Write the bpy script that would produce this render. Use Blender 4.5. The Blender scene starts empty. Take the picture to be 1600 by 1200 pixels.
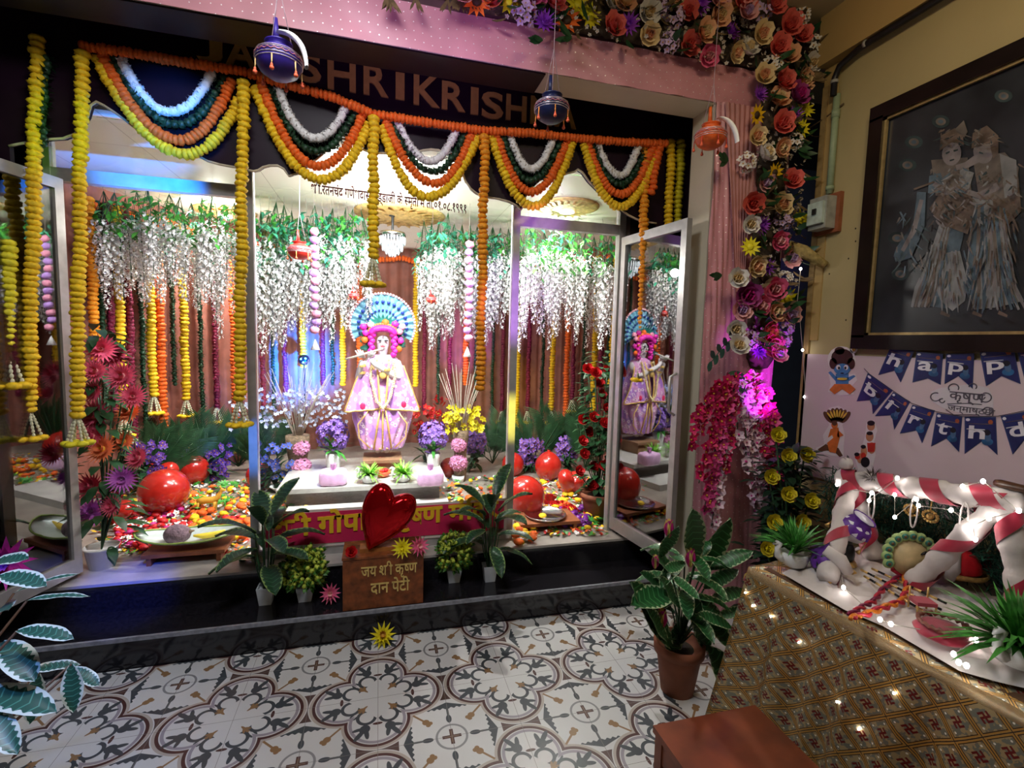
import bpy, math, random
from math import sin, cos, pi, sqrt, atan2, radians
from mathutils import Vector, Matrix, Euler
random.seed(7)
S = bpy.context.scene
C = S.collection
V = Vector
# ---------------------------------------------------------------- camera
FPX, YAW, PITCH, ROLL, EYE = 768.4, .26483, .08661, .02598, 1.65
_f = V((sin(YAW)*cos(PITCH), cos(YAW)*cos(PITCH), -sin(PITCH)))
_r = V((cos(YAW), -sin(YAW), 0)); _u = _r.cross(_f)
_r, _u = _r*cos(ROLL)+_u*sin(ROLL), -_r*sin(ROLL)+_u*cos(ROLL)
cam = bpy.data.cameras.new('camera'); camo = bpy.data.objects.new('camera', cam); C.objects.link(camo)
cam.sensor_fit = 'HORIZONTAL'; cam.sensor_width = 36; cam.lens = FPX/1600*36; cam.clip_start = .03
m4 = Matrix((_r, _u, -_f)).transposed().to_4x4(); m4.translation = V((0, 0, EYE)); camo.matrix_world = m4
S.camera = camo
# ---------------------------------------------------------------- view and light
S.view_settings.view_transform = 'Standard'; S.view_settings.look = 'None'
S.view_settings.gamma = 1; S.view_settings.use_curve_mapping = False
S.view_settings.exposure = 0.0
wd = bpy.data.worlds.new('world'); S.world = wd; wd.use_nodes = True
wd.node_tree.nodes['Background'].inputs[0].default_value = (.5, .5, .6, 1)
wd.node_tree.nodes['Background'].inputs[1].default_value = .12
def lamp(name, kind, loc, power, color=(1, 1, 1), size=.3, target=None, spot=60, blend=.5, size_y=None):
    l = bpy.data.lights.new(name, kind); l.energy = power; l.color = color
    if kind == 'AREA':
        l.size = size
        if size_y: l.shape = 'RECTANGLE'; l.size_y = size_y
    else: l.shadow_soft_size = size
    if kind == 'SPOT': l.spot_size = radians(spot); l.spot_blend = blend
    o = bpy.data.objects.new(name, l); C.objects.link(o); o.location = loc
    if target is not None: o.rotation_euler = (V(target)-V(loc)).to_track_quat('-Z', 'Y').to_euler()
    return o
# shrine: tube behind the fascia, spots over the deity, added fill lights
lamp('shrine_tube_light', 'AREA', (.1, 3.145, 2.735), 105, (.93, .97, 1), 1.4, (.1, 4.9, .5), size_y=.05)
lamp('side_fill', 'SPOT', (-1.36, 5.0, 2.68), 170, (1, .97, .92), .05, (-1.3, 4.9, 0), 150, .6)  # fill added by the left medallion to brighten the shrine
lamp('side_fill', 'SPOT', (1.46, 3.84, 2.68), 150, (1, .98, .92), .05, (1.5, 4.2, 0), 150, .6)  # the same added fill by the right medallion
lamp('shrine_spot', 'SPOT', (.15, 3.35, 2.6), 60, (1, .98, 1), .05, (.05, 4.35, 1.2), 60, .8)
lamp('shrine_spot', 'SPOT', (.0, 3.3, 2.55), 330, (.97, 1, 1), .05, (.0, 4.1, .5), 44, 1)  # added from above to brighten the floor at the deity's feet
lamp('rear_wall_fill', 'AREA', (0, 5.4, .9), 26, (1, 1, 1), 2.2, (0, 6.2, 2.6), size_y=.4)  # unseen area light washing the rear wall
lamp('blue_stage_light', 'SPOT', (-.45, 4.95, 1.2), 1900, (.0, .15, 1), .03, (-.84, 6.0, 1.32), 54, 1)
lamp('blue_stage_light', 'SPOT', (-.2, 3.5, 1.5), 170, (.02, .16, 1), .03, (-.78, 4.6, 1.22), 24, 1)
lamp('violet_stage_light', 'SPOT', (.75, 5.0, 1.0), 160, (.5, .15, 1), .03, (1.0, 6.1, 1.6), 40, .9)
lamp('blue_transom_light', 'SPOT', (-.6, 2.2, 1.9), 900, (.02, .22, 1), .02, (-1.15, 3.07, 2.43), 26, .9)
lamp('blue_mullion_light', 'SPOT', (-.3, 1.6, 1.2), 200, (.05, .25, 1), .02, (-.70, 3.07, 1.0), 14, .8)
lamp('violet_mullion_light', 'SPOT', (.5, 1.6, 1.7), 170, (.55, .2, 1), .02, (.84, 3.07, 1.9), 24, .8)
lamp('yellow_mullion_light', 'SPOT', (.5, 1.6, 1.2), 260, (1, .9, .1), .02, (.84, 3.07, 1.15), 14, .8)
lamp('blue_corner_light', 'SPOT', (-.5, .9, 2.2), 45, (.15, .4, 1), .03, (-1.15, 1.55, .5), 50, .9)
lamp('chandelier_fill', 'POINT', (.06, 3.95, 2.36), 34, (1, .96, .90), .04)  # added at the chandelier, stands in for floor bounce on the ceiling
lamp('medallion_fill', 'POINT', (-1.36, 4.75, 2.5), 16, (1, .95, .88), .03)  # added point of light to brighten the ceiling, left side
lamp('medallion_fill', 'POINT', (1.5, 4.3, 2.5), 16, (1, .95, .88), .03)  # added point of light to brighten the ceiling, right side
lamp('violet_transom_light', 'SPOT', (.5, 1.9, 1.9), 130, (.55, .2, 1), .02, (1.0, 3.07, 2.42), 16, .9)
# room: ceiling fitting behind the viewer, small coloured stage lights on the arch and the threshold
lamp('room_ceiling_light', 'AREA', (-.3, 1.25, 3.3), 40, (.96, .97, 1), .9, (-.6, 1.7, 0), size_y=.5)
lamp('room_warm_light', 'AREA', (1.25, .9, 3.3), 10.5, (1, .82, .52), .5, (2.2, 1.6, 1.2), size_y=.3)
lamp('magenta_stage_light', 'SPOT', (2.02, 1.98, 1.20), 34, (.60, .04, 1), .02, (2.14, 2.46, 1.56), 56, .9)
lamp('violet_beam_light', 'SPOT', (.3, 1.5, 2.2), 34, (.65, .35, 1), .05, (.2, 2.45, 3.1), 60, 1)
lamp('blue_floor_light', 'SPOT', (-.9, 1.6, 1.6), 260, (.02, .08, 1), .03, (-1.30, 2.95, .25), 17, .9)
lamp('green_beam_light', 'SPOT', (-.2, 1.2, 2.4), 60, (.35, 1, .1), .02, (-1.38, 2.8, 2.55), 14, .9)
lamp('blue_swag_light', 'SPOT', (-.3, 1.0, 2.3), 420, (.02, .28, 1), .02, (-.97, 2.85, 2.69), 15, .9)
def at(px, py, X=None, Y=None, Z=None):
    """the point of a plane X, Y or Z = const seen at a pixel of the photograph"""
    d = _f + _r*((px-800)/FPX) - _u*((py-600)/FPX); o = V((0, 0, EYE))
    if X is not None: return o + d*(X/d.x)
    if Y is not None: return o + d*(Y/d.y)
    return o + d*((Z-EYE)/d.z)
# ---------------------------------------------------------------- materials
class E:
    """small arithmetic on shader sockets"""
    def __init__(s, t, v): s.t = t; s.v = v
    def _op(s, op, *a):
        n = s.t.nodes.new('ShaderNodeMath'); n.operation = op
        for i, q in enumerate((s,)+a):
            if isinstance(q, E): s.t.links.new(q.v, n.inputs[i])
            else: n.inputs[i].default_value = q
        return E(s.t, n.outputs[0])
    def __add__(s, o): return s._op('ADD', o)
    def __sub__(s, o): return s._op('SUBTRACT', o)
    def __rsub__(s, o): return (s*-1)._op('ADD', o)
    def __mul__(s, o): return s._op('MULTIPLY', o)
    def __truediv__(s, o): return s._op('DIVIDE', o)
    def abs(s): return s._op('ABSOLUTE')
    def sqrt(s): return s._op('SQRT')
    def frac(s): return s._op('FRACT')
    def max(s, o): return s._op('MAXIMUM', o)
    def mix(s, o, f): return s*(1-f)+o*f
    def min(s, o): return s._op('MINIMUM', o)
    def sin(s): return s._op('SINE')
    def lt(s, o): return s._op('LESS_THAN', o)
    def gt(s, o): return s._op('GREATER_THAN', o)
    def flo(s): return s._op('FLOOR')
def hyp(a, b): return (a*a+b*b).sqrt()
def between(x, lo, hi): return x.gt(lo)*x.lt(hi)
def blend(t, base, col, fac):
    n = t.nodes.new('ShaderNodeMix'); n.data_type = 'RGBA'
    t.links.new(fac.v, n.inputs[0])
    for k, q in ((6, base), (7, col)):
        if isinstance(q, tuple): n.inputs[k].default_value = q+(1,) if len(q) == 3 else q
        else: t.links.new(q, n.inputs[k])
    return n.outputs[2]
_m = {}
def mat(name, col=(.8, .8, .8), rough=.6, metal=0., emit=0., vary=.18, scale=30., bump=0., spec=.4, coat=0., trans=0., sheen=0.):
    if name in _m: return _m[name]
    m = bpy.data.materials.new(name); m.use_nodes = True; t = m.node_tree; b = t.nodes['Principled BSDF']
    b.inputs['Roughness'].default_value = rough; b.inputs['Metallic'].default_value = metal
    b.inputs['Specular IOR Level'].default_value = spec
    b.inputs['Coat Weight'].default_value = coat; b.inputs['Coat Roughness'].default_value = .08
    b.inputs['Transmission Weight'].default_value = trans
    b.inputs['Sheen Weight'].default_value = sheen
    tc = t.nodes.new('ShaderNodeTexCoord'); nz = t.nodes.new('ShaderNodeTexNoise'); nz.inputs['Scale'].default_value = scale
    nz.inputs['Detail'].default_value = 3
    t.links.new(tc.outputs['Object'], nz.inputs['Vector'])
    rp = t.nodes.new('ShaderNodeValToRGB')
    a = tuple(max(0, c*(1-vary)) for c in col); z = tuple(min(1, c*(1+vary)) for c in col)
    rp.color_ramp.elements[0].position = .3; rp.color_ramp.elements[1].position = .7
    rp.color_ramp.elements[0].color = a+(1,); rp.color_ramp.elements[1].color = z+(1,)
    t.links.new(nz.outputs[0], rp.inputs[0]); t.links.new(rp.outputs[0], b.inputs['Base Color'])
    if bump:
        bp = t.nodes.new('ShaderNodeBump'); bp.inputs['Strength'].default_value = bump; bp.inputs['Distance'].default_value = .01
        t.links.new(nz.outputs[0], bp.inputs['Height']); t.links.new(bp.outputs[0], b.inputs['Normal'])
    if emit:
        b.inputs['Emission Color'].default_value = tuple(col)+(1,); b.inputs['Emission Strength'].default_value = emit
    _m[name] = m; return m
def glass(name, tint=(.93, .97, .96), refl=.12):
    if name in _m: return _m[name]
    m = bpy.data.materials.new(name); m.use_nodes = True; t = m.node_tree; t.nodes.clear()
    o = t.nodes.new('ShaderNodeOutputMaterial'); mx = t.nodes.new('ShaderNodeMixShader'); g = t.nodes.new('ShaderNodeBsdfGlossy')
    tr = t.nodes.new('ShaderNodeBsdfTransparent'); fr = t.nodes.new('ShaderNodeFresnel'); fr.inputs[0].default_value = 1.5
    ad = t.nodes.new('ShaderNodeMath'); ad.operation = 'ADD'; ad.inputs[1].default_value = refl; ad.use_clamp = True
    g.inputs['Roughness'].default_value = .01; tr.inputs[0].default_value = tint+(1,)
    t.links.new(fr.outputs[0], ad.inputs[0]); t.links.new(ad.outputs[0], mx.inputs[0])
    t.links.new(tr.outputs[0], mx.inputs[1]); t.links.new(g.outputs[0], mx.inputs[2]); t.links.new(mx.outputs[0], o.inputs[0])
    _m[name] = m; return m
# ---------------------------------------------------------------- mesh building
class MB:
    def __init__(s): s.v = []; s.f = []; s.m = []; s.k = 0; s.uv = None
    def add(s, vs, fs):
        b = len(s.v); s.v += [tuple(q) for q in vs]
        for f in fs: s.f.append(tuple(b+i for i in f)); s.m.append(s.k)
        return s
    def box(s, lo, hi, M=None):
        x0, y0, z0 = lo; x1, y1, z1 = hi
        vs = [V(q) for q in ((x0,y0,z0),(x1,y0,z0),(x1,y1,z0),(x0,y1,z0),(x0,y0,z1),(x1,y0,z1),(x1,y1,z1),(x0,y1,z1))]
        if M: vs = [M@q for q in vs]
        return s.add(vs, [(0,3,2,1),(4,5,6,7),(0,1,5,4),(1,2,6,5),(2,3,7,6),(3,0,4,7)])
    def tube(s, pts, r, n=8, closed=False, cap=True, squash=1.):
        pts = [V(p) for p in pts]; N = len(pts)
        rs = r if isinstance(r, (list, tuple)) else [r]*N
        vs = []; up = V((0, 0, 1)); prev = None
        for i, p in enumerate(pts):
            if closed: t = pts[(i+1) % N]-pts[i-1]
            else: t = pts[min(i+1, N-1)]-pts[max(i-1, 0)]
            t = t.normalized() if t.length > 1e-9 else V((0, 0, 1))
            if prev is None:
                a = V((1, 0, 0)) if abs(t.x) < .9 else V((0, 1, 0))
                a = (a-t*a.dot(t)).normalized()
            else:
                a = prev-t*prev.dot(t); a = a.normalized() if a.length > 1e-6 else V((1, 0, 0))
            prev = a; b = t.cross(a)
            for k in range(n):
                q = 2*pi*k/n; vs.append(p+(a*cos(q)+b*sin(q)*squash)*rs[i])
        fs = []
        for i in range(N if closed else N-1):
            j = (i+1) % N
            for k in range(n): fs.append((i*n+k, i*n+(k+1) % n, j*n+(k+1) % n, j*n+k))
        if cap and not closed: fs += [tuple(range(n-1, -1, -1)), tuple((N-1)*n+k for k in range(n))]
        return s.add(vs, fs)
    def lathe(s, prof, c=(0, 0, 0), n=20, M=None, wob=None, cap=True):
        vs = []; fs = []
        for (r, z) in prof:
            for k in range(n):
                q = 2*pi*k/n; rr = r*(1+(wob(q, z) if wob else 0)); p = V((rr*cos(q), rr*sin(q), z))
                if M: p = M@p
                vs.append(p+V(c))
        N = len(prof)
        for i in range(N-1):
            for k in range(n): fs.append((i*n+k, i*n+(k+1) % n, (i+1)*n+(k+1) % n, (i+1)*n+k))
        if cap: fs += [tuple(range(n-1, -1, -1)), tuple((N-1)*n+k for k in range(n))]
        return s.add(vs, fs)
    def ball(s, c, r, n=10, m=6, M=None, wob=None):
        rx = r if isinstance(r, (tuple, list)) else (r, r, r)
        vs = []; fs = []
        for i in range(1, m):
            a = pi*i/m
            for k in range(n):
                q = 2*pi*k/n; w = 1+(wob(q, a) if wob else 0)
                p = V((rx[0]*w*sin(a)*cos(q), rx[1]*w*sin(a)*sin(q), rx[2]*w*cos(a)))
                vs.append((M@p if M else p)+V(c))
        tp = V((0, 0, rx[2])); bt = V((0, 0, -rx[2]))
        vs += [(M@tp if M else tp)+V(c), (M@bt if M else bt)+V(c)]; T = (m-1)*n
        for i in range(m-2):
            for k in range(n): fs.append((i*n+k, (i+1)*n+k, (i+1)*n+(k+1) % n, i*n+(k+1) % n))
        for k in range(n): fs.append((T, k, (k+1) % n)); fs.append((T+1, (m-2)*n+(k+1) % n, (m-2)*n+k))
        return s.add(vs, fs)
    def petal(s, c, d, up, L, W, curl=.3, cup=.2, n=4, tip=.0, wid=None):
        """a petal or leaf blade: from c along d, bending towards up"""
        c = V(c); d = V(d).normalized(); up = V(up); up = (up-d*up.dot(d)).normalized(); sd = d.cross(up)
        vs = []; fs = []
        for i in range(n+1):
            t = i/n; w = W*.5*((sin(pi*min(1, t*.86+.07))**.8) if wid is None else wid(t))
            if i == n: w = W*.5*tip
            a = curl*t; p = c+d*(L*t*cos(a*.6))+up*(L*t*sin(a))
            for k in (-1, 0, 1): vs.append(p+sd*(w*k)+up*(W*cup*(abs(k))*(.5 if i not in (0, n) else 0)))
        for i in range(n):
            for k in (0, 1): fs.append((i*3+k, i*3+k+1, i*3+k+4, i*3+k+3))
        return s.add(vs, fs)
    def poly(s, pts, nrm, th):
        """a flat cut-out of its own thickness"""
        pts = [V(p) for p in pts]; nv = V(nrm)*th; n = len(pts)
        vs = pts+[p+nv for p in pts]
        a = V((0, 0, 0))
        for i in range(n): a += pts[i].cross(pts[(i+1) % n])
        fs = [tuple(range(n-1, -1, -1)), tuple(range(n, 2*n))]
        if a.dot(nv) < 0: fs = [tuple(range(n)), tuple(range(2*n-1, n-1, -1))]
        for i in range(n): fs.append((i, (i+1) % n, n+(i+1) % n, n+i))
        return s.add(vs, fs)
    def grid(s, fn, nu, nv, cu=False, cv=False):
        vs = [fn(i/nu, j/nv) for i in range(nu+(0 if cu else 1)) for j in range(nv+(0 if cv else 1))]
        W = nv+(0 if cv else 1); H = nu+(0 if cu else 1); fs = []
        for i in range(nu):
            for j in range(nv):
                a, b = i, (i+1) % H; c, d = j, (j+1) % W
                fs.append((a*W+c, b*W+c, b*W+d, a*W+d))
        return s.add(vs, fs)
    def mesh(s, name, mats, smooth=True):
        me = bpy.data.meshes.new(name); me.from_pydata(s.v, [], s.f)
        for m in (mats if isinstance(mats, (list, tuple)) else [mats]): me.materials.append(m)
        me.polygons.foreach_set('material_index', s.m); me.polygons.foreach_set('use_smooth', [smooth]*len(s.f))
        me.update(); return me
    def build(s, name, mats, parent=None, smooth=True, loc=None):
        return link(name, s.mesh(name, mats, smooth), parent, loc)
def link(name, me, parent=None, loc=None, rot=None, sc=None):
    o = bpy.data.objects.new(name, me); C.objects.link(o)
    if parent: o.parent = parent
    if loc is not None: o.location = loc
    if rot is not None: o.rotation_euler = rot
    if sc is not None: o.scale = sc if isinstance(sc, (tuple, list, Vector)) else (sc,)*3
    return o
def tag(o, label, cat, group=None, kind=None):
    o['label'] = label; o['category'] = cat
    if group: o['group'] = group
    if kind: o['kind'] = kind
    return o
def thing(name, label, cat, loc=(0, 0, 0), group=None, rz=0):
    o = link(name, None, None, loc, (0, 0, rz)); o.empty_display_size = .05
    return tag(o, label, cat, group)
def struct(name, mb, m, smooth=False):
    o = mb.build(name, m, None, smooth); o['kind'] = 'structure'; return o
def dup(root, loc=None, rot=None, sc=None, label=None, group=None):
    r = root.copy(); C.objects.link(r)
    if loc is not None: r.location = loc
    if rot is not None: r.rotation_euler = rot
    if sc is not None: r.scale = (sc,)*3 if isinstance(sc, (int, float)) else sc
    if label: r['label'] = label
    if group: r['group'] = group
    for ch in list(root.children):
        c = ch.copy(); C.objects.link(c); c.parent = r
        for g in list(ch.children):
            e = g.copy(); C.objects.link(e); e.parent = c
    return r
ORD = ['first', 'second', 'third', 'fourth', 'fifth', 'sixth', 'seventh', 'eighth', 'ninth', 'tenth', 'eleventh', 'twelfth', 'thirteenth', 'fourteenth', 'fifteenth', 'sixteenth', 'seventeenth', 'eighteenth', 'nineteenth', 'twentieth']
def rnd(a, b): return random.uniform(a, b)
def aim(d, up=(0, 0, 1)):
    """rotation matrix taking local +Z to d"""
    return V(d).to_track_quat('Z', 'Y').to_matrix()
# ================================================================ the setting
def floor_material():
    m = bpy.data.materials.new('patterned_cement_tile'); m.use_nodes = True; t = m.node_tree; bs = t.nodes['Principled BSDF']
    tc = t.nodes.new('ShaderNodeTexCoord'); sp = t.nodes.new('ShaderNodeSeparateXYZ'); t.links.new(tc.outputs['Object'], sp.inputs[0])
    x = E(t, sp.outputs[0]); y = E(t, sp.outputs[1])
    u = (((x+.0026)/.6+20.5).frac()-.5).abs(); v = (((y-2.208)/.6+20.5).frac()-.5).abs()
    a = u.max(v); b = u.min(v)
    d = hyp(a-.24, b)-.24
    p = .5-a; q = .5-b
    white = (.60, .60, .60); slate = (.055, .065, .075); maroon = (.075, .03, .028); tan = (.26, .15, .07); lav = (.30, .27, .31); beige = (.42, .37, .33)
    msk = (a+b).gt(.30)
    c = blend(t, white, beige, between(d, -.010, .010)*msk)
    c = blend(t, c, maroon, between(d, -.032, -.010)*msk)
    c = blend(t, c, lav, between(d, -.062, -.040)*msk)
    def ell(cx, cy, rx, ry, an):
        ca, sa = cos(an), sin(an); dx = a-cx; dy = b-cy
        return hyp((dx*ca+dy*sa)/rx, (dy*ca-dx*sa)/ry)
    # tulips and scrolls inside the quatrefoil
    leaf = ell(.300, .088, .040, .037, .5).min(ell(.350, .124, .056, .018, .65)).min(ell(.345, .074, .048, .016, -.15)).min(ell(.298, .135, .040, .014, 1.35))
    c = blend(t, c, slate, leaf.lt(1))
    ring = (hyp(a-.19, b-.078)-.062).abs()
    c = blend(t, c, slate, ring.lt(.012)*(a+b).gt(.215))
    c = blend(t, c, maroon, ell(.262, 0, .012, .035, 0).lt(1))
    c = blend(t, c, slate, ell(.178, .152, .026, .008, .8).lt(1))
    c = blend(t, c, tan, ell(.105, .105, .045, .010, .785).min(ell(.118, .10, .028, .010, .2)).min(ell(.128, .128, .012, .012, .78)).lt(1))
    # between the quatrefoils
    r = hyp(p, q)
    c = blend(t, c, (.25, .25, .26), (r-.105).abs().lt(.008))
    c = blend(t, c, maroon, p.lt(.013)*q.lt(.066)*r.gt(.004))
    c = blend(t, c, (.16, .09, .05), p.lt(.006)*q.lt(.05))
    c = blend(t, c, slate, hyp(p/.02, (q-.165)/.038).lt(1)+p.lt(.008)*between(q, .16, .30))
    w0 = (q+p*.38-.33)*-1
    wing = w0.gt(0)*w0.lt(((p/-.16)+1)*.062+(p*150).sin()*.006)*p.lt(.16)
    c = blend(t, c, slate, wing)
    c = blend(t, c, (.09, .05, .045), d.gt(.018)*q.gt(.36)*p.lt(.05))
    dg = hyp(p-.165, q-.165)
    c = blend(t, c, tan, dg.lt(.026)+hyp(p-.135, q-.15).lt(.017)+((q-p).lt(.011))*between(p+q, .34, .5))
    # tile joints
    jx = ((x+.0026)/.3+20).frac(); jy = ((y-2.208)/.3+20).frac()
    c = blend(t, c, (.20, .19, .18), jx.lt(.006)+jy.lt(.006))
    nz = t.nodes.new('ShaderNodeTexNoise'); nz.inputs['Scale'].default_value = 3; nz.inputs['Detail'].default_value = 5
    t.links.new(tc.outputs['Object'], nz.inputs['Vector'])
    mr = t.nodes.new('ShaderNodeMapRange'); mr.inputs[3].default_value = .86; mr.inputs[4].default_value = 1.1
    t.links.new(nz.outputs[0], mr.inputs[0])
    mx = t.nodes.new('ShaderNodeMix'); mx.data_type = 'RGBA'; mx.blend_type = 'MULTIPLY'; mx.inputs[0].default_value = 1
    t.links.new(c, mx.inputs[6]); t.links.new(mr.outputs[0], mx.inputs[7]); t.links.new(mx.outputs[2], bs.inputs['Base Color'])
    bs.inputs['Roughness'].default_value = .34; bs.inputs['Specular IOR Level'].default_value = .35
    return m
def granite():
    m = mat('black_granite', (.012, .011, .014), .12, vary=.5, scale=60, spec=.6); return m
FLOOR = floor_material(); GRAN = granite()
EDGE = mat('worn_granite_edge', (.24, .25, .29), .35, vary=.3, scale=40)
WALLC = mat('cream_wall_paint', (.42, .34, .17), .75, vary=.06, scale=2, bump=.05)
WALLW = mat('warm_lit_wall', (.43, .29, .11), .75, vary=.08, scale=2)  # wall colour with the warmer lighting put into it
CEIL = mat('room_ceiling_paint', (.40, .32, .17), .8, vary=.06, scale=2)
DARK = mat('dark_brown_laminate', (.014, .005, .012), .4, vary=.25, scale=6, spec=.15)
MAROON = mat('maroon_curtain', (.27, .095, .065), .6, vary=.25, scale=9)
CREAM = mat('cream_plaster', (.62, .56, .43), .6, vary=.05, scale=3)
def shrine_ceiling_material():
    m = bpy.data.materials.new('shrine_ceiling_panels'); m.use_nodes = True; t = m.node_tree; bs = t.nodes['Principled BSDF']
    tc = t.nodes.new('ShaderNodeTexCoord'); sp = t.nodes.new('ShaderNodeSeparateXYZ'); t.links.new(tc.outputs['Object'], sp.inputs[0])
    x = E(t, sp.outputs[0]); y = E(t, sp.outputs[1])
    c = blend(t, (.84, .79, .68), (.5, .44, .36), (x/.6+10.3).frac().lt(.008)+(y/.6+10.1).frac().lt(.008))
    t.links.new(c, bs.inputs['Base Color']); bs.inputs['Roughness'].default_value = .5
    return m
SCEIL = shrine_ceiling_material()
F0 = .33                                            # shrine floor level
struct('floor', MB().box((-4, -2.6, -.1), (4.2, 2.68, 0)), FLOOR)
struct('trim_1', MB().box((-4, 2.685, -.1), (1.86, 2.95, .145)).box((-4, 2.685, .145), (1.86, 2.95, .148)), GRAN)
struct('trim_2', MB().box((-4, 2.670, .146), (1.86, 2.95, .166)), EDGE)
t1 = struct('trim_3', MB().box((-4, 2.684, .166), (1.86, 2.95, .1665)).box((-4, 2.95, -.1), (1.86, 3.0, .315)), GRAN)
struct('trim_4', MB().box((-2.9, 2.935, .315), (2.6, 3.2, F0)), mat('white_marble_sill', (.42, .39, .36), .3, vary=.2, scale=8))
struct('floor_shrine', MB().box((-2.9, 3.2, .2), (2.9, 6.6, F0)), mat('shrine_floor_marble', (.30, .26, .22), .3, vary=.3, scale=5))
WALLPTS = [(-2.2, 3.1), (-2.16, 4.5), (-1.75, 5.3), (-.9, 6.05), (.3, 6.3), (1.9, 6.15), (2.4, 5.4), (2.6, 4.6), (2.62, 3.1)]
mb = MB()
for i in range(len(WALLPTS)-1):
    (x0, y0), (x1, y1) = WALLPTS[i], WALLPTS[i+1]; n = 18
    # gathered curtain cloth along the wall
    def fn(u, v, x0=x0, y0=y0, x1=x1, y1=y1):
        L = math.hypot(x1-x0, y1-y0); k = round(L/.13); w = .016*sin(2*pi*k*u)*(.6+.4*(1-v))
        nx, ny = (y1-y0)/L, -(x1-x0)/L
        return (x0+(x1-x0)*u+nx*w, y0+(y1-y0)*u+ny*w, F0+(2.78-F0)*v)
    mb.grid(fn, max(10, int(math.hypot(x1-x0, y1-y0)/.022)), 2)
struct('wall_shrine', mb, MAROON, True)
struct('ceiling_shrine', MB().box((-2.9, 3.02, 2.75), (3.0, 6.6, 2.82)), SCEIL)
# room shell
struct('ceiling', MB().box((-4, -2.6, 3.46), (4.2, 3.3, 3.56)), CEIL)
struct('wall_right', MB().box((2.4, -2.6, 0), (2.55, 2.335, 3.46)), WALLC)
struct('trim_5', MB().box((2.335, -2.6, 3.2), (2.4, 2.335, 3.46)), WALLW)  # band over the pipe, tinted like the warm-lit strip below
struct('trim_6', MB().box((2.392, 2.25, 1.7), (2.4, 2.336, 3.2)), WALLW)  # strip of wall tinted for the warmer light beside the conduit
struct('wall_left', MB().box((-4.1, -2.6, 0), (-4, 3.3, 3.46)), mat('left_wall_paint', (.10, .085, .08), .7, vary=.1, scale=2))
struct('wall_back', MB().box((-4, -2.7, 0), (4.2, -2.6, 3.46)), mat('rear_wall_paint', (.30, .27, .22), .7, vary=.1, scale=2))
struct('wall_front', MB().box((-4, 3.02, 0), (-1.63, 3.12, 3.46)), DARK)
struct('wall_recess', MB().box((1.6, 3.02, 0), (1.94, 3.12, 3.46)).box((1.94, 2.66, 0), (2.0, 3.12, 3.46)), mat('recess_laminate', (.02, .012, .012), .3, vary=.2, scale=5))
# doorway between the pillar and the side wall: dark, with a wooden frame and a blue-grey panel
struct('wall_passage', MB().box((2.0, 3.1, 0), (4.2, 3.2, 3.46)).box((4.1, 2.335, 0), (4.2, 3.2, 3.46)), mat('passage_dark', (.018, .012, .014), .6, vary=.2, scale=4))
d1 = link('door_1', None, None, (2.3, 2.9, 0)); d1['kind'] = 'structure'
MB().box((.0, 0, 0), (.07, .05, 2.9)).box((.0, 0, 1.93), (1.2, .05, 2.02)).box((.0, 0, 2.28), (1.2, .05, 2.34)).build('door_frame', mat('door_wood', (.10, .028, .012), .4, vary=.3, scale=12), d1, False)
MB().box((.07, .01, 0), (1.2, .03, 1.93)).box((.07, .01, 2.02), (1.2, .03, 2.28)).box((.07, .01, 2.34), (1.2, .03, 2.9)).build('door_panel', mat('door_blue_panel', (.03, .05, .09), .3, vary=.3, scale=5), d1, False)
# beam and pillar wrapped in pink net with sequins
def net_material():
    m = bpy.data.materials.new('pink_sequin_net'); m.use_nodes = True; t = m.node_tree; bs = t.nodes['Principled BSDF']
    tc = t.nodes.new('ShaderNodeTexCoord'); sp = t.nodes.new('ShaderNodeSeparateXYZ'); t.links.new(tc.outputs['Object'], sp.inputs[0])
    x = E(t, sp.outputs[0]); z = E(t, sp.outputs[2])
    row = (z/.04).flo(); u = (x/.04+row*.5+(row*2.3).sin()*.3+40).frac()-.5; w = (z/.04+(x*31).sin()*.15+40).frac()-.5
    dot = hyp(u, w).lt(.07)
    c = blend(t, (.60, .26, .30), (.95, .82, .84), dot)
    nz = t.nodes.new('ShaderNodeTexNoise'); nz.inputs['Scale'].default_value = 5; t.links.new(tc.outputs['Object'], nz.inputs['Vector'])
    mr = t.nodes.new('ShaderNodeMapRange'); mr.inputs[3].default_value = .75; mr.inputs[4].default_value = 1.25; t.links.new(nz.outputs[0], mr.inputs[0])
    mx = t.nodes.new('ShaderNodeMix'); mx.data_type = 'RGBA'; mx.blend_type = 'MULTIPLY'; mx.inputs[0].default_value = 1
    t.links.new(c, mx.inputs[6]); t.links.new(mr.outputs[0], mx.inputs[7]); t.links.new(mx.outputs[2], bs.inputs['Base Color'])
    mt = t.nodes.new('ShaderNodeMath'); mt.operation = 'MULTIPLY'; mt.inputs[1].default_value = .5; t.links.new(dot.v, mt.inputs[0]); t.links.new(mt.outputs[0], bs.inputs['Metallic'])
    bs.inputs['Roughness'].default_value = .42; bs.inputs['Sheen Weight'].default_value = .2
    return m
NET = net_material()
struct('trim_7', MB().box((-4, 2.46, 2.99), (2.39, 2.66, 3.17)), CREAM)
struct('trim_10', MB().box((-4, 2.45, 3.17), (2.39, 2.66, 3.46)), mat('brown_backing', (.10, .045, .05), .7, vary=.3, scale=6))
struct('trim_8', MB().box((-4, 2.462, 2.982), (.80, 2.658, 2.99)), mat('dark_soffit', (.012, .006, .009), .5, vary=.2))  # darker left part of the soffit; the rest stays cream
struct('wall_pillar', MB().box((1.79, 2.46, 0), (2.28, 2.66, 2.99)), CREAM)
bm_ = MB()
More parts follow.
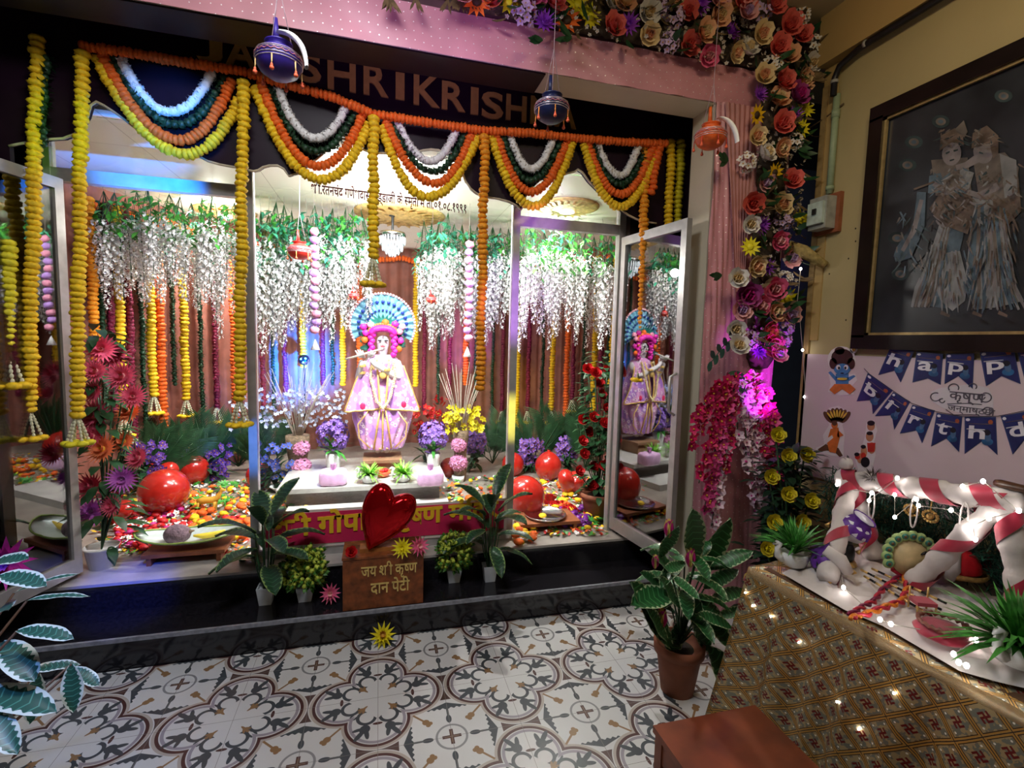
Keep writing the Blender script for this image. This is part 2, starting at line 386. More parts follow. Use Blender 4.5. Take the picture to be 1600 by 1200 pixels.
def swagfn(u, v):
    x = -3.4+5.68*u; g = max(0, (x-.55)/1.2)
    z = 2.985+.20*v; f = .006*sin(40*(x*.8+z*1.6))*min(1, g*1.2)+.004*sin(9*x+3*v)
    return (x, 2.452-abs(f)-.004, z)
bm_.grid(swagfn, 400, 8)
cl = bm_.build('beam_drape', NET); tag(cl, 'pink sequined net stretched along the beam above the shrine', 'drape')
bm_ = MB()
def pilfn(u, v):
    x = 1.785+.50*u; z = .02+2.97*(v)
    f = .010*sin(34*(u+.6*v))+.006*sin(61*u+5*v)
    return (x, 2.450-abs(f)*(.45+.55*(z > 1.75))-.003, z)
bm_.grid(pilfn, 70, 60)
cl = bm_.build('pillar_drape', NET); tag(cl, 'pink sequined net wrapped down the face of the pillar', 'drape')
# gathered tail of net falling across the upper pillar
bm_ = MB()
def tail(u, v):
    x0 = 1.82+.13*v; x1 = 2.02-.03*v; x = x0+(x1-x0)*u + .02*v
    z = 2.98-1.08*v; return (x, 2.430-.012*abs(sin(pi*6*u+v*2))-.01, z)
bm_.grid(tail, 60, 24)
cl = bm_.build('net_tail', mat('pink_net_folded', (.46, .19, .18), .5, vary=.15, scale=12)); tag(cl, 'gathered tail of pink net hanging diagonally down the upper pillar', 'drape')
# fascia: dark board with a wavy lower edge and gold letters
def wav(x):
    """lower edge of the fascia: ogee arches between pointed drops"""
    nodes = [-1.63, -.62, .47, .84, 1.62]
    return None
def fascia():
    pts = []
    def P(px, py): q = at(px, py, Y=2.9); return (q.x, q.z)
    raw = [(20, 228), (62, 218), (112, 215), (135, 190), (145, 155), (170, 168), (200, 190), (255, 235), (310, 243), (330, 254), (385, 264), (400, 268), (415, 258), (440, 258), (455, 280),
           (510, 236), (540, 205), (565, 232), (583, 240), (600, 238), (628, 245), (655, 235), (680, 232), (700, 240), (720, 262), (730, 290), (750, 306), (790, 312), (810, 322), (815, 330),
           (822, 300), (850, 275), (895, 270), (905, 262), (925, 290), (975, 332), (1000, 345), (1040, 350)]
    pts = [P(*q) for q in raw]
    pts[0] = (-1.66, pts[0][1]); pts[-1] = (1.72, pts[-1][1])
    # smooth once
    sm = [pts[0]]
    for i in range(len(pts)-1):
        a, b = pts[i], pts[i+1]; sm += [(a[0]*.75+b[0]*.25, a[1]*.75+b[1]*.25), (a[0]*.25+b[0]*.75, a[1]*.25+b[1]*.75)]
    sm.append(pts[-1]); return sm
FE = fascia()
mb = MB()
for i in range(len(FE)-1):
    (xa, za), (xb, zb) = FE[i], FE[i+1]
    if xb-xa < .001: continue
    mb.box((0, 0, 0), (0, 0, 0)) if False else mb.add([(xa, 2.9, za), (xb, 2.9, zb), (xb, 2.9, 3.46), (xa, 2.9, 3.46), (xa, 2.93, za), (xb, 2.93, zb), (xb, 2.93, 3.46), (xa, 2.93, 3.46)],
           [(0, 1, 2, 3), (5, 4, 7, 6), (0, 4, 5, 1)])
mb.box((-4, 2.9, 2.2), (-1.66, 2.93, 3.46)).box((1.72, 2.9, 2.2), (1.95, 2.93, 3.46))
fas = mb.build('fascia_board', DARK, None, False); tag(fas, 'dark brown fascia board with wavy lower edge over the shrine front', 'fascia')
MB().tube([(x, 2.897, z-.003) for x, z in FE], .006, 6).build('edge_bead', mat('cream_edge_bead', (.5, .42, .3), .5), fas)
def text_mesh(body, size, depth, bold=.0, spacing=1.0):
    c = bpy.data.curves.new('txt', 'FONT'); c.body = body; c.size = size; c.extrude = depth; c.offset = bold; c.space_character = spacing; c.resolution_u = 3
    o = bpy.data.objects.new('txt', c); C.objects.link(o)
    bpy.context.view_layer.update()
    me = bpy.data.meshes.new_from_object(o.evaluated_get(bpy.context.evaluated_depsgraph_get()))
    bpy.data.objects.remove(o); return me
def flat_text(name, body, size, m, parent, origin, xdir, zdir, depth=.004, bold=0., fit=None):
    """a text whose baseline starts at origin and runs along xdir; fit = (width, height)"""
    me = text_mesh(body, size, depth, bold); vs = [v.co for v in me.vertices]
    x0 = min(v.x for v in vs); x1 = max(v.x for v in vs); y0 = min(v.y for v in vs); y1 = max(v.y for v in vs)
    X = V(xdir).normalized(); Z = V(zdir).normalized(); N = X.cross(Z)
    sx = fit[0]/(x1-x0) if fit else 1; sy = fit[1]/(y1-y0) if fit else 1
    for v in me.vertices:
        c = v.co.copy(); v.co = V(origin)+X*((c.x-x0)*sx)+Z*((c.y-(y0 if fit else 0))*sy)+N*c.z
    me.materials.clear(); me.materials.append(m); me.name = name
    return link(name, me, parent)
GOLDL = mat('gold_letter', (.44, .26, .07), .35, metal=.1, vary=.1)
LET = [('J', 308, 348, 55, 98), ('A', 352, 402, 62, 108), ('I', 410, 424, 68, 112), ('S', 466, 502, 85, 130), ('H', 512, 556, 92, 143), ('R', 568, 607, 103, 151), ('I', 618, 632, 115, 157), ('K', 646, 687, 120, 167), ('R', 690, 727, 130, 174), ('I', 735, 747, 138, 180), ('S', 752, 786, 145, 187), ('H', 790, 822, 150, 190), ('N', 828, 862, 153, 196), ('A', 866, 900, 158, 201)]
for ch, a, b, y0, y1 in LET:
    p = at(a, (y0+y1)/2, Y=2.9); q = at(b, (y0+y1)/2, Y=2.9)
    zt = at((a+b)/2, y0, Y=2.9).z; zb = at((a+b)/2, y1, Y=2.9).z
    o = flat_text('sign_letter', ch, 1, GOLDL, None, (p.x, 2.893, zb), (1, 0, 0), (0, 0, 1), .006, .02, (q.x-p.x, zt-zb))
    n = {'J': 'J at the start of', 'K': 'K in the middle of', 'N': 'N near the end of'}.get(ch)
    w = {('A', 352): 'A after the J in', ('I', 410): 'I behind the violet pot in', ('S', 466): 'first S of', ('H', 512): 'first H of', ('R', 568): 'first R of', ('I', 618): 'I before the K in', ('R', 690): 'second R of', ('I', 735): 'last I of', ('S', 752): 'second S of', ('H', 790): 'second H of', ('A', 866): 'last A of'}.get((ch, a), n)
    tag(o, 'gold capital letter '+w+' the sign on the fascia', 'letter', 'gold letters of the temple sign')
# aluminium frame, centre pane, transoms
ALU = mat('brushed_aluminium', (.46, .45, .44), .32, metal=.45, vary=.1, scale=20)
GL = glass('shrine_glass', (.95, .97, .97), .02); GL2 = glass('door_glass', (.72, .74, .76), .16)
XM = (-1.625, -.70, .84, 1.58); FY = 3.1; ZT = 2.43
fr = MB()
for x, w in ((XM[0], .05), (XM[1], .045), (XM[2], .045), (XM[3], .05)): fr.box((x-w/2, FY-.025, F0), (x+w/2, FY+.03, 2.75))
fr.box((XM[0], FY-.022, ZT-.03), (XM[1], FY+.025, ZT+.035)).box((XM[2], FY-.022, ZT-.05), (XM[3], FY+.025, ZT+.015))
fr.box((XM[1], FY-.022, F0), (XM[2], FY+.025, F0+.05))
w1 = fr.build('window_frame', ALU, None, False); w1['kind'] = 'structure'; w1.name = 'window_1'
g1 = MB().box((XM[1]+.02, FY-.003, F0+.05), (XM[2]-.02, FY+.003, 2.74)).box((XM[0]+.02, FY-.003, ZT+.03), (XM[1]-.02, FY+.003, 2.74)).box((XM[2]+.02, FY-.003, ZT+.01), (XM[3]-.02, FY+.003, 2.74)).build('window_pane', GL, w1, False)
def leafdoor(name, hx, hy, ex, ey, z0, z1, label):
    L = math.hypot(ex-hx, ey-hy); an = atan2(ey-hy, ex-hx); t = .045
    d = thing(name, label, 'door', (hx, hy, 0), None, an)
    MB().box((0, -.018, z0), (t, .018, z1)).box((L-t, -.018, z0), (L, .018, z1)).box((t, -.018, z0), (L-t, .018, z0+.085)).box((t, -.018, z1-.055), (L-t, .018, z1)).build('door_frame', ALU, d, False)
    MB().box((t-.005, -.003, z0+.08), (L-t+.005, .003, z1-.05)).build('glass_panel', GL2, d, False)
    MB().tube([(L-.022, -.018, 1.25), (L-.022, -.06, 1.27), (L-.022, -.06, 1.47), (L-.022, -.018, 1.49)], .008, 8).build('handle', ALU, d)
leafdoor('glass_door', -1.548, 3.05, -1.83, 2.22, .36, 2.40, 'open glass door with aluminium frame on the left of the shrine')
leafdoor('glass_door', 1.585, 3.07, 1.67, 2.46, .36, 2.36, 'open glass door with aluminium frame beside the pink pillar')
# banner strip stuck along the foot of the centre pane
bn = thing('temple_banner', 'magenta strip with yellow temple name along the foot of the centre glass', 'banner', (0, 0, 0))
za0 = .44; 
MB().box((-.64, FY-.035, .405), (.80, FY-.031, .60)).build('strip', mat('magenta_vinyl', (.62, .02, .10), .5, vary=.05), bn, False)
MB().box((-.66, FY-.031, .385), (.82, FY-.026, .615)).build('backing', mat('banner_backing', (.72, .66, .60), .5, vary=.05), bn, False)
YEL = mat('banner_yellow', (.85, .52, .02), .5, vary=.05)
def conj(name, pieces, m, parent, origin, xdir, zdir, h, W, depth=.003, bold=.012):
    """Devanagari line from glyph runs; ('s', x0, x1) clips the last run's stem so that half letters join"""
    cur = 0; allv = []; allf = []
    for body, clip, gap in pieces:
        if body == '/':      # the slash of shri / sta ligatures drawn as a stroke
            x, y = cur+clip[0], clip[1]; b = len(allv); w = .055
            allv += [V((x, y, -depth)), V((x+w, y+.05, -depth)), V((clip[2]+cur+w, clip[3]+.05, -depth)), V((clip[2]+cur, clip[3], -depth))]
            allv += [q+V((0, 0, 2*depth)) for q in allv[-4:]]
            allf += [tuple(b+i for i in f) for f in ((0, 3, 2, 1), (4, 5, 6, 7), (0, 1, 5, 4), (2, 3, 7, 6), (1, 2, 6, 5), (3, 0, 4, 7))]; continue
        if body == ' ': cur += .22; continue
        me = text_mesh(body, 1, depth, bold); vs = [v.co.copy() for v in me.vertices]; x0 = min(v.x for v in vs); x1 = max(v.x for v in vs)
        lim = x1 if clip is None else x0+(x1-x0)*clip
        b = len(allv)
        for v in vs: allv.append(V((min(v.x, lim)-x0+cur, v.y, v.z)))
        for f in me.polygons:
            if clip is None or min(vs[i].x for i in f.vertices) < lim: allf.append(tuple(b+i for i in f.vertices))
        cur += lim-x0-gap; bpy.data.meshes.remove(me)
    X = V(xdir).normalized(); Z = V(zdir).normalized(); N = X.cross(Z)
    y0 = min(v.y for v in allv); y1 = max(v.y for v in allv); xm = max(v.x for v in allv)
    out = [V(origin)+X*(v.x*W/xm)+Z*((v.y)*h)+N*v.z for v in allv]
    me = bpy.data.meshes.new(name); me.from_pydata(out, [], allf); me.materials.append(m); me.update()
    return link(name, me, parent)
conj('lettering', [('श', None, .02), ('/', (-.32, .02, -.12, .2), 0), ('ी', None, 0), (' ', 0, 0), ('गोपाल', None, .02), ('कृ', None, .02), ('ष', .68, .0), ('ण', None, 0), (' ', 0, 0), ('मं', None, .02), ('िद', None, .02), ('र', None, 0)],
     YEL, bn, (-.60, FY-.038, .462), (1, 0, .03), (0, 0, 1), .155, 1.36, bold=.03)
# memorial line on the glass
ml = conj('memorial_lettering', [('श', None, .02), ('/', (-.32, .02, -.12, .2), 0), ('ी', None, 0), ('.रतनचंद', None, 0), (' ', 0, 0), ('गणेशदास', None, 0), (' ', 0, 0), ('चड्डाजी', None, 0), (' ', 0, 0), ('के', None, 0), (' ', 0, 0), ('स', .7, 0), ('मृती', None, 0), (' ', 0, 0), ('में', None, 0), (' ', 0, 0), ('ता.०१.०८.१९९१', None, 0)],
     mat('maroon_vinyl_text', (.12, .01, .02), .5), None, at(486, 301, Y=FY-.01), (1, 0, -.035), (0, 0, 1), .075, at(728, 325, Y=FY).x-at(486, 301, Y=FY).x, .001, .02)
tag(ml, 'small maroon dedication lettering across the top of the centre glass', 'lettering')
# ================================================================ flowers, leaves and garlands
YELm = mat('yellow_marigold', (.82, .52, .012), .65, vary=.25, scale=60); ORAm = mat('orange_marigold', (.78, .13, .012), .65, vary=.25, scale=60)
GOLm = mat('amber_marigold', (.80, .30, .012), .65, vary=.25, scale=60)
WHTm = mat('white_blossom', (.78, .76, .74), .6, vary=.12, scale=60); LEAFDK = mat('dark_garland_leaf', (.014, .050, .020), .5, vary=.5, scale=50)
MARm = mat('maroon_garland', (.17, .006, .035), .6, vary=.35, scale=60); PINKm = mat('pink_rose_garland', (.80, .30, .42), .6, vary=.3, scale=60)
TASw = mat('ivory_tassel_string', (.62, .60, .42), .6, vary=.2, scale=80); LIMEm = mat('lemon_marigold', (.72, .62, .02), .6, vary=.2, scale=60)
GREEN = mat('fresh_leaf', (.06, .30, .04), .45, vary=.4, scale=20); TEAL = mat('teal_leaf', (.06, .34, .20), .45, vary=.4, scale=20)
DGRN = mat('deep_green_leaf', (.016, .06, .02), .4, vary=.4, scale=20); THREAD = mat('thread', (.25, .22, .18), .6)
def marigold(mb, c, r, ax=(0, 0, 1), flat=.62, n=12, m=6):
    ph = rnd(0, 6); k = random.choice((5, 6, 7)); R = aim(ax)
    mb.ball(c, (r, r, r*flat), n, m, R, lambda q, a: .10*sin(k*q+ph+a*5)+.06*sin(11*q+a*9+ph))
def string_along(mb, pts, r, kind='ball', step=None, jit=.1):
    """beads of blossom along a polyline"""
    pts = [V(p) for p in pts]; L = [0]
    for i in range(1, len(pts)): L.append(L[-1]+(pts[i]-pts[i-1]).length)
    step = step or r*.95; n = max(2, int(L[-1]/step)); j = 0
    for i in range(n+1):
        d = L[-1]*i/n
        while j < len(L)-2 and L[j+1] < d: j += 1
        t = (d-L[j])/max(1e-9, L[j+1]-L[j]); p = pts[j].lerp(pts[j+1], t); ax = (pts[j+1]-pts[j]).normalized()
        rr = r*rnd(1-jit, 1+jit); p = p+V((rnd(-1, 1), rnd(-1, 1), 0))*r*.12
        if kind == 'ball': marigold(mb, p, rr, ax)
        elif kind == 'small': marigold(mb, p, rr, ax, .5, 9, 4)
        elif kind == 'wool':
            mb.ball(p, rr*.8, 8, 5, None, lambda q, a: .12*sin(5*q+a*3))
            for k in range(6):
                q = rnd(0, 6.28); a = aim(ax)@V((cos(q), sin(q), rnd(-.6, .6)))
                mb.petal(p+a*rr*.5, a, ax, rr*.6, rr*.5, rnd(-.5, .5), .3, 2)
        elif kind in ('tuft', 'leaf2'):         # white jasmine: spiky florets around the string
            for k in range(7):
                q = rnd(0, 6.28); a = aim(ax)@V((cos(q), sin(q), rnd(-.3, .3)))
                mb.petal(p, a, ax, rr*1.15, rr*.5, rnd(-.4, .6), .3, 2)
        elif kind == 'leaf':
            mb.ball(p, rr*.6, 7, 4, None, lambda q, a: .2*sin(3*q+a*3))
            for k in range(7):
                q = rnd(0, 6.28); a = aim(ax)@V((cos(q), sin(q), rnd(-.5, .2)))
                mb.petal(p, a, ax, rr*1.35, rr*.55, rnd(-.3, .5), .15, 2)
    return mb
def hang(x0, y, z0, x1, z1, xl, zl, n=26):
    """a slack curve between two points through its lowest point"""
    out = []
    for i in range(n+1):
        t = i/n
        if t < .5: s = t*2; x = x0+(xl-x0)*s; z = zl+(z0-zl)*(1-s)**2.05
        else: s = (t-.5)*2; x = xl+(x1-xl)*s; z = zl+(z1-zl)*s**2.05
        out.append((x, y, z))
    return out
def tassel(root, z, s=1., col=None, mw=None):
    """ivory strings that spread to a ring of blossoms; local coordinates of the garland"""
    mb = MB(); f = MB()
    for k in range(6):
        q = 2*pi*k/6+.3; e = (.033*s*cos(q), .033*s*sin(q), z-.105*s)
        pts = [(0, 0, z), (e[0]*.45, e[1]*.45, z-.05*s), e]
        for i in range(9):
            t = i/8; p = V(pts[0]).lerp(V(pts[2]), t)+V((0, 0, .008*s*sin(pi*t))); mb.ball(p, (.0065*s, .0065*s, .009*s), 6, 4)
        marigold(f, (e[0]*1.15, e[1]*1.15, e[2]-.016*s), .021*s)
    marigold(f, (0, 0, z-.122*s), .022*s)
    mb.build('tassel_string', mw or TASw, root); f.build('tassel_blossom', col or YELm, root)
def garland(name, label, cat, top, length, r, m, kind='ball', tas=None, group=None, tcol=None, step=None, lean=0., thread=0.):
    g = thing(name, label, cat, top, group)
    mb = MB(); N = 12
    pts = [(lean*(i/N)+.004*sin(i*1.3), .003*cos(i*2.1), -length*i/N) for i in range(N+1)]
    string_along(mb, pts, r, kind, step); mb.build('blossoms', m, g)
    if thread: MB().tube([(0, 0, 0), (0, 0, thread)], .002, 5).build('thread', THREAD, g)
    if tas: 
        e = len(g.children); tassel(g, -length, tas, tcol)
        for c in g.children[e:]: c.location.x = lean
    return g
def leafblade(mb, c, d, up, L, W, curl=-.3, cup=.12, n=4): mb.petal(c, d, up, L, W, curl, cup, n)
def rose(mb, c, d, r):
    """layered cup petals around a spiral heart; material slots 0 petals 1 heart"""
    R = aim(d); c = V(c)
    for ring, (k, tilt, L, W) in enumerate(((5, .25, 1.05, 1.1), (5, .75, .95, .95), (4, 1.15, .85, .8), (3, 1.4, .72, .6))):
        mb.k = 0 if ring < 2 else 1
        for i in range(k):
            q = 2*pi*i/k+ring*.6+rnd(-.1, .1); o = V((cos(q), sin(q), 0)); dd = o*cos(tilt)+V((0, 0, sin(tilt)))
            mb.petal(c+R@(o*r*.06+V((0, 0, r*.05*ring))), R@dd, R@V((-o.x*.4, -o.y*.4, 1)), r*L, r*W, .5 if ring == 0 else .25, .22, 3, .45)
    mb.k = 1; mb.ball(c+R@V((0, 0, r*.35)), (r*.24, r*.24, r*.35), 7, 4, R); mb.k = 0
def dahlia(mb, c, d, r, rings=3, n=13, wide=.22):
    R = aim(d); c = V(c)
    for ring in range(rings):
        tilt = .12+ring*.42; 
        for i in range(n-ring*2):
            q = 2*pi*i/(n-ring*2)+ring*.2; o = V((cos(q), sin(q), 0)); dd = o*cos(tilt)+V((0, 0, sin(tilt)))
            mb.k = 0 if ring < rings-1 else 1
            mb.petal(c, R@dd, R@V((-o.x*.3, -o.y*.3, 1)), r*(1-.16*ring), r*wide, .25, .2, 2)
    mb.k = 1; mb.ball(c+R@V((0, 0, r*.12)), (r*.2, r*.2, r*.12), 7, 4, R); mb.k = 0
def daisy(mb, c, d, r, n=12, heart=.34, wide=.34):
    R = aim(d); c = V(c); mb.k = 0
    for i in range(n):
        q = 2*pi*i/n; o = V((cos(q), sin(q), 0)); mb.petal(c, R@(o+V((0, 0, .12*(i % 2)))), R@V((0, 0, 1)), r, r*wide, .1, .1, 2)
    mb.k = 1; mb.ball(c+R@V((0, 0, r*.08)), (r*heart, r*heart, r*.16), 8, 4, R); mb.k = 0
def orchid(mb, c, d, r):
    R = aim(d); c = V(c); mb.k = 0; q0 = rnd(0, 6)
    for i in range(5):
        q = q0+2*pi*i/5; o = V((cos(q), sin(q), .25)); mb.petal(c, R@o, R@V((0, 0, 1)), r*(1 if i % 2 else .85), r*.75, .15, .15, 2, .2)
    mb.k = 1; mb.ball(c+R@V((0, 0, r*.15)), r*.17, 6, 4); mb.k = 0
def hydrangea(mb, c, d, r, n=16):
    R = aim(d)
    for i in range(n):
        z = 1-i/n*1.1; q = i*2.4; s = sqrt(max(0, 1-z*z)); o = V((s*cos(q), s*sin(q), z)); orchid(mb, V(c)+R@(o*r*.72), R@o, r*.36)
def spiky(mb, c, r, n=40, L=.5, W=.1, up=.4):
    for i in range(n):
        o = V((rnd(-1, 1), rnd(-1, 1), rnd(-.2, 1)+up)).normalized(); mb.petal(V(c), o, (0, 0, 1) if abs(o.z) < .95 else (1, 0, 0), r*rnd(.7, 1.1), r*W, rnd(-.9, .1), .15, 3)
# ================================================================ festoons on the fascia
SW = [  # name of bay, [colour: x0,y0, xlow,ylow, x1,y1, radius, kind, material]
 ('leftmost', [('yellow', 152, 92, 287, 241, 372, 158), ('orange', 163, 90, 278, 220, 362, 128), ('green', 178, 92, 270, 194, 350, 122), ('white', 190, 95, 262, 175, 330, 116)]),
 ('second', [('yellow', 398, 138, 500, 281, 576, 195), ('orange', 408, 130, 495, 260, 567, 180), ('green', 424, 138, 490, 236, 556, 172), ('white', 436, 142, 490, 216, 540, 168)]),
 ('middle', [('yellow', 597, 200, 665, 308, 745, 215), ('orange', 604, 192, 678, 287, 738, 206), ('green', 613, 190, 676, 268, 728, 204), ('white', 622, 190, 670, 252, 713, 204)]),
 ('fourth', [('yellow', 768, 214, 832, 322, 894, 224), ('orange', 775, 208, 828, 300, 887, 216), ('green', 785, 208, 827, 282, 878, 215), ('white', 796, 206, 828, 264, 866, 214)]),
 ('rightmost', [('yellow', 912, 226, 968, 323, 1024, 240), ('orange', 917, 220, 968, 304, 1018, 232), ('green', 925, 220, 968, 288, 1010, 232), ('white', 934, 224, 968, 274, 996, 230)])]
KM = {'yellow': (YELm, 'ball', .027, 0), 'orange': (ORAm, 'ball', .026, -.004), 'green': (LEAFDK, 'leaf', .034, .006), 'white': (WHTm, 'wool', .027, .0)}
FYG = 2.855
for bay, rows in SW:
    for col, x0, y0, xl, yl, x1, y1 in rows:
        m, kind, r, dy = KM[col]; a = at(x0, y0, Y=FYG); l = at(xl, yl, Y=FYG); b = at(x1, y1, Y=FYG)
        P = hang(0, 0, 0, b.x-a.x, b.z-a.z, l.x-a.x, l.z-a.z)
        mb = MB(); string_along(mb, P, r, kind, r*(.85 if kind != 'wool' else .5))
        what = {'yellow': 'yellow marigold festoon', 'orange': 'orange marigold festoon', 'green': 'dark green leaf festoon', 'white': 'white jasmine festoon'}[col]
        tag(mb.build(col+'_festoon', m, None, True, (a.x, FYG+dy, a.z)), what+' in the '+bay+' swag bay of the fascia', 'garland', 'festoons in the fascia bays')
# the orange string across the top
T = [at(*q, Y=FYG-.03) for q in ((130, 73), (200, 82), (290, 98), (380, 112), (440, 130), (520, 152), (583, 178), (670, 192), (757, 204), (830, 208), (903, 216), (980, 222), (1040, 224))]
mb = MB(); string_along(mb, [p-T[0] for p in T], .024, 'ball', .021)
tag(mb.build('orange_garland', ORAm, None, True, T[0]), 'long orange marigold string running along the top of all the festoons', 'garland')
# straight drops between the bays
def drop(px, py, qx, qy, m, label, Y=FYG-.035, r=.030, tas=1.15, cat='garland', tcol=None, kind='ball'):
    a = at(px, py, Y=Y); b = at(qx, qy, Y=Y)
    return garland('marigold_garland', label, cat, (a.x, Y, a.z), a.z-b.z, r, m, kind, tas, 'straight marigold drops at the shrine front', tcol, lean=b.x-a.x)
drop(128, 84, 120, 648, YELm, 'yellow marigold drop with tassel in front of the left glass door post', tcol=LIMEm)
drop(380, 130, 374, 622, YELm, 'yellow marigold drop with tassel in front of the left mullion')
drop(584, 186, 583, 400, YELm, 'short yellow marigold drop hanging over the deity', tas=1.25)
drop(757, 214, 750, 606, GOLm, 'amber marigold drop with tassel left of the right mullion', tas=None)
drop(1008, 232, 1003, 560, GOLm, 'amber marigold drop seen through the right glass door', Y=2.86)
drop(1048, 222, 1040, 560, YELm, 'yellow marigold drop in the dark recess beside the pillar', Y=2.87)
drop(1063, 222, 1052, 540, LIMEm, 'lemon marigold drop nearest the pillar in the dark recess', Y=2.9, tcol=LIMEm)
drop(58, 60, 45, 640, YELm, 'long yellow marigold drop at the far left beyond the glass door', Y=2.86)
drop(72, 90, 66, 225, LEAFDK, 'dark leaf drop beside the far left marigold drop', Y=2.87, tas=None, kind='leaf')
drop(14, 380, 10, 545, LIMEm, 'short lemon drop with wide tassel at the left edge', Y=2.80, tas=1.4, tcol=YELm)
drop(1030, 225, 1018, 300, ORAm, 'short orange string end hanging beside the rightmost bay', Y=2.84, tas=None)
# ---------------------------------------------------------------- three hanging pots
def matki(label, px, py, Y, R, m, tm, group, plume=True, s=1, zt=None):
    c = at(px, py, Y=Y); g = thing('hanging_pot', label, 'pot', c, group)
    prof = [(.02, -.86), (.45, -.82), (.8, -.55), (.98, -.15), (1, .1), (.92, .4), (.72, .62), (.5, .72), (.46, .8), (.56, .95), (.60, 1.0), (.50, 1.0), (.40, .82)]
    MB().lathe([(a*R, z*R*.82) for a, z in prof], (0, 0, 0), 32).build('pot_body', m, g)
    b = MB()
    for z, rr in ((-.12, .985), (.02, 1.005), (.30, .965), (.40, .93)):
        b.lathe([(R*(rr+.00), (z-.025)*R*.82), (R*(rr+.03), z*R*.82), (R*(rr+.00), (z+.025)*R*.82)], (0, 0, 0), 32, cap=False)
    b.build('lace_band', mat('silver_lace', (.62, .5, .55), .3, metal=.5, vary=.3, scale=90), g)
    z_ = MB(); N = 44
    z_.tube([(R*1.02*cos(2*pi*i/N), R*1.02*sin(2*pi*i/N), R*.82*(.16+.045*(1 if i % 2 else -1))) for i in range(N)], R*.022, 5, True).build('zigzag_trim', mat('zigzag_braid', (.5, .16, .18), .4, vary=.3, scale=60), g)
    for k in range(6):
        q = k*pi/3+.4; x, y = R*.97*cos(q), R*.97*sin(q); e = MB()
        e.tube([(x, y, -.1*R), (x*1.03, y*1.03, -.62*R)], R*.03, 6); e.k = 1; e.ball((x*1.03, y*1.03, -.72*R), R*.10, 8, 6); e.ball((x*1.03, y*1.03, -.60*R), (R*.06, R*.06, R*.09), 8, 5)
        e.build('pendant', [tm, mat('pendant_pompom', (.75, .12, .05), .6)], g)
    h = MB()
    top = (R*.1, 0, (zt or 3.455)-c.z)
    for k in range(3):
        q = k*2.09+.2; h.tube([(R*.55*cos(q), R*.55*sin(q), R*.78), (top[0]*.3, 0, R*3.4), top], R*.018, 5)
    h.build('hanging_cord', mat('hanging_cord', (.42, .3, .34), .7), g)
    st = MB(); st.tube([(R*-.1, 0, R*.8), (R*-.12, 0, R*1.9)], [R*.16, R*.09], 8); st.build('wrapped_stem', m, g)
    if plume:
        f = MB(); f.grid(lambda u, v: (R*(.15+1.15*sin(u*1.5))+R*.16*cos(6.28*v)*(1-.5*u), -R*(.55+.45*u)+R*.2*sin(6.28*v), R*(1.05-1.55*u*u)+R*.05*cos(6.28*v)), 12, 8, cv=True)
        f.build('cotton_wool', mat('cotton_wool', (.80, .80, .80), .9, vary=.05, scale=30, bump=.4), g)
    return g
matki('violet blue pot with silver bands and cotton over its rim', 436, 98, 2.05, .080, mat('violet_pot', (.028, .012, .19), .45, vary=.2), mat('ivory_pendant', (.8, .5, .2), .5), 'decorated pots hanging from the beam')
matki('navy pot with silver bands hanging before the last sign letters', 862, 172, 2.05, .072, mat('navy_pot', (.008, .012, .06), .4, vary=.2), mat('amber_pendant', (.85, .3, .05), .5), 'decorated pots hanging from the beam', False)
matki('orange pot with white cotton tail hanging before the pillar', 1110, 215, 2.1, .072, mat('orange_pot', (.62, .10, .015), .45, vary=.3), mat('red_pendant', (.6, .05, .03), .5), 'decorated pots hanging from the beam')
# ---------------------------------------------------------------- things on the black steps
S1, S2 = .166, .33
def place(px, py, z): p = at(px, py, Z=z); return (p.x, p.y, z)
POTW = mat('white_plastic_pot', (.66, .70, .74), .4, vary=.04)
def squarepot(g, w, h, m=None):
    w2 = w*.72; mb = MB()
    a = [V((sx*w2/2, sy*w2/2, 0)) for sx, sy in ((-1, -1), (1, -1), (1, 1), (-1, 1))]; b = [V((sx*w/2, sy*w/2, h)) for sx, sy in ((-1, -1), (1, -1), (1, 1), (-1, 1))]
    c = [V((q.x*.9, q.y*.9, h)) for q in b]; d = [V((q.x*.85, q.y*.85, h*.8)) for q in b]
    mb.add(a+b+c+d, [(3, 2, 1, 0)]+[(i, (i+1) % 4, 4+(i+1) % 4, 4+i) for i in range(4)]+[(4+i, 4+(i+1) % 4, 8+(i+1) % 4, 8+i) for i in range(4)]+[(8+i, 8+(i+1) % 4, 12+(i+1) % 4, 12+i) for i in range(4)]+[(12, 13, 14, 15)])
    mb.build('pot', m or POTW, g, False)
# donation box
p = place(601, 948, S1)
bx = thing('donation_box', 'rust brown metal donation box with gilt lettering on the black step', 'box', (p[0]-.005, p[1]+.10, S1), None, 0)
RUST = mat('rusty_brown_enamel', (.20, .055, .014), .5, vary=.45, scale=26, bump=.2); GILT = mat('gilt_paint', (.75, .55, .18), .4, metal=.3)
W_ = .215
MB().box((-W_, -.10, 0), (W_, .12, .285)).build('box_body', RUST, bx, False)
MB().box((-W_-.004, -.104, .285), (W_+.004, .124, .297)).build('lid', RUST, bx, False)
conj('lettering', [('जय', None, 0), (' ', 0, 0), ('श', None, .02), ('/', (-.32, .02, -.12, .2), 0), ('ी', None, 0), (' ', 0, 0), ('कृ', None, .02), ('ष', .68, 0), ('ण', None, 0)], GILT, bx, (-.12, -.103, .185), (1, 0, 0), (0, 0, 1), .085, .30, .002, .012)
conj('lettering', [('दान', None, 0), (' ', 0, 0), ('पेटी', None, 0)], GILT, bx, (-.07, -.103, .085), (1, 0, 0), (0, 0, 1), .09, .21, .002, .012)
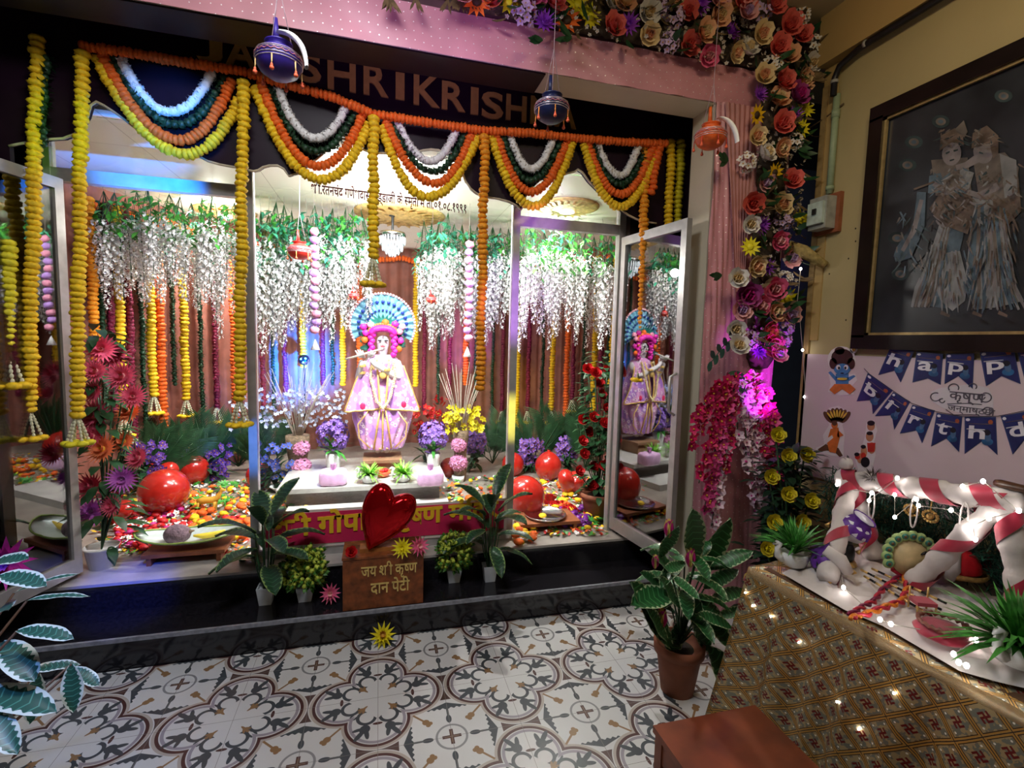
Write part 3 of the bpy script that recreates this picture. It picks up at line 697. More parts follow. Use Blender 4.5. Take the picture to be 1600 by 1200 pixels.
# heart balloon
HB = mat('red_foil', (.50, .004, .008), .12, metal=.75, vary=.1, scale=6, bump=.06)
hb = thing('heart_balloon', 'shiny red foil heart balloon standing on the donation box', 'balloon', (bx.location.x-.008, bx.location.y-.02, S1+.297))
mb = MB()
def heart(t): return V((15.5*math.copysign(abs(sin(t))**2.1, sin(t)), 0, 13.5*cos(t)-4.0*cos(2*t)-1.4*cos(3*t)-.5*cos(4*t)))
def hfn(u, v):
    q = heart(2*pi*u); s = cos((v-.5)*pi); e = max(0, s)**.55
    cx, cz = .0, .0
    x, z = q.x*e, (q.z+2)*e-2
    return V((x*.0094, .066*sin((v-.5)*pi)*1.0, z*.0138))
mb.grid(hfn, 64, 14, cu=True)
R = Matrix.Rotation(radians(26), 3, 'Y')
mb.v = [tuple(R@V(q)+V((.02, 0, .205))) for q in mb.v]
mb.build('foil_heart', HB, hb)
mb = MB().box((-.12, -.03, .0), (.12, .05, .022)); mb.build('wooden_stand', mat('light_wood_strip', (.35, .13, .03), .5, vary=.3, scale=15), hb, False)
# flowers laid on the box
def loose(kind, label, cat, loc, r, mats, d=(0, -.6, .8), group=None, name=None):
    mb = MB(); {'rose': rose, 'dahlia': dahlia, 'daisy': daisy, 'orchid': orchid}[kind](mb, (0, 0, 0), d, r)
    return tag(mb.build(name or kind, mats, None, True, loc), label, cat, group)
YEL2 = mat('lemon_petal', (.80, .70, .02), .5, vary=.15); PNK = mat('pink_petal', (.75, .13, .26), .5, vary=.2); PPNK = mat('pale_pink_petal', (.80, .42, .42), .5, vary=.15)
RED = mat('red_petal', (.55, .012, .015), .5, vary=.25); PUR = mat('purple_petal', (.30, .05, .52), .5, vary=.25); CRM = mat('cream_petal', (.80, .62, .34), .5, vary=.12)
LIL = mat('lilac_petal', (.58, .42, .66), .5, vary=.15); COR = mat('coral_petal', (.75, .15, .12), .5, vary=.2); PCH = mat('peach_petal', (.82, .45, .26), .5, vary=.15)
HEART = mat('dark_flower_heart', (.05, .025, .01), .7); GHEART = mat('gold_flower_heart', (.55, .28, .03), .7); MAG = mat('magenta_petal', (.48, .02, .20), .5, vary=.25)
WHP = mat('white_petal', (.78, .74, .70), .5, vary=.08)
zt = S1+.297
loose('dahlia', 'yellow green flower lying on the front of the donation box', 'flower', (bx.location.x+.10, bx.location.y-.10, zt+.03), .065, [YEL2, YEL2], (-.2, -.9, .5), name='yellow_flower')
loose('dahlia', 'pink flower lying on the right corner of the donation box', 'flower', (bx.location.x+.19, bx.location.y-.09, zt+.03), .062, [PNK, PPNK], (.2, -.9, .4), name='pink_flower')
loose('rose', 'dark red rose on the left corner of the donation box', 'flower', (bx.location.x-.17, bx.location.y-.08, zt+.02), .035, [RED, RED], (0, -.8, .6), name='red_rose')
loose('dahlia', 'magenta pink flower on the step left of the donation box', 'flower', V(place(516, 945, S1))+V((0, .02, .055)), .062, [PNK, PPNK], (0, -.9, .4), name='pink_flower')
loose('dahlia', 'yellow silk flower lying on the patterned floor', 'flower', V(place(598, 1003, 0))+V((0, -.01, .04)), .075, [YEL2, GHEART], (0, -.7, .7), name='yellow_flower')
# two round bushes in white pots
BUSH = mat('yellow_green_bud', (.42, .50, .06), .5, vary=.3); BUSHD = mat('bush_leaf', (.05, .16, .02), .5, vary=.4)
def bush(label, px, py, z, R, dens=260):
    g = thing('potted_bush', label, 'plant', V(place(px, py, z))+V((0, .04, 0)), 'small bushes in white pots on the step')
    squarepot(g, .09, .085)
    a = MB(); b = MB()
    for i in range(dens):
        o = V((rnd(-1, 1), rnd(-1, 1), rnd(-.75, 1))).normalized()*R*rnd(.15, 1)**.5; c = o+V((0, 0, .085+R*.8)); o.normalize()
        marigold(a, c, .014, o, .8, 6, 4)
        for k in range(3): d = (o+V((rnd(-1, 1), rnd(-1, 1), rnd(-1, 1)))*.9).normalized(); b.petal(c*.97, d, o, .035, .016, .3, .1, 2)
    b.build('foliage', BUSHD, g); a.build('buds', BUSH, g)
bush('yellow green bush in white pot left of the donation box', 476, 942, S1, .125)
bush('yellow green bush in white pot right of the donation box', 710, 912, S1, .12)
# variegated foliage plants
def variegated(name, edge, mid, lim=.72):
    m = bpy.data.materials.new(name); m.use_nodes = True; t = m.node_tree; bs = t.nodes['Principled BSDF']
    at_ = t.nodes.new('ShaderNodeAttribute'); at_.attribute_name = 'leafu'; sp = t.nodes.new('ShaderNodeSeparateXYZ'); t.links.new(at_.outputs['Vector'], sp.inputs[0])
    x = E(t, sp.outputs[0]).abs(); y = E(t, sp.outputs[1])
    w = (x+(y*60).sin()*.10).gt(lim); v = ((x*.6+y*9).frac()-.5).abs().gt(.43)*x.lt(.8)
    c = blend(t, mid, tuple(min(1, q*2.6+.02) for q in mid), v); c = blend(t, c, edge, w)
    t.links.new(c, bs.inputs['Base Color']); bs.inputs['Roughness'].default_value = .38; return m
VAR = variegated('variegated_leaf', (.20, .30, .09), (.010, .045, .018), .84); VAR2 = variegated('white_edged_leaf', (.62, .70, .70), (.02, .09, .07)); VAR3 = variegated('pale_rimmed_leaf', (.36, .46, .26), (.014, .085, .022), .86)
class LeafMB(MB):
    """leaf blades that carry their own across/along coordinates"""
    def __init__(s): super().__init__(); s.lu = []
    def blade(s, c, d, up, L, W, curl, n=8, wave=.0, cup=.14):
        c = V(c); d = V(d).normalized(); up = V(up); up = (up-d*up.dot(d)); up = up.normalized() if up.length > 1e-4 else V((1, 0, 0)); sd = d.cross(up)
        b = len(s.v); p = V(c); dirv = V(d); st = L/n
        for i in range(n+1):
            t = i/n; w = W*.5*(sin(pi*(t*.93+.035))**.75)*(1 if i < n else .05)
            nn = sd.cross(dirv).normalized(); nn = nn if nn.dot(up) > 0 else -nn
            for k in (-1, -.5, 0, .5, 1):
                s.v.append(tuple(p+sd*(w*k)+nn*(W*cup*abs(k)+wave*sin(t*12+k)*abs(k)))); s.lu.append((k, t, 0))
            dirv = (dirv+V((0, 0, -1))*(curl/n)+up*0).normalized(); p = p+dirv*st
        for i in range(n):
            for k in range(4): s.f.append((b+i*5+k, b+i*5+k+1, b+i*5+k+6, b+i*5+k+5)); s.m.append(s.k)
    def build(s, name, mats, parent=None, smooth=True, loc=None):
        me = s.mesh(name, mats, smooth); a = me.attributes.new('leafu', 'FLOAT_VECTOR', 'POINT')
        a.data.foreach_set('vector', [c for q in s.lu for c in q]); return link(name, me, parent, loc)
def foliage(g, h, n, L, W, m, spread=.6, stem=True, curl=1.4, base=.1, stemm=None, start=.25):
    lf = LeafMB(); st = MB()
    for i in range(n):
        q = i*2.4+rnd(-.3, .3); z = base+h*(start+(1-start)*i/n); el = .15+.9*i/n+rnd(-.1, .2)
        o = V((cos(q), sin(q), 0)); rt = V((0, 0, base)); jn = o*(h*spread*.25)+V((0, 0, z))
        st.tube([rt+o*.01, rt.lerp(jn, .6)+o*.01, jn], [.004, .0035, .003], 5)
        lf.blade(jn, o*cos(el)+V((0, 0, sin(el))), (0, 0, 1), L*rnd(.8, 1.1), W*rnd(.85, 1.1), curl, wave=.003)
    lf.build('leaves', m, g); st.build('stems', stemm or DGRN, g)
def varplant(label, px, py, z, h, n, L, W, dy=.05):
    g = thing('variegated_plant', label, 'plant', V(place(px, py, z))+V((0, dy, 0)), 'variegated plants in white pots on the step')
    squarepot(g, .085, .10); foliage(g, h, n, L, W, VAR, .5, True, 1.1, .08); return g
varplant('variegated long leaf plant in white pot on the left of the step', 413, 949, S1, .42, 17, .27, .095)
varplant('variegated long leaf plant in white pot right of the banner', 767, 912, S1, .44, 17, .26, .095)
# far left: white edged plant in a clay pot, near the viewer
CLAY = mat('terracotta', (.26, .085, .04), .7, vary=.15, scale=12)
def claypot(g, R, h):
    MB().lathe([(R*.68, 0), (R*.92, h*.78), (R*.93, h*.8), (R*1.04, h*.8), (R*1.06, h), (R*.95, h), (R*.92, h*.86)], (0, 0, 0), 32).build('clay_pot', CLAY, g)
    MB().lathe([(R*.9, h*.85), (.001, h*.88)], (0, 0, 0), 20, cap=False).build('soil', mat('potting_soil', (.03, .02, .015), .95, vary=.4, scale=90), g)
# lower-left plant
g = thing('potted_foliage_plant', 'large white edged foliage plant in clay pot at the lower left edge', 'plant', (-1.13, 1.42, 0))
claypot(g, .15, .26); lf = LeafMB(); st = MB()
tips = [((-30, 1085), 1.40, .34, .13, (1, -.3, .1)), ((10, 1010), 1.45, .24, .12, (.7, -.5, -.2)), ((10, 900), 1.5, .21, .10, (.9, -.3, .1)), ((40, 985), 1.42, .22, .08, (.9, -.2, .1)), ((55, 935), 1.6, .24, .035, (1, 0, .25)),
        ((112, 1050), 1.55, .20, .09, (.15, -.3, -1)), ((58, 1065), 1.5, .20, .085, (-.1, -.2, -1)), ((125, 1050), 1.6, .14, .07, (.8, -.2, -.6)), ((60, 1045), 1.6, .18, .07, (.9, .3, .1)), ((0, 950), 1.5, .2, .10, (.5, -.6, .5)), ((-20, 1110), 1.35, .25, .10, (.7, -.5, -.5)), ((-10, 880), 1.6, .22, .10, (.7, -.3, .4)), ((35, 920), 1.65, .24, .03, (.9, .2, .45))]
for (q, Y, L, W, d) in tips:
    L *= .62; W *= .55
    p = at(*q, Y=Y)-g.location; d = V(d).normalized(); b = p-d*.02
    lf.blade(b, d, (0, -.3, 1) if abs(d.z) < .8 else (.3, -1, .2), L, W, .5 if d.z > -.5 else .1, wave=.002, cup=.08)
    st.tube([(0, 0, .22), V((p.x*.4, p.y*.5, max(.3, p.z*.8))), b], [.006, .005, .003], 6)
lf.build('leaves', VAR2, g); st.build('stems', mat('reddish_stem', (.12, .06, .04), .5), g)
loose('dahlia', 'violet pink silk flower at the left edge above the foliage', 'flower', at(8, 878, Y=1.75), .085, [MAG, PUR], (.3, -1, .2), name='violet_flower')
# ================================================================ inside the shrine
def wallpt(px, py, s=.95, c=(.2, 3.7)):
    """a point just in front of the curtained wall in the direction of a pixel"""
    d = _f + _r*((px-800)/FPX) - _u*((py-600)/FPX); best = None
    W = [(c[0]+(x-c[0])*s, c[1]+(y-c[1])*s) for x, y in WALLPTS]
    for i in range(len(W)-1):
        (x0, y0), (x1, y1) = W[i], W[i+1]; ex, ey = x1-x0, y1-y0
        den = d.x*ey-d.y*ex
        if abs(den) < 1e-9: continue
        t = (x0*ey-y0*ex)/den; k = (x0*d.y-y0*d.x)/den
        if t > 0 and -.001 <= k <= 1.001 and (best is None or t > best[0]): best = (t, d*t+V((0, 0, EYE)))
    return best[1]
KG = {'y': (YELm, 'ball', 'yellow marigold'), 'o': (ORAm, 'ball', 'orange marigold'), 'm': (MARm, 'wool', 'maroon tinsel flower'), 'g': (LEAFDK, 'leaf', 'dark green leaf'), 'a': (GOLm, 'ball', 'amber marigold')}
WG = [('left opening', [(150, 'a', 560, 0), (166, 'g', 640, 0), (179, 'm', 640, 0), (193, 'y', 650, 1), (210, 'm', 680, 1), (228, 'g', 682, 1), (240, 'y', 616, 1), (257, 'o', 690, 1), (273, 'g', 600, 0), (291, 'y', 622, 1), (317, 'g', 665, 0), (339, 'm', 634, 1), (369, 'o', 680, 1)]),
      ('centre pane left half', [(412, 'm', 640, 0), (428, 'g', 640, 0), (446, 'm', 610, 0), (474, 'y', 572, 0), (505, 'm', 600, 0), (520, 'g', 600, 0), (536, 'y', 600, 0), (562, 'o', 600, 0)]),
      ('centre pane right half', [(649, 'y', 602, 0), (662, 'm', 640, 0), (684, 'g', 630, 0), (702, 'm', 620, 0), (727, 'o', 600, 0), (742, 'g', 625, 0), (768, 'g', 660, 0), (784, 'm', 640, 1)]),
      ('right opening', [(806, 'y', 680, 0), (824, 'm', 640, 1), (845, 'g', 668, 1), (861, 'y', 640, 1), (883, 'o', 650, 0), (894, 'm', 622, 1), (908, 'g', 655, 0), (925, 'y', 655, 0), (936, 'm', 640, 0), (947, 'g', 640, 0), (955, 'y', 600, 0), (970, 'o', 650, 0), (985, 'm', 650, 0)])]
for part, rows in WG:
    cnt = {}
    tot = {}
    for r_ in rows: tot[r_[1]] = tot.get(r_[1], 0)+1
    for px, k, py, ts in rows:
        m, kind, nm = KG[k]; b = wallpt(px, py); cnt[k] = cnt.get(k, 0)+1
        w = ORD[cnt[k]-1]+' from the left of ' if tot[k] > 1 else 'only '
        lab = nm+' string, '+(ORD[cnt[k]-1]+' from the left in the ' if tot[k] > 1 else 'only one in the ')+part
        z0 = 2.60
        garland('hanging_garland', lab, 'garland', (b.x, b.y, z0), z0-b.z, .036 if kind == 'ball' else .034, m, kind, 1.35 if ts else None, 'flower strings hanging on the shrine wall', YELm, step=.034 if kind == 'ball' else .03)
# orange string scalloped along the top of the wall
mb = MB(); O = wallpt(600, 395); O.z = 2.6
pts = []
for px in range(136, 985, 12):
    p = wallpt(px, 380, .96); pts.append(V((p.x, p.y, 2.62-.05*abs(sin(px*.035))))-O)
string_along(mb, pts, .034, 'ball', .04)
tag(mb.build('orange_garland', ORAm, None, True, O), 'orange marigold string looping along the top of the shrine wall', 'garland')
# ceiling medallions and chandelier
GOLDM = mat('gilded_medallion', (.62, .42, .16), .45, metal=.1, vary=.35, scale=30, bump=.3)
for px, py, R, lab in ((625, 335, .40, 'large gilt ceiling medallion above the chandelier'), (352, 330, .26, 'gilt ceiling medallion over the left opening'), (886, 322, .26, 'gilt ceiling medallion over the right opening')):
    c = at(px, py, Z=2.75)
    mb = MB(); mb.lathe([(R, .0), (R*.98, -.012), (R*.86, -.022), (R*.8, -.016), (R*.55, -.03), (R*.5, -.022), (R*.25, -.04), (.001, -.045)], (0, 0, 0), 48, None, lambda q, z: .03*sin(24*q) if z > -.03 else 0, False)
    for k in range(20):
        q = k*pi/10; mb.petal((R*.5*cos(q), R*.5*sin(q), -.03), (cos(q), sin(q), 0), (0, 0, -1), R*.36, R*.12, .1, .2, 2)
    g = thing('ceiling_medallion', lab, 'medallion', (c.x, c.y, 2.748), 'gilt medallions on the shrine ceiling'); mb.build('plaster_disc', GOLDM, g)
    if R < .3:
        MB().lathe([(.05, -.03), (.06, -.05), (.03, -.052)], (0, 0, 0), 20).build('added_downlight', mat('added_downlight_lens', (1, .97, .9), .3, emit=12, vary=0), g)  # added glowing lens that gives the side fill a fitting
c = at(612, 345, Z=2.75); g = thing('chandelier', 'small drum chandelier of clear crystal drops on a black rod', 'chandelier', (c.x, c.y-.35, 2.74))
CHR = mat('chrome', (.6, .6, .62), .15, metal=1, vary=.05); CRY = mat('crystal', (.75, .8, .85), .08, metal=.3, vary=.1, spec=.9)
MB().lathe([(.05, 0), (.055, -.01), (.03, -.03), (.012, -.035), (.01, -.16), (.01, -.17)], (0, 0, 0), 16).build('rod', mat('black_rod', (.03, .03, .03), .3), g)
MB().lathe([(.01, -.17), (.11, -.17), (.115, -.18), (.115, -.2), (.11, -.205)], (0, 0, 0), 24, cap=False).build('top_plate', CHR, g)
mb = MB()
for ring, (R, z, L, n) in enumerate(((.108, -.205, .07, 26), (.085, -.25, .08, 20), (.055, -.29, .07, 14), (.025, -.32, .06, 8))):
    for i in range(n):
        q = 2*pi*i/n; mb.lathe([(.001, z-L), (.008, z-L*.8), (.009, z-L*.25), (.002, z)], (R*cos(q), R*sin(q), 0), 6)
mb.build('crystal_drops', CRY, g)
# ---------------------------------------------------------------- white wisteria
def wist_meshes(seed, n=7, L=.64, W=.10):
    random.seed(seed); fl = MB(); lf = MB(); stm = MB()
    for k in range(n):
        ox, oy = rnd(-W, W), rnd(-W*.7, W*.7); l = L*rnd(.55, 1.0); z0 = -.28+rnd(-.07, .05); ph = rnd(0, 6)
        stm.tube([(0, 0, 0), (ox*.6, oy*.6, z0*.5), (ox, oy, z0), (ox+.015*sin(ph), oy, z0-l)], .0022, 4)
        N = int(l/.011)
        for i in range(N):
            t = i/N; w = .042*(1-t*.75)+.006; q = i*2.4+ph; o = V((cos(q), sin(q), rnd(-.5, .25)))
            c = V((ox+.015*sin(ph+t*3), oy, z0-l*t))+V((o.x*w*.5, o.y*w*.5, 0))
            for s_ in (-1, 1): fl.petal(c, o+V((0, 0, s_*.5)), (0, 0, 1), .036*(1-.35*t), .026*(1-.3*t), .3*s_, .25, 2)
    for i in range(52):
        q = rnd(0, 6.28); c = V((rnd(-1, 1)*W, rnd(-1, 1)*W, -.06-rnd(0, .34))); o = V((cos(q), sin(q), rnd(-.7, .2))); lf.petal(c, o, (0, 0, 1), .075, .036, -.3, .15, 2, .05)
    return fl.mesh('blossoms', WHTm), lf.mesh('leaves', GREEN), lf.mesh('leaves', TEAL), stm.mesh('stems', DGRN)
WM = [wist_meshes(40+i) for i in range(5)]
random.seed(11)
def wist(px, py, Yc, drop_, i, label, teal=False, s=1., grp=''):
    """px, py: where the leafy top shows"""
    p = at(px, py, Y=Yc); p.z = min(p.z, 2.70-.13*s); g = thing('wisteria_vine', label, 'flower vine', (p.x, Yc, p.z+.13*s), 'white wisteria vines hanging from the shrine ceiling', rnd(0, 6))
    fl, l1, l2, st = WM[i % 5]; sc = (s, s, s*drop_)
    o = link('blossoms', fl, g, None, None, sc); link('leaves', l2 if teal else l1, g, None, None, sc); link('stems', st, g, None, None, sc)
    MB().tube([(0, 0, 0), (.01, 0, 2.75-(p.z+.13*s))], .0015, 4).build('thread', THREAD, g)
k = 0
secs = [('left opening', [(x, 322+((x*7) % 23)-11+max(0, (x-250))*.12, 4.2+(x % 3)*.22, 1.0) for x in range(146, 392, 17)]),
        ('left half of the centre pane', [(x, 352+((x*5) % 27)-10, 4.35+(x % 4)*.18, 1.12) for x in list(range(408, 566, 12))+[430, 470, 520, 545]]),
        ('right half of the centre pane', [(x, 362+((x*5) % 25)-10, 4.2+(x % 4)*.18, 1.10) for x in list(range(662, 800, 12))+[675, 700, 735, 770]]),
        ('right opening', [(x, 352+((x*7) % 25)-8, 4.1+(x % 3)*.25, 1.05) for x in range(812, 962, 13)])]
for nm, rows in secs:
    rows.sort(key=lambda r: r[0])
    for j, (x, y, Y, dr) in enumerate(rows):
        lab = 'white wisteria vine, '+ORD[j]+' from the left in the '+nm
        wist(x, y, Y, dr*rnd(.85, 1.1), k, lab, (k % 3 == 0) or ('centre' in nm and k % 2 == 0), rnd(.92, 1.08)*(.95 if 'left op' in nm else 1)); k += 1
# rose strings and small hanging pots nearer the glass
for px, y0, y1, lab in ((491, 362, 528, 'pale pink rose string hanging left of the deity'), (733, 382, 540, 'pale pink rose string hanging right of the deity')):
    a = at(px, y0, Y=4.0); b = at(px, y1, Y=4.0)
    g = thing('rose_string', lab, 'garland', a, 'rose strings beside the deity')
    mb = MB(); n = 13
    for i in range(n):
        z = -(a.z-b.z)*i/n; mb.k = i % 2; marigold(mb, (rnd(-.01, .01), rnd(-.01, .01), z), .036, (rnd(-.4, .4), -.5, .8), .8, 9, 5)
    mb.build('roses', [PINKm, mat('lilac_rose', (.45, .25, .62), .6, vary=.3, scale=60)], g)
    MB().tube([(0, 0, 0), (0, 0, 2.74-a.z)], .0015, 4).build('thread', THREAD, g)
    MB().lathe([(.001, -(a.z-b.z)-.01), (.035, -(a.z-b.z)-.09), (.03, -(a.z-b.z)-.092)], (0, 0, 0), 12).build('white_bell', WHTm, g)
REDP = mat('red_pot', (.55, .03, .02), .4, vary=.2)
matki('small red pot with gold bands hanging left of the chandelier', 468, 393, 3.6, .075, REDP, mat('gold_pendant', (.6, .4, .1), .5), 'red pots hanging inside the shrine', False, 1, 2.748)
matki('tiny red pot hanging left of the peacock halo', 552, 462, 4.3, .042, REDP, mat('gold_pendant', (.6, .4, .1), .5), 'red pots hanging inside the shrine', False, 1, 2.748)
matki('tiny red pot hanging right of the peacock halo', 674, 468, 4.3, .045, REDP, mat('gold_pendant', (.6, .4, .1), .5), 'red pots hanging inside the shrine', False, 1, 2.748)
# ---------------------------------------------------------------- marble platform
MARB = mat('grey_white_marble', (.50, .48, .44), .25, vary=.18, scale=5)
pl = thing('marble_platform', 'grey white marble platform under the deity', 'platform', (-.12, 4.3, F0))
MB().box((-.62, -.40, .135), (.66, .55, .17)).build('top_slab', MARB, pl, False)
MB().box((-.56, -.34, 0), (.60, .52, .135)).build('base', mat('grey_marble_base', (.22, .20, .19), .3, vary=.2, scale=6), pl, False)
st_ = MB().box((-.60, -.70, 0), (.58, -.42, .055)); tag(st_.build('marble_step', MARB, None, False, (-.05, 4.28, F0)), 'low marble step in front of the deity platform', 'step')
ped = MB().box((-.14, -.14, 0), (.14, .14, .115)).box((-.16, -.16, .10), (.16, .16, .125))
tag(ped.build('wooden_pedestal', mat('pedestal_wood', (.24, .13, .07), .5, vary=.2, scale=10), None, False, (.03, 4.36, .50)), 'tan wooden block directly under the deity statue', 'pedestal')
# ---------------------------------------------------------------- the deity statue
IX, IY, IZ = .03, 4.38, .628
idol = thing('deity_statue', 'white marble flute playing statue in pink robe with peacock feather halo', 'statue', (IX, IY, IZ))
SKIN = mat('white_marble_skin', (.70, .64, .65), .28, vary=.02)
ROBE = bpy.data.materials.new('pink_brocade'); ROBE.use_nodes = True
def _robe():
    t = ROBE.node_tree; bs = t.nodes['Principled BSDF']; tc = t.nodes.new('ShaderNodeTexCoord'); vo = t.nodes.new('ShaderNodeTexVoronoi'); vo.inputs['Scale'].default_value = 22
    t.links.new(tc.outputs['Object'], vo.inputs['Vector']); d = E(t, vo.outputs['Distance'])
    nz = t.nodes.new('ShaderNodeTexNoise'); nz.inputs['Scale'].default_value = 9; t.links.new(tc.outputs['Object'], nz.inputs['Vector'])
    c = blend(t, (.66, .30, .56), (.42, .18, .56), E(t, nz.outputs[0]).gt(.52)); c = blend(t, c, (.88, .72, .80), between(d, .22, .36)); c = blend(t, c, (.45, .04, .25), d.lt(.08))
    t.links.new(c, bs.inputs['Base Color']); bs.inputs['Roughness'].default_value = .45; bs.inputs['Sheen Weight'].default_value = .3
_robe()
GOLDT = mat('gold_border', (.78, .50, .16), .35, metal=.35, vary=.2, scale=60)
mb = MB()
prof = [(.07, .165, .11), (.10, .175, .12), (.2, .205, .135), (.32, .24, .15), (.42, .255, .15), (.52, .225, .14), (.62, .19, .125), (.72, .165, .11), (.80, .155, .095), (.85, .12, .08), (.88, .06, .055)]
def robe(u, v):
    t = u*(len(prof)-1); i = min(len(prof)-2, int(t)); f = t-i; z, w, d = [prof[i][k]*(1-f)+prof[i+1][k]*f for k in range(3)]
    q = 2*pi*v; fo = 1+.085*sin(q*17+z*6+2*sin(z*14))*max(0, 1-u*1.15)
    return (w*cos(q)*fo, d*sin(q)*fo, z)
mb.grid(robe, 40, 96, cv=True)
mb.build('robe', ROBE, idol)
# shawl wings falling from the shoulders to a flared corner
sh = MB(); tr = MB()
for s in (-1, 1):
    def wing(u, v, s=s):
        top = V((s*(.05+.12*v), -.10+.03*v, .84-.05*v)); bot = V((s*(.02+.29*v), -.165+.06*v, .40+.03*(1-v)))
        p = top.lerp(bot, u); return p+V((0, -.014*sin(v*20+u*3)-.02*sin(u*pi), 0))
    sh.grid(wing, 18, 18); edge = [wing(i/14, 1.0) for i in range(15)]+[wing(1.0, 1-i/14) for i in range(15)]
    tr.tube(edge, .0075, 6); tr.tube([wing(i/14, 0)+V((0, -.006, 0)) for i in range(15)], .009, 6)
    low = [(s*.11, -.13, .42), (s*.20, -.14, .30), (s*.19, -.125, .18), (s*.10, -.12, .09)]
    tr.tube(low, .006, 6)
sh.build('shawl', ROBE, idol); 
for x in (-.045, .0, .045): tr.tube([(x*.5, -.16, .42), (x, -.158, .28), (x*1.6, -.12, .085)], .008, 6)
tr.tube([(.135*cos(a)*1.02, .10*sin(a)*1.02, .082) for a in [i*pi/16 for i in range(32)]], .010, 6, True)
tr.build('gold_trim', GOLDT, idol)
# body as one continuous skinned surface: legs, torso, neck, arms and palms
def skinned(name, nodes, edges, m, parent, root=0, sub=2):
    me = bpy.data.meshes.new(name); me.from_pydata([n[0] for n in nodes], edges, []); me.materials.append(m)
    o = link(name, me, parent); md = o.modifiers.new('skin', 'SKIN')
    for i, n in enumerate(nodes):
        sv = me.skin_vertices[0].data[i]; sv.radius = (n[1], n[1]) if not isinstance(n[1], tuple) else n[1]; sv.use_root = i == root
    md.use_smooth_shade = True; s_ = o.modifiers.new('sub', 'SUBSURF'); s_.levels = sub; s_.render_levels = sub
    bpy.context.view_layer.update(); dg = bpy.context.evaluated_depsgraph_get(); m2 = bpy.data.meshes.new_from_object(o.evaluated_get(dg)); o.modifiers.clear(); o.data = m2
    m2.polygons.foreach_set('use_smooth', [True]*len(m2.polygons)); m2.name = name
    return o
nodes = [((0, 0, .40), .10), ((0, 0, .60), .085), ((0, 0, .76), .10), ((0, 0, .85), .045), ((0, -.01, .885), .036), ((0, -.02, .93), .048), ((0, -.022, .99), .060), ((0, -.01, 1.05), .045),
         ((-.13, 0, .80), .045), ((-.20, -.05, .66), .034), ((-.175, -.16, .80), .024), ((-.165, -.17, .84), .024),
         ((.13, 0, .80), .045), ((.14, -.10, .68), .034), ((-.06, -.20, .80), .024), ((-.10, -.19, .85), .022),
         ((-.05, 0, .2), .05), ((-.04, -.02, .02), .03), ((.05, 0, .2), .05), ((.03, -.03, .02), .03)]
edges = [(0, 1), (1, 2), (2, 3), (3, 4), (4, 5), (5, 6), (6, 7), (2, 8), (8, 9), (9, 10), (10, 11), (2, 12), (12, 13), (13, 14), (14, 15), (0, 16), (16, 17), (0, 18), (18, 19)]
body = skinned('body', nodes, edges, SKIN, idol)
hd = MB()
for base, tip in (((-.165, -.17, .855), (-.19, -.20, .93)), ((-.10, -.19, .865), (-.085, -.215, .925))):
    for k in range(4):
        b = V(base)+V(((k-1.5)*.013, 0, .003*(k % 2))); e = V(tip)+V(((k-1.5)*.018, 0, -.008*abs(k-1.5)))
        hd.tube([b, b.lerp(e, .55)+V((0, -.012, 0)), e+V((0, .006, -.004))], [.008, .0075, .005], 8)
    b = V(base)+V((.026, 0, -.02)); hd.tube([b, b+V((.018, -.014, .018)), b+V((.016, -.018, .036))], [.009, .008, .005], 8)
hd.build('fingers', SKIN, idol)
MB().tube([(-.29, -.235, .845), (.0, -.205, .935)], .0085, 10).build('flute', mat('silver_flute', (.75, .7, .6), .25, metal=.5), idol)
f = MB()
f.ball((-.026, -.080, 1.0), (.017, .007, .008), 10, 6); f.ball((.026, -.080, 1.0), (.017, .007, .008), 10, 6); f.build('eyes', mat('dark_painted_eyes', (.03, .02, .03), .3), idol)
f = MB(); f.tube([(-.022, -.078, .955), (-.01, -.086, .950), (0, -.087, .952), (.01, -.086, .950), (.022, -.078, .955)], [.002, .006, .007, .006, .002], 6); f.build('lips', mat('red_painted_lips', (.55, .04, .06), .3), idol)
f = MB(); f.ball((0, -.086, .975), (.008, .012, .018), 8, 6); f.build('nose', SKIN, idol)
f = MB()
for s in (-1, 1): f.tube([(s*.012, -.082, 1.014), (s*.028, -.080, 1.020), (s*.044, -.068, 1.012)], [.001, .0022, .001], 5)
f.tube([(0, -.085, 1.015), (0, -.082, 1.04)], .004, 6); f.build('brow_marks', mat('painted_brow', (.12, .02, .05), .4), idol)
# turban, side flowers
MGT = mat('magenta_turban', (.65, .02, .34), .5, vary=.3, scale=25)
f = MB()
for i in range(22):
    a = -2.0+4.0*i/21; f.ball((.088*sin(a), -.055-.02*cos(a), 1.065+.035*cos(a)), (.032, .035, .030), 8, 6)
for s in (-1, 1):
    for i in range(7): f.ball((s*(.088+.012*(i % 2)), -.05, 1.05-.028*i), (.026, .03, .026), 8, 6)
f.build('turban', MGT, idol)
f = MB()
for i in range(26):
    s = -1 if i % 2 else 1; f.petal((s*.07, -.01, .93+.012*(i//2)), (s, -.25, rnd(-.5, .6)), (0, -1, 0), .13, .045, .2, .15, 3, .1)
f.build('dark_side_feathers', mat('dark_teal_feather', (.01, .07, .05), .4, vary=.5), idol)
f = MB()
for i in range(15): a = -1.35+2.7*i/14; f.ball((.115*sin(a), -.052, 1.06+.075*cos(a)), (.017, .017, .015), 7, 5)
f.build('turban_band', mat('orange_red_band', (.75, .14, .04), .5), idol)
f = MB()
for i, (x, z) in enumerate(((-.14, 1.06), (-.15, 1.0), (.14, 1.08), (.15, 1.0), (.13, .93), (-.10, 1.13), (.10, 1.14), (.02, 1.15), (.16, 1.12), (-.16, 1.11))):
    f.k = i % 3; marigold(f, (x, -.05, z), .030, (0, -1, 0))
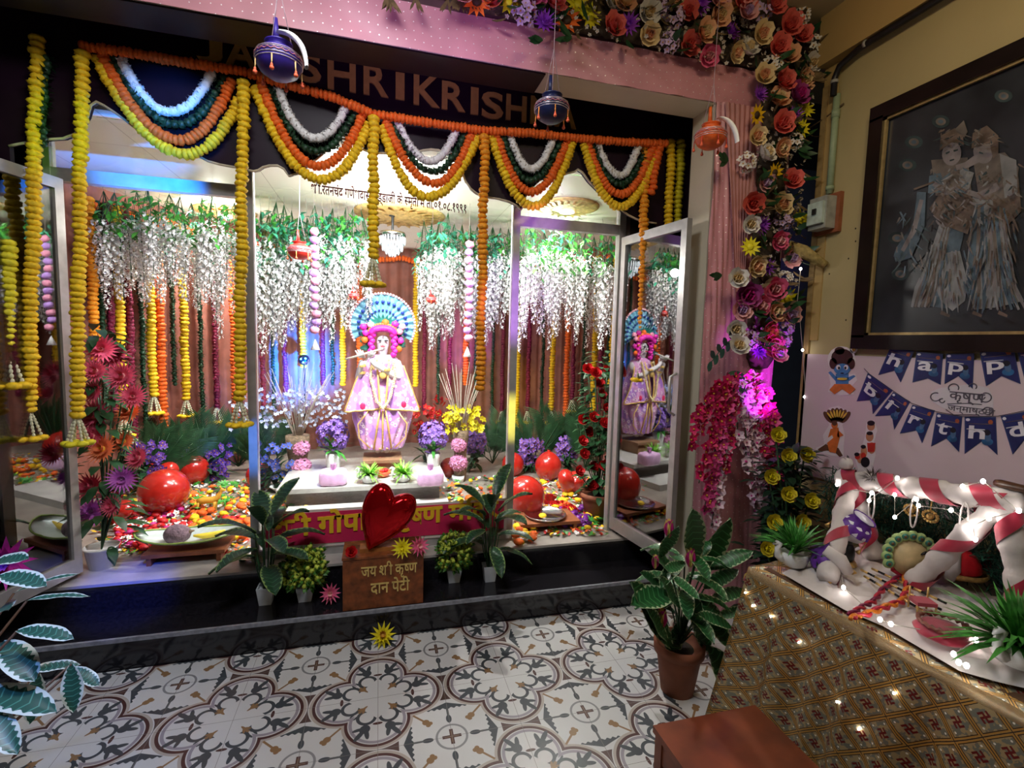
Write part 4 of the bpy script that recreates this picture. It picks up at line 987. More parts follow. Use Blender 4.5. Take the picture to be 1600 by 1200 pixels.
f.build('turban_flowers', [MGT, ORAm, PINKm], idol)
f = MB()
for i in range(9): a = -1.2+2.4*i/8; f.petal((.03*sin(a), -.03, 1.12), (sin(a), -.1, cos(a)), (0, -1, 0), .11, .03, .2, .1, 3)
f.build('crest_feathers', mat('teal_crest', (.02, .18, .14), .4, vary=.4), idol)
# halo: fan of peacock eyes
HB_ = mat('halo_blue', (.13, .32, .42), .4, vary=.35, scale=50); HP = mat('halo_pearls', (.80, .45, .50), .35, vary=.2)
f = MB(); hc = V((0, .03, 1.13)); R0 = .265
def halo(u, v):
    a = radians(-28)+radians(236)*u; r = .05+(R0-.05)*v
    return hc+V((r*cos(a), .012*sin(u*34*pi)*v, r*sin(a)))
f.grid(halo, 102, 8); f.build('halo_fan', HB_, idol)
f = MB()
for i in range(17):
    a = radians(-28)+radians(236)*(i+.5)/17
    for rr, sz in ((.20, .016), (.13, .011)): f.ball(hc+V((rr*cos(a), -.016, rr*sin(a))), (sz, .005, sz), 8, 5)
f.build('halo_eyes', mat('peacock_eye', (.01, .03, .22), .3), idol)
f = MB()
for i in range(46):
    a = radians(-30)+radians(240)*i/45; f.ball(hc+V(((R0+.006)*cos(a), -.01, (R0+.006)*sin(a))), .0115, 8, 5)
f.build('halo_pearls', HP, idol)
# long flower necklaces
f = MB()
for s in (-1, 1): string_along(f, [(s*.085, -.10, .84), (s*.10, -.165, .70), (s*.05, -.19, .50), (0, -.20, .44)], .014, 'small', .014)
f.build('flower_garland', mat('pale_gold_blossom', (.85, .66, .35), .5, vary=.3, scale=60), idol)
f = MB()
for k in range(3): f.tube([(.06*cos(a)*(1+.25*k), -.07-.03*k+.03*abs(cos(a)), .85-.02*k-.045*(1+.4*k)*sin(a)) for a in [i*pi/12 for i in range(13)]], .007, 6)
f.ball((0, -.17, .715), (.03, .012, .034), 10, 6); f.build('necklace', GOLDT, idol)
f = MB()
for p in ((-.17, -.11, .73), (-.165, -.15, .79), (.03, -.17, .76)): f.lathe([(.028, -.012), (.033, 0), (.028, .012)], p, 16, cap=False)
f.build('bangles', GOLDT, idol)
f = MB(); f.ball((-.16, -.20, .46), (.022, .008, .03), 8, 6); f.ball((.17, -.19, .47), (.022, .008, .03), 8, 6); f.build('robe_motif', mat('crimson_motif', (.6, .02, .1), .5), idol)
# ---------------------------------------------------------------- vases, pots and baskets on and beside the platform
PT = .50
CERW = mat('white_ceramic', (.80, .80, .78), .2, vary=.03)
def swanpot(g, s=1.):
    mb = MB(); mb.lathe([(.03*s, 0), (.045*s, .01*s), (.055*s, .035*s), (.055*s, .055*s), (.048*s, .06*s), (.04*s, .05*s)], (0, 0, 0), 20)
    mb.build('swan_pot', CERW, g)
    MB().tube([(-.05*s, 0, .03*s), (-.072*s, 0, .045*s), (-.075*s, 0, .075*s), (-.066*s, 0, .095*s), (-.078*s, 0, .1*s), (-.095*s, 0, .092*s)], [.016*s, .013*s, .010*s, .013*s, .010*s, .003*s], 8).build('swan_neck', CERW, g)
    MB().petal((.045*s, 0, .045*s), (1, 0, .7), (0, 0, 1), .05*s, .05*s, .6, .3, 3).build('swan_tail', CERW, g)
LIMEG = mat('bright_grass', (.20, .50, .05), .45, vary=.35)
def grasspot(label, loc, s, L, m=LIMEG, group='grass plants in white swan pots', n=70):
    g = thing('swan_pot_plant', label, 'plant', loc, group); swanpot(g, s); mb = MB(); spiky(mb, (0, 0, .05*s), L, n, .10, .10, .35); mb.build('grass', m, g); return g
grasspot('bright grass plant in white swan pot, the left of two at the deity\'s feet', place(577, 754, PT), 1.15, .13, n=110)
grasspot('bright grass plant in white swan pot, the right of two at the deity\'s feet', place(630, 752, PT), 1.15, .13, n=110)
PURB = mat('purple_bloom', (.26, .13, .50), .55, vary=.35, scale=40)
for px, lab in ((521, 'left'), (677, 'right')):
    p = at(px, 716, Y=4.45); g = thing('flower_vase', 'ball of purple blossoms in white vase on the '+lab+' of the deity', 'vase', (p.x, 4.45, PT), 'purple flower vases beside the deity')
    h = max(.05, p.z-PT+.05)
    MB().lathe([(.05, 0), (.055, .01), (.06, h*.6), (.07, h), (.06, h), (.05, h*.8)], (0, 0, 0), 24).build('vase', CERW, g)
    mb = MB()
    for i in range(130):
        o = V((rnd(-1, 1), rnd(-1, 1), rnd(-.7, 1))).normalized(); c = V((0, 0, h+.15))+V((o.x*.135, o.y*.12, o.z*.15))*rnd(.75, 1); orchid(mb, c, o, .034)
    mb.build('blossoms', [PURB, mat('pale_purple_heart', (.5, .4, .7), .5)], g); mb = MB(); spiky(mb, (0, 0, h+.02), .16, 26, .5, .2); mb.build('leaves', GREEN, g)
SAT = mat('pink_satin', (.72, .42, .66), .3, vary=.2, scale=18, sheen=.3)
for px, lab in ((521, 'left'), (672, 'right')):
    q = place(px, 757, PT); mb = MB()
    def cu(u, v): a = 2*pi*u; b = pi*(v-.5); sg = lambda x, e: math.copysign(abs(x)**e, x); return (.105*sg(cos(b), .4)*sg(cos(a), .45), .075*sg(cos(b), .4)*sg(sin(a), .45), .06+.06*sg(sin(b), .5)+.004*sin(a*9))
    mb.grid(cu, 40, 14, cu=True); g = thing('satin_gift_bundle', 'pink satin gift bundle on the '+lab+' front corner of the platform', 'bundle', q, 'pink satin bundles on the platform'); mb.build('bundle', SAT, g)
    mb = MB()
    for i in range(16): mb.petal((0, 0, .11), (cos(i*2.4), sin(i*2.4), .9), (0, 0, 1), .06, .04, .5, .3, 3)
    mb.build('ruffle', SAT, g)
for px, py, lab in ((471, 745, 'left of the platform'), (716, 738, 'right of the platform')):
    for kk, (dz, rr) in enumerate(((.10, .072), (.27, .060))):
        q = place(px, py, F0)
        if kk == 0:
            g = thing('pink_flower_stand', 'tower of pink hydrangea balls '+lab, 'flowers', (q[0]*.93, q[1]*.93, F0), 'pink hydrangea towers')
            MB().lathe([(.05, 0), (.06, .06), (.05, .06)], (0, 0, 0), 16).build('pot', CERW, g)
            MB().tube([(0, 0, .05), (0, 0, .42)], .006, 6).build('stem', DGRN, g)
        mb = MB(); hydrangea(mb, (0, 0, dz+.08), (0, -.5, .8), rr+.025, 30); hydrangea(mb, (0, 0, dz+.08), (0, .5, -.8), rr+.02, 14)
        mb.build('hydrangea_ball', [mat('orchid_pink', (.74, .30, .52), .55, vary=.2), PPNK], g)
WICK = mat('wicker', (.22, .15, .09), .75, vary=.5, scale=50, bump=.6)
BLUEL = mat('dry_stick', (.50, .42, .34), .7, vary=.2)
def basketvase(label, px, py, Y, h, R, sticks, spread, extra=None):
    p = at(px, py, Y=Y); g = thing('wicker_vase', label, 'vase', (p.x, Y, F0), 'wicker vases with sticks behind the platform')
    H = p.z-F0
    MB().lathe([(R*.7, 0), (R*.8, H*.2), (R*.75, H*.5), (R*.95, H*.8), (R, H), (R*.85, H)], (0, 0, 0), 28, None, lambda q, z: .03*sin(q*14+z*90)).build('wicker_body', WICK, g)
    mb = MB()
    for i in range(sticks):
        a = rnd(-1, 1); b = rnd(-.5, .5); L = h*rnd(.7, 1.1); d = V((a*spread, b*spread, 1)).normalized(); mb.tube([(0, 0, H*.8), (d.x*L*.5, d.y*L*.5, H+d.z*L*.5), (d.x*L, d.y*L, H+d.z*L)], [.005, .004, .002], 5)
    mb.build('sticks', BLUEL, g)
    if extra: extra(g, H)
    return g
def white_sprigs(g, H):
    mb = MB()
    for i in range(260):
        a = rnd(-1.1, .9); L = rnd(.1, .5); c = V((a*.45, rnd(-.15, .15), H+L*.8)); orchid(mb, c, (rnd(-1, 1), -1, rnd(-1, 1)), .022)
    mb.build('white_sprigs', [mat('pale_blue_white_sprig', (.62, .68, .85), .5, vary=.2), WHTm], g)
def yellow_sprigs(g, H):
    mb = MB()
    for i in range(70): orchid(mb, (rnd(-.16, .2), rnd(-.1, .1), H+rnd(-.02, .22)), (rnd(-1, 1), -1, rnd(-.5, 1)), .035)
    mb.build('yellow_blossoms', [YEL2, GHEART], g)
    mb = MB()
    for i in range(26): mb.petal((rnd(-.06, .06)-.20, 0, H+rnd(.0, .30)), (rnd(-1, 1), rnd(-1, 0), rnd(-.3, 1)), (0, 0, 1), .06, .035, .3, .1, 3)
    mb.build('red_blossoms', RED, g)
basketvase('wicker vase of thin sticks and pale sprigs left of the deity', 465, 680, 4.6, .62, .10, 26, .55, white_sprigs)
basketvase('wicker vase with yellow blossoms and sticks right of the deity', 720, 672, 4.5, .60, .075, 22, .42, yellow_sprigs)
q = place(490, 722, PT)
for px, py, lab in ((437, 752, 'left'), (750, 742, 'right')): pass
sh_ = thing('conch_dish', 'small white dish on the floor left of the platform', 'dish', place(437, 768, F0)); MB().lathe([(.03, 0), (.05, .02), (.08, .05), (.075, .05), (.04, .02)], (0, 0, 0), 20).build('bowl', CERW, sh_)
o = thing('offering_bowl', 'small orange red offering bowl before the statue pedestal', 'bowl', (.03, 4.14, PT)); MB().lathe([(.03, 0), (.055, .02), (.065, .05), (.055, .05), (.03, .03)], (0, 0, 0), 20).build('bowl', mat('orange_bowl', (.6, .12, .05), .4), o)
mb = MB()
for i in range(9): mb.ball((.03*cos(i*2.4), .03*sin(i*2.4), .055), .014, 7, 5)
mb.build('offerings', RED, o)
# ---------------------------------------------------------------- balloons on the shrine floor
BAL = mat('red_balloon', (.46, .020, .012), .2, vary=.08, coat=.6, spec=.6)
def balloon(label, px, py, z, R, heartish=False, tilt=(0, 0, 0), m=BAL):
    p = place(px, py, z); g = thing('balloon', label, 'balloon', (p[0], p[1], z+R*.95), 'red balloons on the shrine floor')
    g.rotation_euler = tilt; mb = MB()
    if heartish:
        def hf(u, v):
            q = heart(2*pi*u); e = cos((v-.5)*pi)**.5 if abs(v-.5) < .4999 else 0; return V((q.x*.062*R*e, R*.62*sin((v-.5)*pi), (q.z+2)*e*.062*R))
        mb.grid(hf, 40, 12, cu=True)
    else:
        mb.lathe([(R*sin(a)*(1-.12*(a > 1.9)*(a-1.9)), R*1.12*cos(a)) for a in [.02+3.02*i/16 for i in range(17)]], (0, 0, 0), 28)
    mb.build('balloon_skin', m, g); MB().lathe([(.012, -R*1.10), (.02, -R*1.2), (.001, -R*1.12)], (0, 0, 0), 10).build('knot', m, g)
balloon('round red balloon at the back of the left opening', 303, 756, F0, .125, tilt=(.3, .2, 0))
balloon('red heart balloon behind the big one in the left opening', 252, 768, F0, .14, True, (.5, 0, .2))
balloon('large glossy red balloon lying among flowers in the left opening', 258, 800, F0, .165, tilt=(1.2, .3, .4))
balloon('red balloon at the lower left beside the dahlia plant', 186, 818, F0, .10, True, (.6, .3, 0))
balloon('red balloon partly hidden behind the left mullion inside the centre pane', 404, 760, F0, .10)
balloon('dark red balloon at the right rear inside the centre pane', 701, 745, F0, .09)
balloon('large orange red balloon just right of the right mullion', 820, 805, F0, .15, tilt=(.25, -.25, 0))
balloon('red balloon half hidden behind the right mullion', 801, 742, F0, .11)
balloon('upright red balloon before the palm leaves in the right opening', 856, 748, F0, .13, tilt=(2.9, .1, 0))
balloon('red balloon leaning on the rose tree pot in the right opening', 890, 775, F0, .13, True, (.5, .2, 0))
# ---------------------------------------------------------------- palms, bushes and flower plants
def palm(label, px, py, Y, n, L, lift=1.1):
    p = at(px, py, Y=Y); g = thing('palm_fronds', label, 'plant', (p.x, Y, F0), 'dark palm fronds at the back of the shrine')
    mb = MB(); st = MB()
    for i in range(n):
        a = rnd(-.95, .95); d = V((sin(a), -.10*rnd(0, 1), cos(a)*lift)).normalized(); b = V((0, 0, .05)); l = L*rnd(.75, 1.1); up = V((0, -1, .2)); sd = d.cross(up).normalized(); m_ = 18
        st.tube([b, b+d*l*.5, b+d*l+V((0, 0, -.04))], [.006, .004, .002], 5)
        for j in range(m_):
            t = .3+.7*j/m_; c = b+d*(l*t)
            for s in (-1, 1): mb.petal(c, sd*s+d*1.1, up, l*.34*(1-.55*abs(t-.55)), .013, -.35, .1, 2, .1)
    mb.build('fronds', DGRN, g); st.build('stalks', DGRN, g)
for i, (px, Y) in enumerate(((268, 5.0), (325, 5.2), (372, 5.3), (230, 4.8))): palm('dark palm fronds behind the balloons, '+['nearest the dahlia plant', 'in the middle', 'nearest the left mullion', 'second from the dahlia plant'][[3, 1, 2, 0].index(i)]+' in the left opening', px, 705, Y-.12, 9, .5)
palm('dark palm fronds rising beside the right mullion', 838, 705, 4.8, 9, .52); palm('large dark palm fan behind the purple flowers in the right opening', 880, 705, 4.9, 12, .62); palm('dark palm fronds behind the red rose tree', 915, 705, 4.6, 9, .5)
palm('dark fronds at the right rear of the centre pane', 770, 700, 4.9, 8, .5); palm('dark fronds at the left rear of the centre pane', 425, 700, 5.0, 8, .5)
def flowerbush(label, px, py, Y, R, m, n=80, hearts=None, group='purple flower clumps at the back', z=.3):
    p = at(px, py, Y=Y); g = thing('flower_clump', label, 'flowers', (p.x, Y, F0), group); mb = MB(); lf = MB(); H = max(.1, p.z-F0)
    for i in range(n):
        o = V((rnd(-1, 1), rnd(-1, .3), rnd(-1, 1))); c = V((o.x*R, o.y*R*.6, H+o.z*R)); orchid(mb, c, (o.x, -1, o.z*.5), .032)
    for i in range(60):
        o = V((rnd(-1, 1), rnd(-1, 1), rnd(-.4, 1))).normalized(); lf.petal((0, 0, H*rnd(.1, .9)), o, (0, 0, 1), R*rnd(.8, 1.3), .04, -.4, .1, 3)
    mb.build('blossoms', [m, hearts or GHEART], g); lf.build('leaves', DGRN, g)
DPUR = mat('deep_purple_bloom', (.12, .045, .30), .55, vary=.4)
flowerbush('purple flower clump beside the dahlia plant', 228, 716, 4.5, .13, DPUR); flowerbush('dark purple flower clump right of the round balloon', 322, 728, 4.9, .20, DPUR, 90)
flowerbush('purple flower clump beyond the right mullion', 828, 706, 4.7, .13, PURB); flowerbush('purple flower clump before the large palm fan', 887, 700, 4.7, .11, PURB)
flowerbush('blue purple flower clump at the right end of the centre pane', 742, 690, 4.8, .10, PURB); flowerbush('blue white flower clump at the left end of the centre pane', 428, 720, 4.5, .16, mat('blue_bloom', (.10, .14, .5), .5, vary=.3), 60)
flowerbush('red flower clump beside the right purple vase', 665, 655, 4.65, .12, RED, 40)
# dahlia plant at the left and rose tree at the right
g = thing('dahlia_plant', 'tall artificial dahlia plant with pink flowers in a pot inside the left door', 'plant', (*place(160, 885, F0)[:2], F0))
gp = g.location.copy()
MB().lathe([(.06, 0), (.08, .12), (.085, .12), (.07, .10)], (0, 0, 0), 20).build('pot', CERW, g)
DH = [mat('pink_dahlia', (.80, .12, .22), .5, vary=.2), mat('pink_dahlia_tip', (.85, .40, .38), .5, vary=.2)]; DO = [mat('orange_dahlia', (.88, .25, .10), .5, vary=.15), mat('yellow_dahlia_heart', (.9, .5, .05), .5)]; DV = [mat('violet_dahlia', (.58, .16, .60), .5, vary=.2), mat('white_dahlia_heart', (.8, .6, .8), .5)]
st = MB(); lf = MB()
for i, (px, py, r, mm) in enumerate(((158, 546, .075, DH), (178, 555, .08, DH), (150, 580, .062, DH), (192, 588, .075, DH), (148, 612, .06, DH), (207, 620, .065, DH), (150, 650, .085, DH), (205, 645, .07, DO), (148, 682, .065, DH), (162, 702, .075, DO), (195, 690, .06, DO), (219, 716, .065, DH), (191, 748, .07, DV), (143, 762, .08, DH), (180, 772, .075, DH), (142, 800, .08, DV), (176, 790, .055, DH))):
    Y = gp.y+rnd(-.10, .12); c = at(px, py, Y=Y)-gp; mb = MB(); dahlia(mb, (0, 0, 0), (rnd(-.5, .5), -1, rnd(.1, .6)), r*1.22, 4, 22, .17); mb.build('flower_head', mm, g, True, c)
    st.tube([(0, 0, .1), V((c.x*.3, c.y*.3+.05, c.z*.5+.05)), c+V((0, .03, -.02))], .004, 5)
for i in range(150):
    z = rnd(.12, 1.35); q = rnd(0, 6.28); w = .05+.16*(1-z/1.7); o = V((cos(q), sin(q), rnd(-.2, .4))); lf.petal(V((.0, .05, z))+o*w*.5, o, (0, 0, 1), .12, .05, -.5, .15, 3, .05)
lf.build('leaves', DGRN, g); st.build('stems', DGRN, g)
g = thing('rose_tree', 'tall red rose tree in clay pot inside the right opening', 'plant', (*place(934, 808, F0)[:2], F0)); gp = g.location.copy(); claypot(g, .14, .20)
st = MB(); lf = MB()
for i, (px, py) in enumerate(((918, 578), (930, 584), (938, 618), (949, 580), (945, 640), (910, 657), (926, 653), (943, 662), (920, 676), (911, 710), (947, 668), (944, 728), (903, 737), (945, 748), (926, 730), (935, 600), (950, 700), (908, 690), (925, 760))):
    Y = gp.y+rnd(-.18, .02); c = at(px, py, Y=Y)-gp; mb = MB(); rose(mb, (0, 0, 0), (rnd(-.4, .4), -1, .5), .045); mb.build('rose', [RED, RED], g, True, c); st.tube([(0, 0, .15), V((c.x*.4, c.y*.3, c.z*.6)), c], .004, 5)
for i in range(320):
    z = rnd(.18, 1.25); q = rnd(0, 6.28); w = .04+.17*rnd(.3, 1); o = V((cos(q), sin(q), rnd(-.2, .5))); lf.petal(V((0, 0, z))+o*w*.7, o, (0, 0, 1), .085, .045, -.4, .15, 3, .05)
lf.build('leaves', DGRN, g); st.build('stems', DGRN, g)
# ---------------------------------------------------------------- carpet of loose flowers: heads are counted, petals are stuff
def heads(group, fn, protos, n, zone, rs=(.8, 1.2), lab=None, cat='flower'):
    for i in range(n):
        x, y = zone(i); nm, me, la = protos[i % len(protos)]
        o = link(nm, me, None, (x, y, F0+.012+rnd(0, .02)), (rnd(-.5, .5), rnd(-.5, .5), rnd(0, 6)), rnd(*rs)); tag(o, la+' '+group, cat, la+' '+group)
def proto(kind, r, mats):
    mb = MB(); {'mg': lambda: marigold(mb, (0, 0, r*.4), r, flat=.6), 'rose': lambda: rose(mb, (0, 0, 0), (0, 0, 1), r), 'daisy': lambda: daisy(mb, (0, 0, .01), (0, 0, 1), r), 'orchid': lambda: orchid(mb, (0, 0, .01), (0, 0, 1), r)}[kind](); return mb.mesh('flower', mats)
PR = {'w': ('jasmine_bud', proto('orchid', .024, [WHTm, GHEART]), 'small ivory blossom lying'), 'r': ('red_bloom', proto('mg', .024, [RED]), 'small red bloom lying'), 'y': ('marigold', proto('mg', .030, [YELm]), 'yellow marigold head lying'), 'o': ('marigold', proto('mg', .032, [ORAm]), 'orange marigold head lying'),
      'f': ('white_flower', proto('daisy', .05, [WHP, GHEART]), 'open white flower with yellow heart lying'), 'm': ('magenta_bloom', proto('mg', .024, [MAG]), 'small magenta bloom lying'), 'v': ('violet_bloom', proto('mg', .024, [mat('grape_violet', (.16, .02, .22), .4, vary=.3)]), 'dark violet bloom lying'), 'R': ('open_rose', proto('rose', .05, [RED, RED]), 'open red rose lying'), 'g': ('green_rosette', proto('daisy', .06, [GREEN, GREEN]), 'green leaf rosette lying')}
def zone_px(px0, px1, py0, py1):
    def f(i): p = place(rnd(px0, px1), py0+(py1-py0)*rnd(0, 1)**.8, F0+.02); return p[0], p[1]
    return f
def strew(where, keys, n, z, rs=(.8, 1.2)): heads(where, None, [PR[k] for k in keys], n, z, rs)
strew('in the heap before the big balloon in the left opening', 'wrwrwrm', 210, zone_px(178, 298, 790, 858))
strew('on the right of the left opening', 'oyoyw', 70, zone_px(300, 392, 780, 852)); strew('towards the back of the left opening', 'owgyw', 70, zone_px(292, 392, 752, 790), (.6, 1))
strew('beside the leaf plate in the left opening', 'ff', 4, zone_px(286, 312, 812, 835)); strew('near the left mullion', 'r', 24, zone_px(352, 380, 808, 832)); strew('beside the standing deer', 'g', 8, zone_px(290, 350, 775, 800))
strew('left of the deity platform', 'wygw', 60, zone_px(405, 480, 772, 812), (.6, 1)); strew('right of the deity platform', 'wygwo', 60, zone_px(700, 792, 745, 790), (.6, 1))
strew('behind the brass plate in the right opening', 'ywyow', 110, zone_px(806, 905, 752, 800)); strew('in the right opening', 'RRf', 16, zone_px(845, 895, 782, 806)); strew('in a cluster before the rose tree pot', 'v', 46, zone_px(876, 925, 795, 822)); strew('left of the brass plate', 'oyw', 34, zone_px(806, 835, 800, 850)); strew('by the rose tree pot', 'yg', 10, zone_px(912, 940, 806, 828))
mb = MB()
for i in range(3200):
    s_ = random.random()
    px, py = (rnd(150, 392), rnd(752, 868)) if s_ < .5 else ((rnd(400, 795), rnd(745, 800)) if s_ < .7 else (rnd(806, 945), rnd(748, 838)))
    x, y, _ = place(px, py, F0+.004); mb.k = random.randrange(5); q = rnd(0, 6.28); mb.petal((x, y, F0+.004+rnd(0, .012)), (cos(q), sin(q), rnd(0, .3)), (0, 0, 1), .035, .024, .2, .2, 2)
o = mb.build('loose_petals', [WHTm, YELm, ORAm, GREEN, RED]); tag(o, 'loose petals and bits of leaf scattered over the shrine floor', 'petals', kind='stuff')
# leaf plate with coconut on a low wooden stool
STW = mat('stool_wood', (.26, .085, .035), .4, vary=.3, scale=14)
def paat(label, px, py, z, w, d, h=.055, rz=0, Y=None):
    q = place(px, py, z); g = thing('low_wooden_stool', label, 'stool', (q[0], q[1], z), 'low wooden stools on the shrine sill', rz)
    MB().box((-w/2, -d/2, h-.022), (w/2, d/2, h)).build('seat', STW, g, False)
    for s in (-1, 1): MB().box((s*w*.42-.012, -d/2+.01, 0), (s*w*.42+.012, d/2-.01, h-.022)).build('foot', STW, g, False)
    return g
s1 = paat('low wooden stool under the leaf plate at the left opening', 285, 884, F0, .42, .24, .07)
s1.location.y = 3.22
c1 = V((s1.location.x, s1.location.y, F0+.072))
g = thing('leaf_plate', 'boat shaped silver green leaf plate on the left wooden stool', 'plate', c1)
mb = MB()
def lp(u, v):
    t = u*2-1; w = .13*(1-abs(t)**2.2)**.6; s = v*2-1; return (t*.29, s*w, .008+.05*(abs(s)**2)*(1-abs(t)*.5)+.055*t*t)
mb.grid(lp, 24, 10); mb.build('plate', mat('silver_leaf_plate', (.50, .56, .52), .3, metal=.2, vary=.1), g)
MB().tube([V(lp(i/20, 0)) for i in range(21)]+[V(lp(1-i/20, 1)) for i in range(21)], .006, 6).build('green_rim', mat('banana_rim', (.30, .42, .10), .4), g)
g = thing('coconut', 'dark husked coconut lying on the leaf plate', 'coconut', c1+V((-.07, 0, .065))); mb = MB(); mb.ball((0, 0, 0), (.072, .055, .058), 20, 14, None, lambda q, a: .03*sin(5*q)*sin(a)+.02*sin(13*q+a*7)); mb.build('shell', mat('coconut_husk', (.16, .10, .12), .8, vary=.4, scale=50, bump=.8), g)
MB().tube([(.06, 0, .01), (.09, 0, .015)], [.014, .004], 8).build('tuft', mat('coconut_tuft', (.2, .13, .08), .9), g)
g = thing('banana', 'yellow banana lying on the right of the leaf plate', 'fruit', c1+V((.09, .01, .035))); MB().tube([(-.08, 0, .01), (-.03, .01, 0), (.03, .01, .005), (.09, 0, .03)], [.006, .017, .018, .005], 10).build('peel', mat('banana_peel', (.75, .55, .05), .5, vary=.1), g)
s2 = paat('low wooden stool under the steel plate at the right opening', 866, 838, F0, .44, .26, .07); s2.location.y = 3.26
g = thing('steel_plate', 'round shiny steel plate on the right wooden stool', 'plate', s2.location+V((0, 0, .071))); MB().lathe([(.001, 0), (.125, 0), (.148, .022), (.150, .024), (.152, .022), (.13, -.0)], (0, 0, 0), 40, cap=False).build('dish', CHR, g)
g = thing('marigold', 'single yellow marigold lying in the steel plate', 'flower', s2.location+V((-.03, -.03, .073))); mb = MB(); marigold(mb, (0, 0, .016), .028, flat=.55); mb.build('blossom', YELm, g)
# toy deer cut from gold card, the size of a finger puppet
q = place(326, 802, F0); g = thing('toy_deer', 'small golden toy deer standing among the flowers', 'figurine', q)
DE = mat('golden_deer', (.70, .38, .05), .4, vary=.1); mb = MB(); mb.tube([(-.07, 0, .09), (-.03, 0, .10), (.03, 0, .10), (.06, 0, .115), (.085, 0, .16), (.09, 0, .175), (.115, 0, .165)], [.022, .026, .025, .02, .012, .015, .006], 10)
mb.tube([(.085, 0, .18), (.08, .01, .205)], [.006, .002], 6).tube([(.085, 0, .18), (.08, -.012, .205)], [.006, .002], 6).tube([(-.085, 0, .1), (-.11, 0, .13)], [.008, .002], 6); mb.build('body', DE, g)
for x, y in ((-.06, -.012), (-.055, .012), (.045, -.012), (.05, .012)): MB().tube([(x, y, .09), (x-.008, y, .045), (x, y, 0)], [.012, .006, .005], 8).build('leg', DE, g)
# ================================================================ silk flower arrangement on beam and pillar
arch = thing('floral_arrangement', 'dense silk flower arrangement along the beam and down the pillar', 'flowers', (2.1, 2.42, 0))
ao = arch.location.copy()
PLM = mat('plum_petal', (.36, .05, .22), .5, vary=.3)
def head_mesh(kind, mats, r=1.):
    mb = MB(); {'rose': rose, 'dahlia': dahlia, 'daisy': daisy, 'orchid': orchid, 'hyd': hydrangea}[kind](mb, (0, 0, 0), (0, 0, 1), r); return mb.mesh(kind, mats)
random.seed(5)
HM = {'L': ('orchid_cluster', head_mesh('hyd', [LIL, GHEART])), 'W': ('orchid_cluster', head_mesh('hyd', [WHP, GHEART])), 'P': ('purple_dahlia', head_mesh('dahlia', [PUR, PUR])),
      'C': ('coral_rose', head_mesh('rose', [COR, COR])), 'c': ('cream_rose', head_mesh('rose', [CRM, PCH])), 'p': ('peach_rose', head_mesh('rose', [PCH, CRM])), 'k': ('pink_rose', head_mesh('rose', [PNK, PPNK])),
      'Y': ('yellow_lily', head_mesh('daisy', [YEL2, YEL2])), 'S': ('sunflower', head_mesh('daisy', [mat('sunflower_petal', (.85, .50, .01), .5, vary=.1), HEART])), 'O': ('orange_daisy', head_mesh('daisy', [ORAm, HEART])),
      'M': ('plum_peony', head_mesh('rose', [PLM, MAG])), 'w': ('white_rose', head_mesh('rose', [WHP, CRM])), 'l': ('pale_pink_rose', head_mesh('rose', [PPNK, LIL]))}
FL = """745 2 O;725 -2 l;770 0 C;795 5 Y;818 18 L;850 36 P;862 8 C;885 32 O;902 8 Y;922 26 Y;955 46 C;982 38 P;975 8 p;1030 12 L;1012 56 c;1052 28 L;1045 68 L;1072 20 C;1092 6 P;1072 72 C;1095 52 p;1122 25 p;1140 52 P;1145 82 c;1185 55 c;1165 22 l;1190 14 L;1205 8 C;1230 42 C;1250 58 C;1212 76 C;1232 90 p;1250 26 W;1272 72 W;1220 130 C;1252 128 p;1190 122 c;1185 148 P;1212 160 p;1238 182 P;1240 152 M;1218 195 C;1258 172 Y;1252 200 Y;1182 180 S;1178 215 c;1215 232 p;1240 222 W;1190 244 w;1165 254 W;1210 270 S;1235 284 C;1192 285 l;1175 318 C;1188 352 P;1215 322 c;1224 346 L;1250 342 Y;1172 386 Y;1213 376 k;1175 416 c;1197 418 P;1230 402 l;1225 436 W;1208 450 k;1165 460 M;1182 476 k;1156 484 l;1230 466 Y;1205 488 p;1230 492 l;1148 512 w;1195 520 C;1170 532 L;1225 512 L;1203 540 k;1186 548 P;1222 532 L;1150 542 w;1212 556 l;1160 8 C;1105 88 k;958 12 w;1010 22 w;835 -2 k;1118 -2 l;1140 12 c;1165 82 w;1205 104 W;1050 -4 c;1265 100 w;1170 350 w;1150 436 w"""
for it in FL.split(';'):
    x, y, k = it.split(); x = float(x); y = float(y); onb = y < 100 and x < 1150
    Yp = (2.40 if onb else 2.38)-rnd(0, .05); p = at(x, y, Y=Yp); nm, me = HM[k]
    dn = V((rnd(-.35, .35), -1, rnd(-.45, .25))) if onb else V((rnd(-.5, .3), -1, rnd(-.3, .4)))
    r = {'L': .055, 'W': .05, 'P': .05, 'C': .052, 'c': .052, 'p': .050, 'k': .052, 'Y': .05, 'S': .048, 'O': .055, 'M': .058, 'w': .05, 'l': .05}[k]*rnd(1.12, 1.42)
    link(nm, me, arch, p-ao, aim(dn).to_euler(), r)
